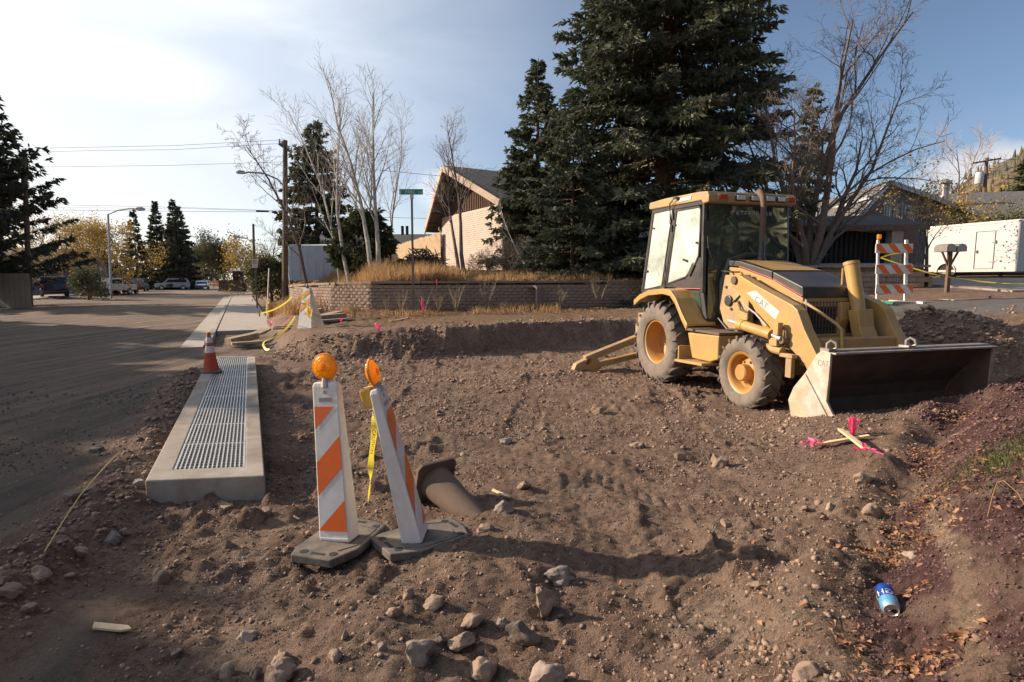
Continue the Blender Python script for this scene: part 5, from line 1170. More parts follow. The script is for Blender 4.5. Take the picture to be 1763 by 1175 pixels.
def fence():
    root = empty('cedar_fence', (-5.6, 34, 2.1), 0, 'weathered vertical board fence running back from the brick house past the woody brush', 'fence'); off = root.location
    a = Vector((-3.95, 31.7, 0)); c = Vector((-9.0, 40.5, 0)); n = 74; L = c-a; d = L.normalized()
    for i in range(n):
        p = a+L*(i/n); z1 = 4.22-.42*(i/n)+random.uniform(-.03, .03); b = MB(); b.bar(Vector((p.x, p.y, 1.9))-off, Vector((p.x, p.y, z1))-off, .125, .025, up=(d.y, -d.x, 0)); b.build('board', M_fence, root)
    b = MB()
    for z in (2.5, 3.6): b.bar(a+Vector((.05, .05, z))-off, c+Vector((.05, .05, z))-off, .05, .09)
    b.build('rail', M_fence, root)
fence()
def simple_house(name, label, corners, zb, zw, ridge_a, ridge_b, zr, wallm, roofm, over=.5, wins=(), cat='house', chimney=None, extra=None):
    """corners: 4 footprint points; ridge between midpoints of sides given"""
    c = [Vector((x, y, 0)) for x, y in corners]; ctr = sum(c, Vector())/4; root = empty(name, (ctr.x, ctr.y, zb), 0, label, cat); off = root.location
    b = MB(); b.add([Vector((p.x, p.y, zb-.8))-off for p in c]+[Vector((p.x, p.y, zw))-off for p in c], [(0, 1, 5, 4), (1, 2, 6, 5), (2, 3, 7, 6), (3, 0, 4, 7)])
    ra, rb = Vector((*ridge_a, zr)), Vector((*ridge_b, zr))
    b.add([Vector((c[0].x, c[0].y, zw))-off, Vector((c[3].x, c[3].y, zw))-off, ra-off-Vector((0, 0, .06))], [(0, 1, 2)]); b.add([Vector((c[1].x, c[1].y, zw))-off, Vector((c[2].x, c[2].y, zw))-off, rb-off-Vector((0, 0, .06))], [(0, 1, 2)])
    b.build('wall', wallm, root)
    # roof slopes with overhang
    d = (rb-ra).normalized(); ra2, rb2 = ra-d*over, rb+d*over
    for (e0, e1) in ((c[0], c[1]), (c[3], c[2])):
        m = (e0+e1)/2; mid = (ra+rb)/2; o_ = Vector((m.x-mid.x, m.y-mid.y, 0)).normalized()*over; drop = over*(zr-zw)/max(.1, Vector((m.x-mid.x, m.y-mid.y, 0)).length)
        f0 = Vector((e0.x, e0.y, zw-drop))+o_-d*over; f1 = Vector((e1.x, e1.y, zw-drop))+o_+d*over
        b = MB(); P = [ra2, f0, f1, rb2]; b.add([p-off for p in P]+[p-off+Vector((0, 0, .14)) for p in P], [(0, 1, 2, 3), (7, 6, 5, 4), (0, 4, 5, 1), (1, 5, 6, 2), (2, 6, 7, 3), (3, 7, 4, 0)]); b.build('roof', roofm, root)
        b = MB(); b.bar(f0-off+Vector((0, 0, .05)), f1-off+Vector((0, 0, .05)), .05, .2); b.bar(ra2-off+Vector((0, 0, .05)), f0-off+Vector((0, 0, .05)), .05, .2); b.build('fascia', M_grey if wallm is not M_dksiding else M_brownwood, root)
    return root, off
# low dark house far behind the fence, shed by the pole
simple_house('low_house', 'long low dark-roofed building behind the board fence', [(-22, 58), (-6, 58), (-6, 66), (-22, 66)], 2.2, 4.9, (-22, 62), (-6, 62), 6.3, M_dksiding, M_dkroof, .6)
b = MB(); 
for u in (693, 701): b.box(at(u, 397, Y=60), (.25, .25, .9))
tag(b.build('roof_vents', M_dark, None), 'pair of small dark vent pipes on the low dark roof', 'roof vent')
def shed():
    A = at(503, 475, Y=31); Bp = at(557, 475, Y=31.5); Cp = at(490, 478, Y=34); D = at(597, 475, Y=31.9); zb = 1.6
    zt = at(503, 423, Y=31).z; zt2 = at(557, 433, Y=31.5).z
    root = empty('metal_shed', (A.x, A.y, zb), 0, 'pale blue-grey metal shed behind the dry grass, left of the aspen trunks', 'shed'); off = root.location
    def pan(p, q_, z1, name):
        b = MB(); n = max(2, int((q_-p).length/.18)); d = (q_-p)/n
        for i in range(n):
            a = p+d*i; c = p+d*(i+1)*1.0; nrm = Vector((d.y, -d.x, 0)).normalized()*(.03 if i % 2 else 0)
            b.add([Vector((a.x, a.y, zb))+nrm-off, Vector((c.x, c.y, zb))+nrm-off, Vector((c.x, c.y, z1))+nrm-off, Vector((a.x, a.y, z1))+nrm-off,
                   Vector((a.x, a.y, zb))-nrm*2-off+Vector((0, .1, 0)), Vector((c.x, c.y, zb))-nrm*2-off+Vector((0, .1, 0)), Vector((c.x, c.y, z1))-nrm*2-off+Vector((0, .1, 0)), Vector((a.x, a.y, z1))-nrm*2-off+Vector((0, .1, 0))], [(0, 1, 2, 3), (3, 2, 6, 7), (1, 5, 6, 2), (0, 3, 7, 4), (7, 6, 5, 4)])
        b.build(name, M_shed, root)
    pan(A, Bp, zt, 'front_panel'); pan(Cp, A, zt, 'side_panel'); pan(Bp, D, zt2, 'low_panel')
    b = MB(); E_ = Vector((Bp.x+.4, Bp.y+3, 0)); F_ = Vector((Cp.x, Cp.y, 0))
    b.add([Vector((A.x, A.y, zt+.01))-off, Vector((Bp.x, Bp.y, zt+.01))-off, Vector((E_.x, E_.y, zt+.3))-off, Vector((F_.x, F_.y, zt+.2))-off], [(0, 1, 2, 3)]); b.build('roof', M_shed, root)
shed()
# dark garage house on the right
def garage():
    root, off = simple_house('garage_house', 'dark brown low house with deep eaves behind the bare tree on the right', [(9.6, 22.6), (14.6, 21.6), (15.6, 28), (10.4, 29)], 2.0, 3.62, (9.9, 25.8), (15.2, 24.8), 4.25, M_dksiding, M_dkroof, .6)
    p = Vector((14.15, 21.35, 0)); b = MB(); b.box(Vector((p.x, p.y, 2.6))-off, (.42, .35, 2.1)); b.build('pale_column', M_fascia, root)
    b = MB()
    for i in range(26): b.bar(Vector((9.75+i*.165, 22.52-.033*i, 2.1))-off, Vector((9.75+i*.165, 22.52-.033*i, 3.6))-off, .02, .13, up=(1, 0, 0))
    b.build_each('siding_board', M_dksiding, root)
    b = MB(); b.bar(Vector((9.6, 21.6, 2.22))-off, Vector((14.4, 20.7, 2.22))-off, .10, .07); b.build('porch_rail', M_grey, root)
    b = MB(); b.box(Vector((16.1, 23.8, 2.9))-off, (.9, .5, 2.0), (0, 0, -.2)); b.build('stone_pier', M_stone, root)
garage()
def grey_house():
    P = [at(1490, 400, Y=31), at(1618, 400, Y=33), at(1700, 400, Y=42), at(1560, 400, Y=40)]
    root, off = simple_house('grey_house', 'blue-grey sided house with a row of gable windows above the garage', [(19.0, 31), (25.2, 35.5), (30, 46), (22, 46)], 2.2, 5.9, (19.0, 31), (30, 46), 5.95, M_gsiding, M_shingle, .2)
    # front gable facing the viewer
    g = [at(1478, 372, Y=31.0), at(1524, 320, Y=31.5), at(1672, 372, Y=32.5)]
    zb = 2.0; b = MB(); A, Pk, C = g
    b.add([Vector((A.x, A.y, zb))-off, Vector((C.x, C.y, zb))-off, C-off, Pk-off, A-off, Vector((A.x+1, A.y+8, zb))-off, Vector((C.x+1, C.y+8, zb))-off, C+Vector((1, 8, 0))-off, Pk+Vector((1, 8, 0))-off, A+Vector((1, 8, 0))-off],
          [(0, 1, 2, 3, 4), (9, 8, 7, 6, 5), (1, 6, 7, 2), (0, 4, 9, 5)]); b.build('front_wall', M_gsiding, root)
    for e0, e1, nm in ((Pk, C, 'roof'), (A, Pk, 'roof')):
        d = (e1-e0).normalized(); a = e0-d*.0+Vector((-.1, -.5, .06)); c = e1+d*.4+Vector((-.1, -.5, .06)) if nm and e1 is C else e1+Vector((-.1, -.5, .06))
        if e0 is A: a = e0-d*.4+Vector((-.1, -.5, .06))
        bb = MB(); Q = [a, c, c+Vector((1.1, 9, 0)), a+Vector((1.1, 9, 0))]; bb.add([p-off for p in Q]+[p-off+Vector((0, 0, .15)) for p in Q], [(0, 1, 2, 3), (7, 6, 5, 4), (0, 4, 5, 1), (1, 5, 6, 2), (2, 6, 7, 3), (3, 7, 4, 0)]); bb.build('roof', M_shingle, root)
        bb = MB(); bb.bar(a-off+Vector((0, -.03, .05)), c-off+Vector((0, -.03, .05)), .05, .24); bb.build('fascia', M_grey, root)
    M_pane = mat('window_pane', (.09, .10, .11), .12, .1, spec=.9); MATS['pane'] = M_pane
    for i, u in enumerate((1532, 1546, 1560, 1575, 1590)):
        Y = 31.2+.01*i; t0 = at(u, 344+i*2.4, Y=Y); b0 = at(u, 374, Y=Y); wdt = .34
        b = MB(); b.box(((t0.x)-off.x, 30.93+.007*(u-1478)*1.2-off.y, (t0.z+b0.z)/2-off.z), (wdt, .06, t0.z-b0.z)); f = b.build('window', M_white, root)
        b = MB(); b.box(((t0.x)-off.x, 30.89+.007*(u-1478)*1.2-off.y, (t0.z+b0.z)/2-off.z), (wdt-.10, .02, t0.z-b0.z-.1)); b.build('pane', M_pane, f)
    b = MB()
    for i in range(44):
        k = i/44; x = A.x+(C.x-A.x)*k; y = A.y+(C.y-A.y)*k-.03; zt = (A.z+(Pk.z-A.z)*(x-A.x)/(Pk.x-A.x)) if x < Pk.x else (Pk.z+(C.z-Pk.z)*(x-Pk.x)/(C.x-Pk.x))
        b.bar(Vector((x, y, zb))-off, Vector((x, y, zt-.1))-off, .035, .03, up=(1, 0, 0))
    b.build('battens', M_gsiding, root, kind='stuff')
    p = at(1626, 330, Y=35); b = MB(); b.tube([p-off-Vector((0, 0, 1.4)), p-off+Vector((0, 0, .45))], .24, 12); b.lathe([(.34, 0), (.34, .12), (.12, .28), (0, .3)], p-off+Vector((0, 0, .45)), n=12); b.build('chimney_vent', M_metal, root)
grey_house()
def right_roof():
    simple_house('right_house', 'house at the right edge with a broad grey shingle roof above the trailer', [(26.5, 33), (44, 28), (47, 38), (29, 43)], 2.2, 5.35, (27.7, 38), (45.5, 33), 7.05, M_gsiding, M_shingle, .6)
right_roof()
def left_yard():
    # grey board fence / low garage at the far left edge
    root = empty('grey_yard_fence', (-34, 33, .1), 0, 'tall grey board fence at the far left edge behind the small cone', 'fence'); off = root.location
    a = Vector((-40, 36.6, 0)); c = Vector((-27.3, 32.6, 0)); n = 30; L = c-a; d = L.normalized()
    for i in range(n):
        p = a+L*(i/n); b = MB(); b.bar(Vector((p.x, p.y, 0))-off, Vector((p.x, p.y, 2.0))-off, .42, .04, up=(d.y, -d.x, 0)); b.build('board', M_post, root)
left_yard()
simple_house('left_house', 'low house roof half hidden behind the big left spruce', [(-60, 52), (-44, 60), (-48, 68), (-64, 60)], .5, 3.0, (-62, 56), (-46, 64), 4.8, M_gsiding, M_shingle, .6)

# ------------------------------------------------------------------ hill
def hill():
    n, m = 60, 26; Vh = []; F_ = []
    for i in range(n):
        u = 1450+i*22
        for j in range(m):
            k = j/(m-1); Y = 330+k*330
            vt = np.interp(u, [1480, 1575, 1620, 1657, 1690, 1710, 1751, 1900, 2200, 2800], [478, 400, 340, 312, 294, 284, 270, 232, 150, 140])
            ridge = (480-vt)/980*Y
            x = (u-881)/980*Y; z = 2+ridge*math.sin(k*PI*.5)**1.3+vnoise(np.array([x*.03]), np.array([Y*.03]))[0]*9*k
            Vh.append((x, Y, z-6*(1-k)))
    for i in range(n-1):
        for j in range(m-1): a = i*m+j; F_.append((a, a+m, a+m+1, a+1))
    npmesh('hill', Vh, F_, M_hill, smooth=True, kind='structure'); return np.array(Vh)
HV = hill()
def hill_trees():
    rs = np.random.RandomState(5); n = 2600; idx_ = rs.randint(0, len(HV), n); P = HV[idx_]+rs.uniform(-6, 6, (n, 3))*[1, 1, .1]; h = rs.uniform(5, 11, n); r = h*.22
    ang = np.arange(5)*2*PI/5; base = np.stack([np.cos(ang), np.sin(ang), np.zeros(5)], -1)
    Vt = np.concatenate([P[:, None]+base[None]*r[:, None, None], (P+np.stack([0*h, 0*h, h], -1))[:, None]], 1); Ft = []
    fi = np.array([[i, (i+1) % 5, 5] for i in range(5)]); Ft = (np.arange(n)*6)[:, None, None]+fi[None]
    npmesh('hillside_trees', Vt.reshape(-1, 3), Ft.reshape(-1, 3), mat('hill_tree_green', (.060, .062, .040), .95, .5, .02, second=(.15, .105, .045), secscale=.03, island=.4), kind='stuff', nside=3)
hill_trees()

# ------------------------------------------------------------------ trees
def conifer(loc, Ht, R, label, m=M_spruce, seed=1, clear=.04, prof=.85, whorl=.42, nbr=7, dens=1.0, droop=.25, name='spruce_tree', lean=(0, 0), group=None, blade=.10, up=0.0, maxz=None, gaps=.0):
    rs = np.random.RandomState(seed); root = empty(name, loc, 0, label, 'tree', group)
    b = MB(); b.tube([(0, 0, -.3), (lean[0]*.5, lean[1]*.5, Ht*.5), (lean[0], lean[1], Ht)], [max(.10, Ht*.017), Ht*.010, .015], 10); b.build('trunk', M_pole, root, smooth=True)
    z = Ht*clear+.3; VV = []; limbs = MB()
    top = Ht if maxz is None else min(Ht, maxz)
    while z < top*.985:
        h = z/Ht; L = R*max(.03, (1-h))**prof; nb = max(3, int(nbr*(0.6+.4*L/R)))
        for k in range(nb):
            if rs.rand() < gaps: continue
            a = rs.rand()*2*PI; l = L*rs.uniform(.72, 1.12); zz = z+rs.uniform(-.5, .5)*whorl; el = up+.30*(h*1.5-.5)+rs.uniform(-.12, .12)
            dirh = np.array([math.cos(a), math.sin(a), 0]); sidev = np.array([-dirh[1], dirh[0], 0]); base = np.array([lean[0]*h, lean[1]*h, zz])
            nseg = 6; K = np.linspace(0, 1, nseg+1)
            def bp(t): t = np.asarray(t)[..., None]; return base+dirh*(l*t)+np.array([0, 0, 1])*(l*(el*t-droop*t*t*1.1+droop*.75*t**3))
            if l > .8: limbs.tube([tuple(q) for q in bp(K[:-1])], list(np.linspace(max(.012, l*.014), .006, nseg)), 4, caps=False)
            ntw = int(max(6, l*11*dens)); t = rs.uniform(.10, 1.0, ntw)**.8; pos = bp(t); sg = np.where(rs.rand(ntw) < .5, -1., 1.)
            tl = (.16+.30*l*.28)*(1.05-t*.75)*rs.uniform(.6, 1.2, ntw)*1.25; tl = np.minimum(tl, 1.3)
            fw = rs.uniform(.35, .9, ntw)[:, None]
            td = dirh*fw+sidev*sg[:, None]*rs.uniform(.35, 1.0, ntw)[:, None]+np.array([0, 0, 1])*rs.uniform(-.45, .12, ntw)[:, None]
            td /= np.linalg.norm(td, axis=1)[:, None]
            # tufts along each twig
            for j in range(6):
                nt = (j+.4)/6*rs.uniform(.8, 1.15, ntw); p0 = pos+td*(tl*nt)[:, None]+np.array([0, 0, -1])*(tl*nt*nt*.22)[:, None]
                d = td*.8+sidev*(rs.uniform(-.8, .8, ntw))[:, None]+rs.normal(0, .28, (ntw, 3)); d[:, 2] -= .12; d /= np.linalg.norm(d, axis=1)[:, None]
                bl = (blade*2.1*rs.uniform(.7, 1.4, ntw)*(1.0 if l > 1 else .75))[:, None]
                w = np.cross(d, rs.normal(0, 1, (ntw, 3))); w /= np.linalg.norm(w, axis=1)[:, None]; w *= bl*.15
                VV.append(np.stack([p0, p0+d*bl*.5+w, p0+d*bl, p0+d*bl*.5-w], 1))
                w2 = np.cross(d, w); w2 = w2/np.linalg.norm(w2, axis=1)[:, None]*bl*.14
                VV.append(np.stack([p0, p0+d*bl*.45+w2, p0+d*bl*.95, p0+d*bl*.45-w2], 1))
        z += whorl*rs.uniform(.75, 1.25)*(0.55+.45*(1-h))
    V_ = np.concatenate(VV).reshape(-1, 3); F_ = np.arange(len(V_)).reshape(-1, 4)
    npmesh('crown', V_, F_, m, root); limbs.build('branches', M_pole, root, rec=False, kind='stuff')
    return root
def gz(u, v, Y, dz=-.15): p = at(u, v, Y=Y); return Vector((p.x, p.y, H(p.x, p.y)+dz))
# the big spruce between the house and the backhoe
p = gz(1140, 470, 23.0); conifer(p, 27, 5.3, 'huge dark green spruce towering behind the backhoe cab', seed=3, clear=.0, prof=.62, whorl=.34, nbr=11, dens=1.15, droop=.26, blade=.12, maxz=17)
p = gz(925, 468, 26.5); conifer(p, at(925, 100, Y=26.5).z-p.z, 2.9, 'slimmer spruce left of the huge one, its top standing clear against the sky', seed=8, clear=.0, prof=.80, whorl=.33, nbr=10, dens=1.05, droop=.22, blade=.12)
p = gz(985, 470, 21.6); conifer(p, 5.8, 2.5, 'short bushy young spruce at the foot of the huge spruce, left side', seed=18, clear=.0, prof=.6, whorl=.30, nbr=9, dens=1.3, droop=.2, blade=.11)
p = gz(549, 470, 42); conifer(p, at(549, 206, Y=42).z-p.z, 3.4, 'pointed dark spruce standing behind the leafless aspens', seed=11, clear=.0, prof=.62, whorl=.34, nbr=8, dens=.7, droop=.15, blade=.16)
p = gz(-45, 500, 35); conifer(p, at(-45, 95, Y=35).z-p.z, 6.3, 'large dark spruce at the left edge with long upswept branches', seed=21, m=M_spruce2, clear=.03, prof=.80, whorl=.50, nbr=9, dens=.75, droop=.05, blade=.17, up=.50)
for (u, vt, Y, R, lb, sd_) in ((237, 362, 88, 2.5, 'leftmost and shortest of the far dark conifers by the road', 31), (275, 346, 92, 2.7, 'thin sparse conifer second from left among the far ones', 32), (305, 345, 90, 3.3, 'tallest dense conifer of the far group', 33), (314, 356, 96, 3.6, 'broad conifer merging behind the tallest of the far group', 34)):
    p = gz(u, 484, Y); conifer(p, at(u, vt, Y=Y).z-p.z, R, lb, m=M_spruce2, seed=sd_, clear=.03, prof=.85, whorl=.5, nbr=7, dens=.7, droop=.1, blade=.22, up=.1)
p = gz(1385, 440, 42); conifer(p, at(1385, 142, Y=42).z-p.z, 2.2, 'narrow spruce seen through the branches of the bare tree on the right', seed=41, m=M_spruce, clear=.0, prof=.6, whorl=.45, nbr=7, dens=.9, droop=.15, blade=.16)
p = gz(1775, 400, 60); conifer(p, at(1775, 255, Y=60).z-p.z, 3.0, 'green conifer cut off by the right edge below the hill', seed=42, m=M_pine, clear=.1, prof=.5, whorl=.6, nbr=7, dens=.8, droop=.1, blade=.25)
p = gz(632, 470, 23.5); conifer(p, at(632, 366, Y=23.5).z-p.z, 1.45, 'small soft green pine growing among the aspen trunks', seed=51, m=M_pine, clear=.05, prof=.45, whorl=.22, nbr=8, dens=1.5, droop=-.3, blade=.16, up=.2, name='pine_tree')
# spruces of the yard across the road, outside the picture on the left, whose shade lies over the milled road
for k, (s_, t_, Ht, R, lb) in enumerate(((34, -20.5, 9.6, 4.6, 'yard spruce across the road beyond the left edge, farthest along the road'), (29, -21, 9.8, 4.2, 'yard spruce across the road beyond the left edge, second along the road'), (24.5, -20.5, 10.6, 4.2, 'tallest yard spruce across the road beyond the left edge'), (20, -20.5, 9.6, 4.2, 'yard spruce across the road beyond the left edge, nearest to us'), (15.5, -17.5, 8.0, 3.6, 'small yard spruce across the road at the near corner'))):
    x, y = st2xy(s_, t_); conifer(Vector((x, y, .1)), Ht, R, lb, m=M_spruce2, seed=60+k, clear=.02, prof=.45, whorl=.8, nbr=8, dens=.28, droop=.1, blade=.55)

for k, (x, y, Ht, R, lb) in enumerate(((15, 1.5, 10, 4.0, 'yard spruce behind the viewer on the right, nearest'), (20, -4, 12, 4.5, 'taller yard spruce behind the viewer on the right'), (12.5, -7, 11, 4.2, 'yard spruce straight behind the viewer'))):
    conifer(Vector((x, y, 1.0)), Ht, R, lb, m=M_spruce2, seed=90+k, clear=.02, prof=.6, whorl=.8, nbr=7, dens=.25, droop=.1, blade=.6)
def bare_tree(loc, Ht, label, seed, trunks=1, spread=.5, r0=.12, m=M_bark, mt=M_twig, lean=(0, 0), depth=4, name='bare_tree', first=.25, kids=(7, 6, 5, 4), ratio=.5, wig=.10, uptrend=.15, group=None, minr=.006, stems=None, ang=(.5, .95), leaves=None):
    rs = random.Random(seed); root = empty(name, loc, 0, label, 'tree', group); tr = MB(); tw = MB(); tips = []
    def grow(p, d, L, r, lev):
        n = 5 if lev < 2 else (4 if lev == 2 else 3); pts = [p.copy()]; rr = [r]; dd = d.copy(); q = p.copy(); nodes = []
        for i in range(n):
            dd = (dd+Vector((rs.gauss(0, wig), rs.gauss(0, wig), rs.gauss(0, wig)+uptrend*(.35 if lev else .1)))).normalized(); q = q+dd*(L/n); pts.append(q.copy()); k = (i+1)/n; rr.append(max(minr*.5, r*(1-.80*k) if lev else r*(1-.85*k))); nodes.append((q.copy(), dd.copy(), k))
        (tr if lev < 2 else tw).tube(pts, rr, 8 if lev == 0 else (5 if lev == 1 else 3), caps=False)
        if lev >= depth: tips.append((pts[-1], dd)); return
        nk = kids[min(lev, len(kids)-1)]
        for j in range(nk):
            k = first+(1-first)*(j+rs.random()*.8)/nk if lev == 0 else .18+.82*(j+rs.random()*.6)/nk
            k = min(k, .99); i = min(int(k*n), n-1); f = k*n-i; a = pts[i].lerp(pts[i+1], f); base = (pts[i+1]-pts[i]).normalized()
            ax_ = base.orthogonal().normalized(); ax_.rotate(Matrix.Rotation(rs.random()*2*PI, 3, base)); an = rs.uniform(*ang)*(1 if lev else spread*2)
            nd = (base*math.cos(an)+ax_*math.sin(an)).normalized()
            l2 = L*ratio*(1.15-.65*k)*rs.uniform(.75, 1.2) if lev == 0 else L*.52*(1.15-.5*k)*rs.uniform(.7, 1.2)
            grow(a, nd, l2, max(minr, rr[i]*(.45 if lev == 0 else .5)), lev+1)
    if stems is None: stems = [(Vector((lean[0]+rs.gauss(0, .03), lean[1]+rs.gauss(0, .03), 1)), Ht)]*trunks
    for d, L in stems: grow(Vector((rs.gauss(0, .05*(len(stems) > 1)), rs.gauss(0, .05*(len(stems) > 1)), -.1)), Vector(d).normalized(), L, r0*(1 if len(stems) == 1 else rs.uniform(.6, 1)), 0)
    tr.build('trunk', m, root, smooth=True, rec=False); tw.build('twigs', mt, root, rec=False)
    if leaves:
        lm, per, sz, rad_ = leaves; r2 = np.random.RandomState(seed); T = np.array([t[0] for t in tips]); idx_ = r2.randint(0, len(T), len(T)*per); C_ = T[idx_]+r2.normal(0, rad_, (len(idx_), 3))
        d = r2.normal(0, 1, (len(C_), 3)); d /= np.linalg.norm(d, axis=1)[:, None]; w = np.cross(d, r2.normal(0, 1, (len(C_), 3))); w /= np.linalg.norm(w, axis=1)[:, None]; s_ = (sz*r2.uniform(.6, 1.4, len(C_)))[:, None]
        Vl = np.stack([C_, C_+d*s_*.5+w*s_*.35, C_+d*s_, C_+d*s_*.5-w*s_*.35], 1).reshape(-1, 3); npmesh('crown', Vl, np.arange(len(Vl)).reshape(-1, 4), lm, root)
    return root
# aspens: white trunks on the terrace
asp = ((604, 462, 22.5, 130, (-.035, 0), .085, 'tall white aspen with a slightly left-leaning trunk, left of the twin trunks', 1),
       (641, 466, 21.5, 128, (-.03, 0), .095, 'left stem of the close pair of thick white aspen trunks', 2),
       (652, 468, 21.5, 160, (-.045, .0), .10, 'right stem of the close pair of thick white aspen trunks', 3),
       (622, 470, 23.0, 190, (-.10, 0), .06, 'thin aspen leaning left between the tall one and the close pair', 4),
       (672, 462, 24.5, 200, (.05, 0), .065, 'slim aspen right of the close pair, leaning toward the street sign', 5),
       (586, 460, 25.0, 165, (-.05, 0), .07, 'aspen standing farthest left of the white trunks', 6),
       (628, 462, 26.0, 215, (.02, 0), .06, 'short dark-barked aspen behind the close pair of white trunks', 7))
for (u, v, Y, vt, ln, r, lb, sd_) in asp:
    p = gz(u, v, Y); bare_tree(p, at(u, vt, Y=Y).z-p.z, lb, 100+sd_, m=M_aspen, mt=M_twiga, lean=ln, r0=r, spread=.30, depth=3, kids=(13, 6, 3), first=.30, ratio=.36, uptrend=.22, name='aspen_tree', minr=.0055, ang=(.45, .85))
p = gz(534, 468, 23.5); bare_tree(p, at(500, 235, Y=23.5).z-p.z, 'leafless tree with a grey trunk leaning left across the dark pole', 121, m=M_bark, mt=M_twig, lean=(-.07, 0), r0=.10, spread=.30, depth=4, kids=(12, 6, 4, 3), first=.32, ratio=.33, uptrend=.05, minr=.007, ang=(.6, 1.15))
p = gz(801, 462, 20.6); bare_tree(p, at(815, 205, Y=20.6).z-p.z, 'right one of two slim bare trees in front of the pale brick wall', 131, m=M_bark, mt=M_twiga, lean=(.05, 0), r0=.085, spread=.30, depth=3, kids=(13, 5, 4), first=.42, ratio=.36, uptrend=.15, minr=.006)
p = gz(793, 462, 20.9); bare_tree(p, at(772, 225, Y=20.9).z-p.z, 'left one of two slim bare trees in front of the pale brick wall, bending left', 132, m=M_bark, mt=M_twiga, lean=(-.09, 0), r0=.075, spread=.32, depth=3, kids=(11, 5, 4), first=.42, ratio=.36, uptrend=.15, minr=.006)
p = gz(915, 438, 22.8); bare_tree(p, 3.6, 'short leafless sapling leaning left against the spruce by the house corner', 133, m=M_aspen, mt=M_twiga, lean=(-.28, 0), r0=.045, spread=.3, depth=2, kids=(9, 4), first=.4, ratio=.3, minr=.006)
# large bare tree on the right
p = gz(1390, 452, 19.5)
bare_tree(p, 12, 'large spreading leafless tree behind the backhoe cab on the right', 141, m=M_bark, mt=M_twig, r0=.15, spread=.50, depth=4, kids=(11, 6, 5, 3), first=.18, ratio=.44, uptrend=.06, minr=.0055, wig=.15,
          stems=[(Vector((.03, 0, 1)), 9.2), (Vector((.16, .1, 1)), 7.8), (Vector((.34, -.1, 1)), 6.6), (Vector((-.16, .2, 1)), 7.0), (Vector((-.34, -.1, 1)), 5.6), (Vector((.62, .2, .9)), 5.0), (Vector((.10, .6, 1)), 6.4)], ang=(.45, .9))
p = gz(1600, 430, 24); bare_tree(p, 4.2, 'small tree with thin orange-brown leaves in front of the grey house', 151, r0=.08, spread=.5, depth=3, kids=(8, 6, 4), first=.2, ratio=.6, leaves=(M_yleaf, 5, .10, .16))
p = gz(1665, 420, 30); bare_tree(p, 3.6, 'wide bushy orange-brown leafed tree above the left part of the trailer', 152, r0=.1, spread=.6, depth=3, kids=(9, 6, 4), first=.15, ratio=.7, leaves=(M_yleaf, 6, .11, .2))
p = gz(1725, 425, 28); bare_tree(p, 3.0, 'olive green hedge-like shrub above the right part of the trailer', 153, r0=.1, spread=.6, depth=3, kids=(10, 6, 4), first=.1, ratio=.8, leaves=(M_oleaf, 16, .10, .2))
p = gz(1640, 400, 62); bare_tree(p, 12.5, 'pale leafless far tree behind the metal chimney vent', 154, r0=.18, spread=.4, depth=3, kids=(12, 7, 5), first=.15, ratio=.55, minr=.02, mt=mat('yellowish_twig', (.38, .28, .20), .9, .1, 5))  # yellowish tan twig colour of this far bare tree
p = gz(1685, 400, 60); bare_tree(p, 6.0, 'orange tinted far tree beside the transformer pole', 155, r0=.18, spread=.5, depth=3, kids=(10, 6, 5), first=.15, ratio=.6, minr=.02, leaves=(M_yleaf, 3, .4, .4))
# left of the road
for (u, v, Y, Ht, lb, sd_, lm, sp, lv) in (
        (205, 484, 62, 6.9, 'rounded yellow-leafed tree just right of the grey street lamp', 161, M_yleaf, .7, (M_yleaf, 34, .15, .40)),
        (160, 486, 58, 6.4, 'yellow-olive tree left of the grey street lamp', 162, M_yleaf, .7, (M_yleaf, 30, .15, .45)),
        (110, 488, 54, 6.8, 'thin yellowing tree behind the black parked car', 163, M_yleaf, .7, (M_yleaf, 16, .14, .5)),
        (75, 488, 58, 7.0, 'sparse brown-yellow tree next to the big left spruce', 164, M_yleaf, .7, (M_yleaf, 10, .14, .5)),
        (150, 492, 46, 2.2, 'dark rust coloured rounded shrub behind the left pavement', 165, M_oleaf, .9, (M_oleaf, 14, .16, .25)),
        (345, 482, 125, 9, 'dark roundish pine at the far end of the road, left one', 166, M_oleaf, .7, (M_oleaf, 40, .28, .7)),
        (368, 482, 130, 8.5, 'dark roundish pine at the far end of the road, middle one', 167, M_oleaf, .7, (M_oleaf, 40, .28, .7)),
        (384, 482, 128, 7.5, 'dark roundish pine at the far end of the road, right one near the loader', 168, M_oleaf, .7, (M_oleaf, 40, .28, .6))):
    p = gz(u, v, Y); bare_tree(p, Ht, lb, sd_, r0=.14, spread=sp, depth=3, kids=(9, 6, 4), first=.2, ratio=.60, minr=.02, leaves=lv, ang=(.5, 1.0))
for (u, v, Y, Ht, lb, sd_, lv) in ((437, 478, 62, 5.6, 'bushy half-bare tree with thin yellow leaves right of the road', 171, (M_yleaf, 2, .22, .3)), (457, 478, 48, 5.6, 'leafless brown tree between the sidewalk and the dark pole', 172, None), (421, 480, 85, 6.0, 'farther brownish tree hanging over the right side of the road', 173, (M_yleaf, 3, .3, .4)),
                                   (466, 476, 38, 2.6, 'dark green juniper shrub beside the dark pole foot', 174, (M_oleaf, 26, .14, .22))):
    p = gz(u, v, Y); bare_tree(p, Ht, lb, sd_, r0=.12, spread=.6, depth=3, kids=(11, 7, 5), first=.15, ratio=.6, minr=.014, leaves=lv, ang=(.5, 1.1))
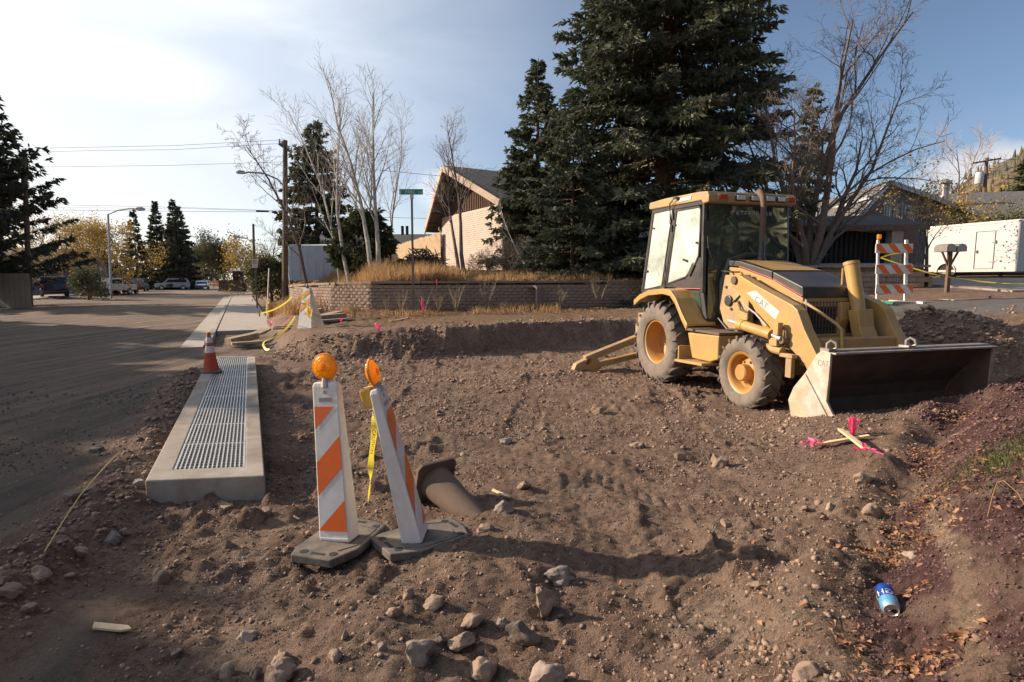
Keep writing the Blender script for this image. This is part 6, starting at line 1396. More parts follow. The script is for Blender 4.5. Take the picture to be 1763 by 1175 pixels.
# far belt of trees on the horizon
def far_wood():
    rs = np.random.RandomState(9); VV = []
    for i in range(420):
        u = rs.uniform(-500, 2500)
        if 396 < u < 410: continue
        Y = rs.uniform(150, 330); x = (u-881)/980*Y; hgt = rs.uniform(5, 9.5)*(1 if u < 900 else 1.2)
        if 380 < u < 430: hgt *= .5
        n = 110; C_ = rs.normal(0, 1, (n, 3))*[hgt*.30, hgt*.30, hgt*.24]+[x, Y, hgt*.5]
        d = rs.normal(0, 1, (n, 3)); d /= np.linalg.norm(d, axis=1)[:, None]; w = np.cross(d, rs.normal(0, 1, (n, 3))); w /= np.linalg.norm(w, axis=1)[:, None]; s_ = hgt*.2
        VV.append(np.stack([C_, C_+d*s_*.5+w*s_*.4, C_+d*s_, C_+d*s_*.5-w*s_*.4], 1))
    Vl = np.concatenate(VV).reshape(-1, 3); npmesh('far_wood', Vl, np.arange(len(Vl)).reshape(-1, 4), mat('far_foliage', (.075, .075, .045), .95, .4, .05, second=(.12, .09, .04), secscale=.02, island=.4), kind='stuff')
far_wood()

# ------------------------------------------------------------------ vehicles
def vehicle(u, v, Y, heading, prof, glass, Wd, label, cat, paint, wheels, group=None, name='parked_car', tail=None, dims=None):
    """prof: side outline (x,z) front = +x; glass: (x,z) outline of side windows"""
    p = gz(u, v, Y, 0.02); root = empty(name, p, heading, label, cat, group); w = Wd/2
    b = MB(); b.prism_xz(prof, -w, w); b.build('body', paint, root, bevel=.06)
    b = MB(); b.prism_xz(glass, -w*1.004, w*1.004); b.build('side_windows', G_car if False else M_dark, root, bevel=.02)
    gx = [q[0] for q in glass]; gzv = [q[1] for q in glass]
    top = max(gzv); bot = min(gzv); xf, xb = max(gx), min(gx)
    for x0, sgn, nm in ((min(q[0] for q in prof if q[1] > bot-.05), -1, 'rear_window'), (max(q[0] for q in prof if q[1] > bot-.05), 1, 'windscreen')):
        tx = [q[0] for q in prof if q[1] > top+.02]; t0 = (min(tx) if sgn < 0 else max(tx)) if tx else x0*.9
        b = MB(); e = .02*sgn; b.add([(x0*.99+e, -w*.82, bot), (x0*.99+e, w*.82, bot), (t0+e, w*.75, top), (t0+e, -w*.75, top)], [(0, 1, 2, 3)]); b.build(nm, M_dark, root)
    for (x, r) in wheels:
        for s in (-1, 1):
            b = MB(); b.lathe([(r*.5, -.12), (r*.9, -.12), (r, -.06), (r, .06), (r*.9, .12), (r*.5, .12)], (0, 0, 0), 'Y', 20); o = b.build('wheel', M_rub, root, smooth=True); o.location = (x, s*(w-.08), r)
            b = MB(); b.lathe([(0, .05), (r*.3, .10), (r*.55, .115), (r*.6, .09)], (0, 0, 0), 'Y', 14); q = b.build('rim', M_alu, o, smooth=True); q.rotation_euler = (0, 0, 0 if s > 0 else PI)
    xr_ = min(q[0] for q in prof); xf_ = max(q[0] for q in prof); hh = [q[1] for q in prof if abs(q[0]-xr_) < .2]
    for s in (-1, 1):
        b = MB(); b.box((xr_-.01, s*w*.86, .95), (.05, .14, .30)); b.build('tail_light', M_redl, root, bevel=.01)
        b = MB(); b.box((xf_+.0, s*w*.78, .75), (.05, .30, .16)); b.build('headlight', M_clear, root, bevel=.01)
    b = MB(); b.box((xr_-.02, 0, .5), (.1, Wd*.9, .16)); b.box((xf_+.02, 0, .5), (.1, Wd*.9, .16)); b.build_each('bumper', M_blk, root, bevel=.03)
    return root
suv = [(-2.3, .35), (2.3, .35), (2.35, .75), (2.2, .98), (1.2, 1.08), (.55, 1.70), (-2.0, 1.74), (-2.3, 1.15), (-2.38, .7)]
suvg = [(-1.95, 1.12), (1.0, 1.12), (.48, 1.58), (-1.85, 1.60)]
sed = [(-2.3, .32), (2.25, .32), (2.3, .68), (1.1, .92), (.45, 1.38), (-.9, 1.42), (-1.7, 1.0), (-2.3, .92)]
sedg = [(-1.35, .98), (.9, .95), (.38, 1.30), (-.85, 1.33)]
pk = [(-2.7, .45), (2.5, .45), (2.55, .95), (1.3, 1.12), (.75, 1.75), (-.65, 1.77), (-.85, 1.05), (-2.7, 1.05)]
pkg = [(-.65, 1.15), (1.1, 1.15), (.68, 1.62), (-.6, 1.64)]
mcar = lambda n, c: mat('paint_'+n, c, .25, .05, 3, coat=.5, dirt=(.2, .17, .14), dirtamt=.15)
hd = math.atan2(RD[1], RD[0])
vehicle(93, 497, 50, hd+.25, suv, suvg, 1.85, 'black car parked nose-in behind the left pavement beside the big spruce', 'car', mat('paint_black', (.015, .015, .018), .2, .05, 3, coat=.5), ((1.45, .36), (-1.4, .36)))
vehicle(188, 488, 60, hd+2.6, pk, pkg, 1.95, 'white pickup truck parked under the yellow trees by the street lamp', 'truck', mcar('white', (.6, .62, .65)), ((1.6, .38), (-1.6, .38)), name='pickup_truck')
vehicle(207, 487, 64, hd+.5, pk, pkg, 1.95, 'maroon pickup with its tailgate toward us, right of the white one', 'truck', mcar('maroon', (.18, .03, .03)), ((1.6, .38), (-1.6, .38)), name='pickup_truck')
vehicle(238, 484, 78, hd, suv, suvg, 1.85, 'dark blue-grey car in the shade under the leftmost far conifer', 'car', mcar('bluegrey', (.10, .12, .15)), ((1.45, .36), (-1.4, .36)))
vehicle(296, 484, 88, hd+1.7, suv, suvg, 1.85, 'silver car parked sideways below the tallest far conifer', 'car', mcar('silver', (.35, .36, .38)), ((1.45, .36), (-1.4, .36)))
vehicle(348, 487, 92, hd+PI, sed, sedg, 1.8, 'white car facing us in the middle of the far road', 'car', mcar('pale', (.62, .66, .72)), ((1.35, .33), (-1.4, .33)))
def far_loader():
    p = gz(404, 490, 76, 0); root = empty('wheel_loader', p, hd+PI*.92, 'distant road machine with a cab and wide front blade on the far road', 'loader')
    b = MB(); b.box((-.6, 0, 1.0), (2.6, 1.1, .8)); b.box((1.0, 0, .8), (1.2, .5, .4)); b.build('chassis', M_yel2, root, bevel=.05)
    b = MB(); b.box((-.5, .35, 2.0), (1.2, 1.1, 1.4)); b.build('cab', M_dark, root, bevel=.06)
    b = MB(); b.box((-.5, .35, 2.76), (1.35, 1.3, .12)); b.build('roof', M_white, root, bevel=.03)
    b = MB(); b.prism_xz([(1.8, .1), (2.4, .1), (2.0, .5), (2.0, 1.1), (2.3, 1.5), (1.9, 1.5), (1.75, .8)], -1.4, 1.4); b.build('blade', M_rust, root)
    for x in (-1.3, .9):
        for s in (-1, 1): b = MB(); b.lathe([(.2, -.2), (.6, -.2), (.65, 0), (.6, .2), (.2, .2)], (x, s*.85, .65), 'Y', 18); b.build('wheel', M_rub, root, smooth=True)
far_loader()
b = MB(); p = gz(374, 488, 84, 0); o = empty('road_barricade', p, 0, 'far orange striped barricade standing left of the distant road machine', 'barricade')
b.box((0, 0, 1.3), (1.5, .05, .3)); b.box((0, 0, .75), (1.5, .05, .3)); b.build('rail', M_yorg, o)
b = MB(); b.box((-.6, .05, .8), (.07, .07, 1.6)); b.box((.6, .05, .8), (.07, .07, 1.6)); b.build('post', M_white, o)
def trailer():
    A = Vector((20.1, 28.0, 0)); Bq = Vector((21.4, 24.36, 0)); d = (Bq-A).normalized(); n = Vector((-d.y, d.x, 0))  # n points away
    if n.x < 0: n = -n
    root = empty('cargo_trailer', (A.x, A.y, 1.7), 0, 'white enclosed cargo trailer parked on the driveway at the right edge', 'trailer'); off = root.location; L = (Bq-A).length
    def q(l, w, z): p = A+d*l+n*w; return Vector((p.x, p.y, z))-off
    z0, z1 = 2.0, 4.2; b = MB()
    P = [(0, 0), (L, 0), (L+.9, 1.05), (L, 2.1), (0, 2.1)]; nn = 5
    def ringz(z, k=0): return [q(x+(k if x == 0 else -k if x >= L else 0), min(max(w, k), 2.1-k), z) for x, w in P]
    b.add(ringz(z0)+ringz(z1-.10)+ringz(z1-.03, .03)+ringz(z1, .10), [(4, 3, 2, 1, 0), (15, 16, 17, 18, 19)]+[(r*nn+i, r*nn+(i+1) % nn, (r+1)*nn+(i+1) % nn, (r+1)*nn+i) for r in range(3) for i in range(nn)]); b.build('body', M_trailer, root)
    b = MB(); b.bar(q(-.01, -.015, z0+.05), q(L+.01, -.015, z0+.05), .03, .10); b.bar(q(0, -.012, z1-.06), q(L, -.012, z1-.06), .03, .08); b.bar(q(L, -.02, z0), q(L, -.02, z1-.05), .06, .05, up=(1, 0, 0)); b.build('trim', M_alu, root)
    b = MB(); b.bar(q(2.22, -.012, z0+1.78), q(2.98, -.012, z0+1.78), .02, .02); b.bar(q(2.22, -.012, z0+.14), q(2.98, -.012, z0+.14), .02, .02); b.bar(q(2.22, -.012, z0+.14), q(2.22, -.012, z0+1.78), .02, .02, up=(1, 0, 0)); b.bar(q(2.98, -.012, z0+.14), q(2.98, -.012, z0+1.78), .02, .02, up=(1, 0, 0)); dr = b.build('door', M_post, root)
    b = MB(); b.box(q(2.30, -.03, z0+.9), (.06, .06, .12)); b.box(q(3.02, -.03, z0+1.3), (.08, .05, .12)); b.bar(q(2.85, -.03, z0+1.3), q(3.05, -.03, z0+1.3), .03, .03); b.bar(q(2.8, -.03, z0+.45), q(3.05, -.03, z0+.45), .03, .03); b.build('latch', M_metal, dr)
    wx = 1.05
    b = MB(); b.lathe([(.12, 0), (.34, 0), (.36, .1), (.34, .2), (.1, .2)], (0, 0, 0), 'Y', 24); w_ = b.build('wheel', M_rub, root, smooth=True); p = q(wx, .05, z0-.02); w_.location = p; w_.rotation_euler = (0, 0, math.atan2(d.y, d.x))
    b = MB(); b.lathe([(0, -.03), (.1, -.03), (.2, -.02), (.2, .02)], (0, 0, 0), 'Y', 18); b.build('rim', M_alu, w_, smooth=True)
    b = MB()
    for k in range(12):
        a0, a1 = PI*k/12, PI*(k+1)/12
        b.bar(q(wx-.42*math.cos(a0), -.02, z0-.02+.44*math.sin(a0)), q(wx-.42*math.cos(a1), -.02, z0-.02+.44*math.sin(a1)), .10, .035)
    b.build('wheel_arch', M_alu, root)
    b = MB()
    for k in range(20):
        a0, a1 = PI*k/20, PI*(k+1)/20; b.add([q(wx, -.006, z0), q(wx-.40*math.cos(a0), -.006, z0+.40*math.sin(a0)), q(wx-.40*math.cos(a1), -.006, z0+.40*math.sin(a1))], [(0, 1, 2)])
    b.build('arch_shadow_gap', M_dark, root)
    for l, w, z, nm in ((.05, -.02, z1-.12, 'marker_light'), (L, -.03, z1-.07, 'marker_light'), (.12, -.02, z0+.4, 'side_marker')):
        b = MB(); b.box(q(l, w, z), (.10, .06, .05)); b.build(nm, M_redl, root)
    b = MB(); b.bar(q(-.3, .3, z0-.1), q(L+1.6, 1.05, z0-.1), .10, .10); b.bar(q(L+1.2, 1.05, z0-.1), q(L+1.2, 1.05, z0-.5), .08, .08, up=(1, 0, 0)); b.build('tow_frame', M_rust, root)
trailer()

# ------------------------------------------------------------------ rocks and clods
import bmesh
_ico = {}
def ico(sub):
    if sub not in _ico:
        bm = bmesh.new(); bmesh.ops.create_icosphere(bm, subdivisions=sub, radius=1.0); V_ = np.array([v.co[:] for v in bm.verts]); F_ = np.array([[v.index for v in f.verts] for f in bm.faces]); bm.free(); _ico[sub] = (V_, F_)
    return _ico[sub]
def rock(u, v, wpx, aspect, label, m=M_rock, seed=0, angular=.5, hscale=None, name='rock', sink=.55, depthk=.8, cat='rock', tilt=0.0, pt=None):
    rs = np.random.RandomState(seed+7); p = G(u, v) if pt is None else pt; Y = p.y
    w = wpx/980*Y/2*1.18; h = w*aspect; V_, F_ = ico(4 if wpx > 24 else 3); V_ = V_.copy()
    # facets: flatten against random planes
    for k in range(int(7+12*angular)):
        n = rs.normal(0, 1, 3); n /= np.linalg.norm(n); c = rs.uniform(.50, .88); dd = V_ @ n; ex = np.clip(dd-c, 0, None); V_ -= n*ex[:, None]*.92
    nz = np.stack([vnoise(V_[:, 0]*2.2+seed+k*9, V_[:, 1]*2.2+V_[:, 2]*1.7+k*5) for k in range(3)], 1); V_ *= (1+.16*nz[:, :1]+.05*vnoise(V_[:, 0]*7+seed, V_[:, 1]*7+V_[:, 2]*6)[:, None])
    V_ *= (1+.035*fbm(V_[:, 0]*3+V_[:, 2]*2.1+seed, V_[:, 1]*3-V_[:, 2]*1.7, 2.2, 4, .65))[:, None]*1.0
    V_ = V_*np.array([w, w*depthk, h]); R = np.array(Euler((rs.uniform(-.2, .2), tilt, rs.uniform(-.6, .6))).to_matrix()); V_ = V_ @ R.T
    zc = -V_[:, 2].min()-h*2*sink*.5
    o = npmesh(name, V_, F_, m, smooth=False, nside=3); o.location = (p.x, p.y, p.z+zc)
    me = o.data; me.polygons.foreach_set('use_smooth', [True]*len(me.polygons))
    try: me.set_sharp_from_angle(angle=rad(28))
    except Exception: pass
    tag(o, label, cat); return o
RK = [
 (278, 1001, 30, 1.15, 'lone egg-shaped tan rock with a long shadow on the smooth dirt at left', M_rock, 1, .2),
 (193, 931, 27, .95, 'round grey cobble sitting on the berm below the drain box', M_rockg, 2, .1),
 (430, 1099, 35, .85, 'pinkish pale angular rock left of bottom centre', M_rockw, 3, .8),
 (303, 1128, 20, .9, 'small tan rock standing alone below the pale wood scrap', M_rock, 4, .5),
 (722, 1132, 64, .9, 'large blocky grey-tan rock, biggest of the bottom centre heap', M_rockg, 5, .7),
 (940, 1046, 50, 1.2, 'upright tan rock with a sharp long shadow to its right', M_rock, 6, .6),
 (966, 1000, 56, .55, 'flat dark grey slab of broken asphalt behind the upright tan rock', M_rockg, 7, .9),
 (900, 1104, 54, .8, 'dark brown rounded rock in shadow near bottom centre', M_rockd, 8, .3),
 (864, 1080, 28, .8, 'small pale grey rock touching the dark rounded one', M_rockw, 9, .7),
 (748, 1044, 40, .8, 'wedge-shaped tan rock on the dirt ridge', M_rock, 10, .9),
 (814, 1072, 42, .62, 'flattish tan rock between the wedge-shaped one and the dark one', M_rock, 11, .5),
 (795, 1112, 46, .48, 'long low tan rock right of the big blocky rock', M_rock, 12, .3),
 (757, 1108, 26, .8, 'brown chunk squeezed between the big blocky rock and the long low one', M_rockd, 13, .5),
 (1240, 804, 34, .95, 'rounded rock alone in the middle of the dug area before the backhoe', M_rock, 14, .3),
 (1388, 1170, 54, .9, 'grey-tan pointed rock cut by the bottom edge, right of centre', M_rock, 15, .8),
 (947, 1178, 62, .75, 'pale tan rock at the bottom edge, centre', M_rockw, 16, .4),
 (835, 1160, 52, .8, 'lumpy brown clod just above the bottom edge', M_rock, 17, .3),
 (485, 1170, 56, .75, 'big smooth orange-tan rock at the bottom edge, left of centre', M_rock, 18, .2),
 (486, 1142, 42, .7, 'smooth tan rock lying just above the big orange-tan one', M_rock, 19, .2),
 (441, 1165, 30, .8, 'dark brown angular rock left of the big orange-tan one', M_rockd, 20, .7),
 (391, 1165, 32, .9, 'rounded tan rock, leftmost of the bottom edge group', M_rock, 21, .3),
 (458, 884, 22, .8, 'small reddish rock below the front right corner of the drain box', M_rock, 22, .4),
 (1428, 878, 17, 1.1, 'pale block-like rock, tallest of a trio in the right middle dirt', M_rockw, 23, .8),
 (1410, 868, 15, .9, 'tan rock, upper left one of a trio in the right middle dirt', M_rock, 24, .5),
 (1386, 878, 17, .7, 'flat tan rock, leftmost of a trio in the right middle dirt', M_rock, 25, .5),
 (576, 1133, 26, .9, 'tan rock with a short shadow above the bottom left heap', M_rock, 26, .5),
 (594, 1098, 14, 1.2, 'small upright chip of tan rock above the bottom left heap', M_rock, 27, .7),
 (658, 1116, 16, .8, 'small round pebble left of the big blocky rock', M_rockg, 28, .3),
 (678, 1060, 28, 1.1, 'tan dirt-covered rock leaning on the ridge edge below the barricades', M_rock, 29, .4),
 (703, 1030, 22, 1.1, 'brown pointed rock at the top of the ridge edge', M_rock, 30, .6),
 (835, 915, 30, .6, 'tan chunk beside the tip of the fallen cone', M_rock, 31, .5),
 (868, 880, 34, .7, 'grey rock at the top of the small mound behind the fallen cone', M_rockg, 32, .6),
 (22, 1024, 36, .8, 'tan angular rock on the berm at the left edge', M_rock, 33, .7),
 (10, 1000, 30, .8, 'brown rock on the berm, highest at the left edge', M_rock, 34, .5),
 (66, 995, 36, .75, 'tan rock embedded in the berm under the end of the yellow string', M_rock, 35, .5),
 (50, 1052, 28, .7, 'low tan rock on the dim slope below the berm', M_rock, 36, .4),
 (100, 932, 30, .6, 'flat brown rock in the berm left of the round grey cobble', M_rock, 37, .5),
 (140, 955, 26, .7, 'buried brown rock in the berm below the string', M_rock, 38, .4),
 (240, 838, 24, 1.0, 'grey cobble leaning against the near left corner of the drain box', M_rockg, 39, .3),
 (215, 918, 18, .7, 'small brown stone right beside the round grey cobble', M_rock, 40, .4),
 (129, 858, 30, .6, 'brown flat rock in the ditch left of the string', M_rock, 41, .4),
 (1570, 962, 26, .7, 'smooth pale grey stone in the leaf-filled channel', M_rockw, 42, .3),
 (1030, 712, 30, .6, 'grey-tan clod left of the front tyre', M_rock, 43, .4),
 (1100, 770, 26, .6, 'low tan clod in front of the backhoe rear tyre', M_rock, 44, .4),
 (1170, 790, 20, .7, 'small tan clod left of the rounded rock alone in the dug area', M_rock, 45, .4),
 (870, 765, 26, .5, 'pale low clod in the middle of the dug area', M_rockw, 46, .5),
 (900, 840, 24, .6, 'tan clod behind the dirt mound by the fallen cone', M_rock, 47, .4),
 (1250, 905, 22, .7, 'brown clod amid the right middle dirt above the long shadow', M_rock, 48, .5),
 (1480, 830, 30, .7, 'brown crumbly clod beside the leaf trail', M_rock, 49, .3),
 (1500, 885, 34, .7, 'large crumbly brown clod on the lip of the leaf channel', M_rock, 50, .3),
 (1300, 1010, 20, .6, 'small tan stone near the tip of the barricade shadows', M_rock, 51, .5),
 (165, 777, 26, .5, 'grey stone lying on the milled road edge', M_rockg, 52, .4),
 (910, 470, 24, .9, 'brown boulder on the terrace by the low branches of the spruce', M_rock, 53, .3),
]
for (u, v, w, a, lb, m, sd_, ang) in RK: rock(u, v, w, a, lb, m, sd_, ang)
for k, (u, v, w, lb) in enumerate(((1621, 585, 9, 'pale round stone resting on the face of the dark spoil pile'), (1688, 588, 11, 'tan clod cluster at the right end of the spoil pile above the bucket'), (1611, 710, 12, 'pair-leading round clod on the crest before the bucket'), (1643, 712, 12, 'second round clod on the crest before the bucket'))):
    rock(u, v, w, .9, lb, M_rockw if k == 0 else M_rock, 80+k, .3, pt=at(u, v, Y=8.0) if False else None)

def scatter(name, n, region, smin, smax, m, seed, cond=None, flat=.75, power=3.0):
    rs = np.random.RandomState(seed); x, y = region(rs, n); z, road, cind, mC, mB, mS, db, s, t = terrain(x, y, True)
    if cond is not None: k = cond(rs, x, y, road, cind, mC, s, t); x, y, z = x[k], y[k], z[k]
    n = len(x); V_, F_ = ico(1); sz = smin+(smax-smin)*rs.rand(n)**power; sz *= np.clip(np.hypot(x, y)/6, .6, 1.5)
    j = 1+rs.uniform(-.48, .34, (n, len(V_), 1)); sc_ = np.stack([sz*rs.uniform(.7, 1.3, n), sz*rs.uniform(.7, 1.3, n), sz*flat*rs.uniform(.6, 1.1, n)], 1)[:, None]
    a = rs.rand(n)*2*PI; ca, sa = np.cos(a)[:, None], np.sin(a)[:, None]; P = V_[None]*j*sc_; X = P[..., 0]*ca-P[..., 1]*sa; Yv = P[..., 0]*sa+P[..., 1]*ca
    P = np.stack([X+x[:, None], Yv+y[:, None], P[..., 2]+z[:, None]+sz[:, None]*.12], -1)
    Fz = (np.arange(n)*len(V_))[:, None, None]+F_[None]; npmesh(name, P.reshape(-1, 3), Fz.reshape(-1, 3), m, kind='stuff', nside=3)
def reg_near(y0, y1, w=.95, p=1.6):
    def f(rs, n):
        y = y0+(y1-y0)*rs.rand(n)**p; x = y*rs.uniform(-w, w, n); return x, y
    return f
def grit(name, n, region, smin, smax, m, seed, cond=None, power=3.0):
    rs = np.random.RandomState(seed); x, y = region(rs, n); z, road, cind, mC, mB, mS, db, s, t = terrain(x, y, True)
    if cond is not None: k = cond(rs, x, y, road, cind, mC, s, t); x, y, z = x[k], y[k], z[k]
    n = len(x); V_ = np.array([(1, 0, 0), (0, 1, 0), (-1, 0, 0), (0, -1, 0), (0, 0, 1), (0, 0, -1)], float); F_ = np.array([(0, 1, 4), (1, 2, 4), (2, 3, 4), (3, 0, 4), (1, 0, 5), (2, 1, 5), (3, 2, 5), (0, 3, 5)])
    sz = (smin+(smax-smin)*rs.rand(n)**power)*np.clip(np.hypot(x, y)/4, .6, 2.2); P = V_[None]*(1+rs.uniform(-.45, .45, (n, 6, 3)))+rs.uniform(-.35, .35, (n, 6, 3)); P = P*sz[:, None, None]*np.array([1, 1, .8])
    P = P+np.stack([x, y, z+sz*.2], 1)[:, None]; Fz = (np.arange(n)*6)[:, None, None]+F_[None]; npmesh(name, P.reshape(-1, 3), Fz.reshape(-1, 3), m, kind='stuff', nside=3)
M_clod = mat('soil_clod', (.290, .196, .143), .95, .3, 1.2, second=(.195, .130, .096), secscale=3, island=.30, bump=.012, bscale=60)
M_grav = mat('grey_gravel', (.20, .185, .17), .95, .3, 2, second=(.11, .10, .095), secscale=3, island=.6)
M_cindr = mat('purple_cinder', (.125, .066, .062), .95, .3, 3, second=(.065, .034, .034), secscale=5, island=.55)
clus = lambda x, y: fbm(x, y, 1.3, 3, .6, 21)
scatter('soil_clods', 36000, reg_near(1.7, 12.5), .004, .030, M_clod, 1, lambda rs, x, y, road, cind, mC, s, t: (road < .4) & (cind < .5) & (rs.rand(len(x)) < .30+2.0*clus(x, y)), power=5)
scatter('larger_clods', 900, reg_near(2.6, 12.5, p=1.0), .012, .042, M_clod, 2, lambda rs, x, y, road, cind, mC, s, t: (road < .4) & (cind < .4) & (rs.rand(len(x)) < .25+2.2*clus(x+3, y)), power=2.6)
scatter('pale_pebbles', 3000, reg_near(1.8, 11), .004, .016, M_rockw, 3, lambda rs, x, y, road, cind, mC, s, t: (cind < .5))
scatter('road_gravel', 6000, lambda rs, n: (lambda y, t: ((RN[0]*t+RD[0]*y), (RN[1]*t+RD[1]*y)))(2.5+9.5*rs.rand(n)**1.3, rs.uniform(-7.5, -.9, n)), .003, .013, M_grav, 4, lambda rs, x, y, road, cind, mC, s, t: (road > .4) & (y > .8))
def regc(rs, n):
    y = 1.2+5.6*rs.rand(n)**1.4; x = rs.uniform(.35, 1.25, n)*y+.3; return x, y
scatter('cinder_gravel', 7000, regc, .003, .017, M_cindr, 5, lambda rs, x, y, road, cind, mC, s, t: cind > .35, power=2.5)
scatter('pile_clods', 2500, lambda rs, n: (PILE[0]-.4+rs.normal(0, .85, n), PILE[1]+rs.normal(0, .6, n)), .006, .035, M_clod, 6)
grit('fine_grit', 62000, reg_near(1.6, 10.5, .95, 1.5), .0025, .0105, M_clod, 31, lambda rs, x, y, road, cind, mC, s, t: (road < .5) & (cind < .6) & (rs.rand(len(x)) < .55+1.6*clus(x, y)))
grit('dark_grit', 28000, reg_near(1.6, 9.5, .95, 1.5), .003, .011, mat('dark_grit_stone', (.125, .092, .076), .95, .3, 3, island=.5), 32, lambda rs, x, y, road, cind, mC, s, t: (cind < .6) & (rs.rand(len(x)) < .3+1.8*fbm(x, y, .8, 3, .6, 91)))
grit('cinder_grit', 34000, lambda rs, n: (lambda y: (y*rs.uniform(.45, 1.3, n)+.2, y))(1.2+5.8*rs.rand(n)**1.3), .003, .013, M_cindr, 33, lambda rs, x, y, road, cind, mC, s, t: cind > .3)
def bankr(rs, n):
    x = rs.uniform(-6.2, 4, n); return x, np.interp(x, BX, BY)+rs.uniform(-.2, 1.0, n)
scatter('bank_clods', 4500, bankr, .006, .030, M_clod, 7, lambda rs, x, y, road, cind, mC, s, t: (rs.rand(len(x)) < np.where(x < -1.5, .9, .3)) & (t > .4))
scatter('berm_clods', 2600, lambda rs, n: (lambda i, f: (np.array([b_[0] for b_ in BERM])[i]*(1-f)+np.array([b_[0] for b_ in BERM])[i+1]*f+rs.normal(0, .17, n), np.array([b_[1] for b_ in BERM])[i]*(1-f)+np.array([b_[1] for b_ in BERM])[i+1]*f+rs.normal(0, .17, n)))(rs.randint(0, len(BERM)-1, n), rs.rand(n)), .005, .035, M_clod, 8, power=4)

# ------------------------------------------------------------------ leaves, grass, weeds
def leaf_litter(name, n, region, m, seed, size=(.02, .045)):
    rs = np.random.RandomState(seed); x, y = region(rs, n); z = terrain(x, y); n = len(x); L = rs.uniform(*size, n); a = rs.rand(n)*2*PI; tz = rs.uniform(-.5, .7, n)
    d = np.stack([np.cos(a)*np.cos(tz), np.sin(a)*np.cos(tz), np.sin(tz)], 1); s_ = np.stack([-np.sin(a), np.cos(a), rs.uniform(-.6, .6, n)], 1); c = np.stack([x, y, z+.012+L*.2], 1); L = L[:, None]; up = np.array([0, 0, 1])*L*.16
    V_ = np.stack([c-d*L*.5, c+s_*L*.24+up, c+d*L*.5, c-s_*L*.24+up], 1).reshape(-1, 3); i = np.arange(n)*4; F_ = np.concatenate([np.stack([i, i+1, i+2], 1), np.stack([i, i+2, i+3], 1)])
    npmesh(name, V_, F_, m, kind='stuff', nside=3)
chan = np.array(CHAN)
def chanr(w):
    def f(rs, n):
        i = rs.randint(0, len(chan)-1, n); k = rs.rand(n)[:, None]; P = chan[i]*(1-k)+chan[i+1]*k; P = P+rs.normal(0, 1, (n, 2))*w*np.array([1, 1]); c = clus(P[:, 0]*2, P[:, 1]*2) > -.12; return P[c, 0], P[c, 1]
    return f
leaf_litter('fallen_leaves', 4600, chanr(.10), M_leaf, 1, (.015, .036))
leaf_litter('stray_leaves', 500, chanr(.38), M_leaf, 2)
lw = G(1740, 800)
leaf_litter('lawn_leaves', 420, lambda rs, n: (lw.x+.25+rs.normal(0, .40, n), lw.y+rs.normal(0, .32, n)), M_leaf, 3)
def terr(rs, n):
    x = rs.uniform(-9, 8.5, n); return x, np.interp(x, WX, WY)+.2+rs.rand(n)**1.5*3.5
leaf_litter('terrace_leaves', 6000, terr, M_leaf, 4, (.05, .11))
leaf_litter('plateau_leaves', 2600, lambda rs, n: (lambda x: (x, np.interp(x, WX, WY)-.1-rs.rand(n)**1.7*2.2))(rs.uniform(-6, 3, n)), M_leaf, 5, (.04, .09))
def blades(name, x, y, h, m, seed, w=.012, lean=.35, z=None, seg=2):
    rs = np.random.RandomState(seed); n = len(x); z = terrain(x, y) if z is None else z; a = rs.rand(n)*2*PI; l = rs.uniform(0, lean, n)*h
    b0 = np.stack([x, y, z-.02], 1); tip = b0+np.stack([np.cos(a)*l, np.sin(a)*l, h], 1); mid = b0*.5+tip*.5+np.stack([-np.cos(a)*l*.15, -np.sin(a)*l*.15, h*.08], 1); q = rs.rand(n)*2*PI; s_ = np.stack([np.cos(q), np.sin(q), 0*q], 1)*np.asarray(w).reshape(-1, 1)
    V_ = np.stack([b0-s_, b0+s_, mid+s_*.8, mid-s_*.8, tip], 1).reshape(-1, 3); i = np.arange(n)*5; F_ = np.concatenate([np.stack([i, i+1, i+2], 1), np.stack([i, i+2, i+3], 1), np.stack([i+3, i+2, i+4], 1)])
    return npmesh(name, V_, F_, m, kind='stuff', nside=3)
rs = np.random.RandomState(4)
# tall dry grass on the terrace, thick at the left, thinning toward the spruce
x = np.concatenate([rs.uniform(-9.2, -1.0, 30000), rs.uniform(-1, 3.5, 5000)]); y = np.interp(x, WX, WY)+.18+rs.rand(len(x))**1.6*3.4
dn = fbm(x, y, .8, 3, .6, 31); k = rs.rand(len(x)) < .55+1.5*dn; x, y, dn = x[k], y[k], dn[k]
h = (.16+.42*rs.rand(len(x))**1.3)*(1+.9*dn)*np.where(x < -1.5, 1.0, .5); blades('dry_grass', x, y, h, M_straw, 5, w=.011, lean=.5)
x = rs.uniform(-12.5, -6.5, 16000); y = rs.uniform(18.5, 32, 16000); s_, t_ = xy2st(x, y); k = (t_ > 1.3) & (t_ < 5) & (y < np.interp(x, WX, WY)+8) & (rs.rand(len(x)) < .5+1.4*fbm(x, y, .7, 3, .6, 33)); x, y = x[k], y[k]
blades('bank_grass', x, y, .2+.5*rs.rand(len(x)), M_straw, 6, w=.013, lean=.45)
x = rs.uniform(-5.5, 1.5, 7000); y = np.interp(x, WX, WY)-.15-rs.rand(7000)**2.2*1.9; k = rs.rand(7000) < .35+2.0*fbm(x, y, 1.1, 3, .6, 34); x, y = x[k], y[k]
blades('plateau_grass', x, y, .06+.22*rs.rand(len(x)), M_straw, 7, w=.008, lean=.7)
x = rs.normal(-5.9, .25, 500); y = rs.normal(20.2, .15, 500); blades('green_tuft', x, np.interp(x, WX, WY)+.3+rs.rand(500)*.4, .08+.14*rs.rand(500), M_lawn, 8, w=.012, lean=.8)
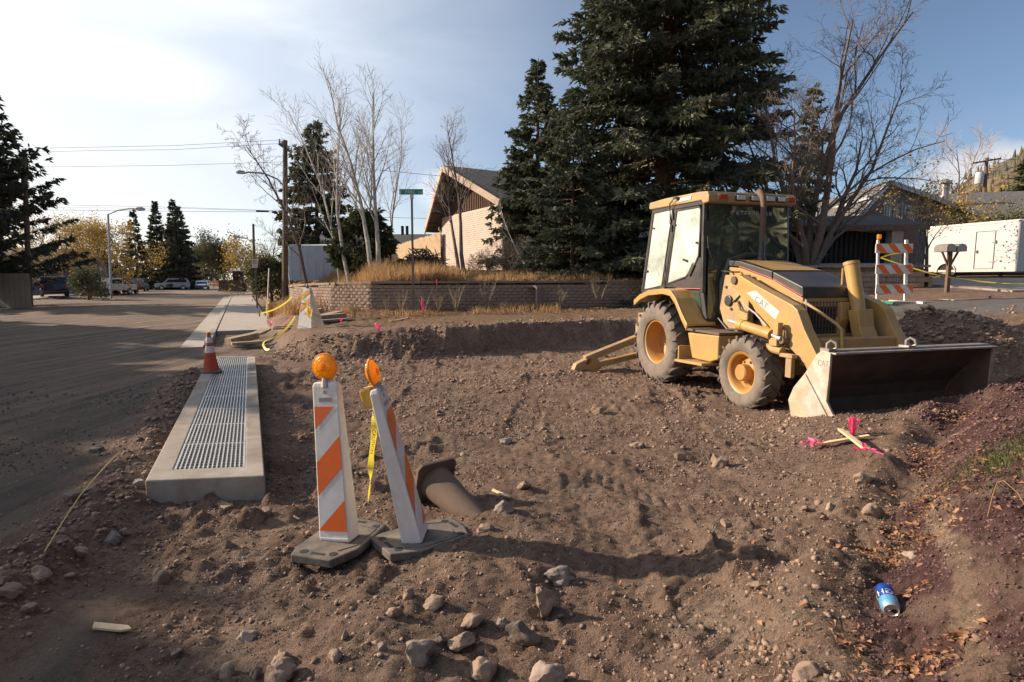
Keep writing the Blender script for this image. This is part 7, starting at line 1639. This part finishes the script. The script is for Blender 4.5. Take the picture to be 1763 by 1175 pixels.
x = lw.x+.42+rs.normal(0, .24, 9000); y = lw.y+.05+rs.normal(0, .24, 9000); blades('lawn_patch', x, y, .02+.05*rs.rand(9000), M_lawn, 9, w=.003, lean=1.0)
def weed(u, v, Y, h, seed, n=14):
    r2 = random.Random(seed); p = at(u, v, Y=Y); z = H(p.x, p.y); b = MB()
    for i in range(n):
        a = r2.random()*2*PI; l = h*r2.uniform(.6, 1.1); t_ = Vector((math.cos(a)*l*.35, math.sin(a)*l*.35, l)); b.tube([(0, 0, -.05), t_*.5+Vector((0, 0, .05)), t_], [.006, .004, .002], 3)
        for j in range(5):
            k = r2.uniform(.35, 1); q = t_*k; d = Vector((r2.gauss(0, .09), r2.gauss(0, .09), r2.uniform(.03, .12))); b.tube([q, q+d], [.003, .002], 3); e = q+d
            b.add([e+Vector((-.014, 0, 0)), e+Vector((0, .008, .018)), e+Vector((.014, 0, 0)), e+Vector((0, -.008, -.012))], [(0, 1, 2, 3)])
    return b, (p.x, p.y, z)
for k, (u, Y, h, lb) in enumerate(((785, 17.6, .85, 'tall dry weed with seed heads right of the pink-topped lath'), (838, 17.9, .95, 'dry branching weed before the retaining wall, left of the concrete block'), (690, 16.9, .75, 'dry weed clump just left of the street sign post'), (730, 17.2, .7, 'dry weed clump between the sign post and the pink marker'), (755, 17.6, .6, 'low pale weed just left of the pink-topped lath'), (965, 18.3, .65, 'sparse dry weed right of the concrete block'), (1030, 18.6, .9, 'dark dry weed against the shaded wall near the backhoe'), (668, 16.8, .5, 'low grey weed below the lit end of the wall'), (610, 16.5, .4, 'small dry weed on the plank-strewn ground by the wall'), (865, 16.5, .35, 'small weed tuft on the lip of the cut bank'))):
    b, loc = weed(u, 530, Y, h, 300+k, 16 if h > .7 else 11); o = b.build('dry_weed', M_weed, None, rec=False); o.location = loc; tag(o, lb, 'weed')
def brush():
    p = at(728, 462, Y=24.5); r2 = random.Random(77); b = MB(); z = H(p.x, p.y)
    for i in range(330):
        a = r2.random()*2*PI; r = r2.random()**.5*1.0; hgt = max(.1, (1.15-r*.75))*r2.random(); c = Vector((math.cos(a)*r*1.05, math.sin(a)*r*.7, hgt)); d = Vector((r2.gauss(0, 1), r2.gauss(0, 1), r2.gauss(0, .5))).normalized()*r2.uniform(.15, .45)
        b.tube([c-d, c+Vector((0, 0, .05)), c+d], [.03, .035, .02], 4)
    o = b.build('brush_pile', mat('dark_cut_wood', (.12, .08, .06), .9, .3, 5, island=.6), None, rec=False); o.location = (p.x, p.y, z); tag(o, 'dark heap of cut branches and logs in front of the board fence', 'brush pile')
brush()
for k, (u, v, Y, lb) in enumerate(((840, 462, 24.6, 'low tangle of dry vine along the foot of the brick wall, right part'), (885, 466, 23.5, 'leafless shrub at the shaded corner of the brick house'))):
    p = gz(u, v, Y, -.05); bare_tree(p, .9 if k == 0 else 1.5, lb, 400+k, r0=.02, spread=.9, depth=3, kids=(9, 6, 4), first=.05, ratio=.9, minr=.006, name='shrub', stems=[(Vector((random.gauss(0, .8), random.gauss(0, .3), 1)), .9+.4*k) for _ in range(6)])

# ------------------------------------------------------------------ loose things on the ground
def plank(pts, w, th, label, m=M_wood, name='plank', cat='plank', lift=.02, taper=False, abs_=False):
    a, c = pts; p0 = a if abs_ else G(*a, dz=lift); p1 = c if abs_ else G(*c, dz=lift); b = MB()
    if taper:
        d = (p1-p0); L = d.length; d.normalize(); s = d.cross(Vector((0, 0, 1))).normalized(); up = s.cross(d); P = [(0, -w*.5), (L*.85, -w*.5), (L, 0.0), (L*.80, w*.5), (L*.1, w*.5)]
        b.prism(P, lambda q: p0+d*q[0]+s*q[1], lambda q: p0+d*q[0]+s*q[1]+up*th)
    else: b.bar(p0, p1, w, th)
    o = b.build(name, m, None, bevel=.002); tag(o, label, cat); return o
plank(((157, 1083), (227, 1090)), .045, .012, 'pale splintered wood scrap lying flat on the dirt at lower left', M_woodn, 'wood_scrap', 'wood scrap', .012, True)
plank(((333, 852), (395, 876)), .07, .018, 'grey board half buried in front of the drain box', M_wood, lift=.01)
plank(((846, 848), (878, 862)), .03, .01, 'small pale wood chip by the fallen cone mound', M_woodn, 'wood_chip', 'wood chip', .02, True)
plank(((505, 892), (516, 898)), .02, .006, 'tiny pale wood splinter left of the striped panel', M_woodn, 'wood_chip', 'wood chip', .012, True)
plank(((1398, 773), (1496, 757)), .045, .02, 'long wooden stake lying under the other, pink ribbon at its left end', M_woodn, 'wooden_stake', 'stake', .035)
plank(((1446, 753), (1490, 790)), .045, .02, 'short pointed stake lying across the long one, pink ribbon at its lower end', M_woodn, 'wooden_stake', 'stake', .075)
def ribbon_bunch(p, r, label, seed, up=0.0, n=9):
    r2 = random.Random(seed); b = MB()
    for i in range(n):
        a = r2.random()*2*PI; q = [p]
        for j in range(4): a += r2.uniform(-.8, .8); q.append(q[-1]+Vector((math.cos(a)*r*.33*(1-up*.8), math.sin(a)*r*.33*(1-up*.8), r*.28*r2.uniform(-.3, .5)*(1-up)+up*r*.33)))
        s = Vector((r2.gauss(0, 1), r2.gauss(0, 1), .4)).normalized()*.010
        b.add([x-s for x in q]+[x+s for x in q], [(k, k+1, 5+k+1, 5+k) for k in range(4)])
    o = b.build('pink_ribbon', M_pink, None, rec=False); tag(o, label, 'ribbon'); return o
ribbon_bunch(G(1490, 791, .08), .09, 'pink ribbon knotted on the lower end of the short stake', 1)
ribbon_bunch(G(1400, 773, .05), .10, 'pink ribbon strands at the left end of the long stake', 2)
ribbon_bunch(G(1468, 752, .0), .15, 'upright pink ribbon tuft behind the crossed stakes', 3, up=.9, n=12)
for k, (u, v, r, lb) in enumerate(((466, 563, .14, 'pink ribbon at the lumber by the end of the sidewalk'), (587, 557, .11, 'pink ribbon on the ground right of the faded barricade'), (651, 572, .16, 'pink ribbon marker at the rim of the dirt bank below the street sign'))):
    ribbon_bunch(G(u, v, .03), r, lb, 10+k, up=.7, n=12)
def pinstake():
    p = at(728, 543, Y=16.8); p.z = H(p.x, p.y)
    b = MB(); b.tube([p, p+Vector((0, 0, .16))], [.05, .05], 6); b.add([p+Vector((-.05, 0, .22)), p+Vector((.07, 0, .22)), p+Vector((.0, .02, .50)), p+Vector((-.03, 0, .50))], [(0, 1, 2, 3)]); b.tube([p, p+Vector((-.01, .02, .48))], .012, 4)
    o = b.build('marker_flag', M_pink, None); tag(o, 'hot pink marker flag standing just right of the street sign post', 'marker flag')
    p = at(748, 537, Y=17.4); p.z = H(p.x, p.y); q = at(752, 486, Y=17.4)
    b = MB(); b.bar(p, q, .04, .02); o = b.build('survey_lath', M_wood, None); tag(o, 'thin survey lath with a pink top standing before the wall', 'stake')
    b = MB(); b.bar(q-Vector((0, .01, .08)), q+Vector((0, -.01, .09)), .07, .03); b.build('pink_top', M_pink, o)
pinstake()
def string_line():
    P = [G(78, 968, .06), G(110, 925, .10), G(140, 888, .14), G(165, 858, .15), G(190, 820, .12), G(206, 795, .08)]
    b = MB(); b.tube(P, .004, 5); o = b.build('string_line', mat('yellow_string', (.50, .40, .16), .8, .1), None); tag(o, 'yellow string line running along the berm beside the drain box', 'string')
string_line()
def lumber():
    # formwork boards at the sidewalk end
    for (p0, p1, w, th, lb) in (
        (at(403, 575, Y=14.6), at(458, 553, Y=16.2), .30, .05, 'long wide board leaning at the end of the sidewalk, uppermost'),
        (at(392, 578, Y=14.2), at(440, 568, Y=14.9), .26, .16, 'thick board stack edge below the long wide board by the sidewalk'),
        (at(398, 581, Y=13.9), at(452, 578, Y=14.3), .20, .06, 'short board lying lowest by the end of the sidewalk'),
        (at(536, 538, Y=15.6), at(585, 527, Y=16.4), .30, .05, 'rusty-brown board tilted upward on the lumber stack right of the faded barricade'),
        (at(538, 545, Y=15.4), at(590, 540, Y=16.2), .34, .14, 'thick greyish board stack right of the faded barricade'),
        (at(543, 549, Y=15.0), at(600, 545, Y=15.8), .20, .05, 'thin board lowest of the stack right of the faded barricade'),
        (at(535, 532, Y=17.2), at(553, 528, Y=17.4), .30, .14, 'dark concrete block behind the lumber near the lit wall'),
        (at(470, 556, Y=15.2), at(510, 553, Y=15.6), .10, .04, 'upper of two thin laths left of the faded barricade'),
        (at(468, 560, Y=14.9), at(512, 558, Y=15.3), .10, .04, 'lower of two thin laths left of the faded barricade')):
        m0 = (p0+p1)/2; dz = H(m0.x, m0.y)+th*.5-m0.z; k = 1 if dz > 0 else .6
        p0 = p0+Vector((0, 0, dz*k)); p1 = p1+Vector((0, 0, dz*k)); plank((p0, p1), w, th, lb, abs_=True)
    plank(((672, 555), (703, 549)), .05, .02, 'pale thin lath lying on the rim of the bank under the street sign', M_woodn, 'lath', 'lath', .02)
    plank(((540, 557), (655, 548)), .07, .02, 'long pale lath lying along the ground below the lumber', M_wood, 'lath', 'lath', .03)
lumber()
b = MB(); p0 = at(457, 521, Y=22.5); p1 = at(463, 463, Y=24.5); p0.z = H(p0.x, p0.y)-.1; b.tube([p0, p1], .025, 6); tag(b.build('white_pole', M_white, None), 'thin white pole leaning in the dry grass left of the hydrant', 'pole')

def can():
    p = G(1527, 1062); Y = p.y; R = .033
    root = empty('drink_can', (0, 0, 0), 0, 'dented blue drink can lying among the fallen leaves at lower right', 'can')
    # axis: top (opening) toward the viewer, base away to the upper left
    e0 = at(1534, 1064, Y=Y-.01); e0.z = p.z+R*1.02; axd = Vector((.34, .90, .14)).normalized(); root.location = e0; root.scale = (1.08, 1.08, 1.08)
    root.rotation_euler = axd.to_track_quat('Z', 'X').to_euler()
    rings = [(.0, .0), (.022, .0), (.0235, -.003), (.0255, -.003), (.0265, .001), (.033, .014), (.033, .062), (.033, .108), (.030, .118), (.024, .122), (.0, .117)]
    b = MB(); n = 40; vs = []; m = len(rings)
    hs = np.interp(np.linspace(0, 1, 26), np.linspace(0, 1, m), range(m))
    P = [rings[0], rings[1], rings[2], rings[3], rings[4]]+[(.0265+(.0065)*i/4, .001+.013*i/4) for i in range(1, 5)]+[(.033, .014+.094*i/14) for i in range(1, 15)]+rings[8:]
    m = len(P)
    def dent(a, h, r): return r*(1-.16*math.exp(-((h-.055)/.018)**2)*max(0, math.cos(a-2.4))**2-.08*math.exp(-((h-.085)/.012)**2)*max(0, math.cos(a-.6)))
    for k in range(n):
        a = 2*PI*k/n
        for r, h in P: rr = dent(a, h, r); vs.append((rr*math.cos(a), rr*math.sin(a), h))
    fs = []; mi = []
    for k in range(n):
        for i in range(m-1):
            fs.append((k*m+i, ((k+1) % n)*m+i, ((k+1) % n)*m+i+1, k*m+i+1)); h = (P[i][1]+P[i+1][1])/2; mi.append(0 if i < 5 or i >= m-3 else (1 if h < .047 else 2))
    b.add(vs, fs); b.m = mi; bd = b.build('can_body', [M_alu, M_lblue, M_blue], root, smooth=True)
    b = MB(); ex = [(-.003+.0085*math.cos(t), .009+.0105*math.sin(t)) for t in np.linspace(0, 2*PI, 16, endpoint=False)]
    b.add([(x, y, -.0006) for x, y in ex], [tuple(range(16))]); b.build('opening', M_dark, bd)
    b = MB(); b.tube([(0, -.004, -.0015), (.005, -.010, -.0015), (0, -.018, -.0015), (-.005, -.010, -.0015), (0, -.004, -.0015)], .0011, 5); b.build('pull_tab', M_alu, bd)
    # lettering round the can
    b = MB(); vs2, fs2 = text2d('LIGHT', .030); Wt = vs2[:, 0].max()
    # the letters run round the can; find the side that faces the camera
    R3 = axd.to_track_quat('Z', 'X').to_matrix(); toc = R3.transposed() @ (Vector((0, 0, CAM_Z))-e0).normalized(); a_c = math.atan2(toc.y, toc.x)
    vv = []
    for x, y in vs2:
        a = a_c-.35-(x-Wt*.62)/.033; h = .052+y; r = dent(a, h, .0336); vv.append((r*math.cos(a), r*math.sin(a), h))
    b.add(vv, fs2); b.build('lettering', M_wsheet, bd, rec=False)
can()
b = MB(); P = [G(1700, 892, .0), G(1712, 882, .12), G(1735, 880, .10), G(1765, 895, .05)]; P = [P[0], P[0].lerp(P[1], .5)+Vector((0, 0, .03)), P[1]+Vector((0, 0, .015)), P[1].lerp(P[2], .5)+Vector((0, 0, .03)), P[2]+Vector((0, 0, .01)), P[2].lerp(P[3], .5)+Vector((0, 0, .02)), P[3]]; b.tube(P, .0018, 4); tag(b.build('grass_stem', M_straw, None), 'single dry bent stalk arching over the cinder slope at the right edge', 'stalk')

# pale crushed patch of grey gravel in the foreground dirt
pp = G(430, 985); scatter('grey_crumbs', 700, lambda rs, n: (pp.x+rs.normal(0, .13, n), pp.y+rs.normal(0, .17, n)), .003, .012, mat('bluegrey_gravel', (.26, .27, .29), .9, .2, 5, island=.5), 12)
bpy.context.view_layer.update()

print('TRIS', sum(sum(len(p.vertices)-2 for p in me.polygons)*1 for me in bpy.data.meshes if me.users == 1)) if False else None
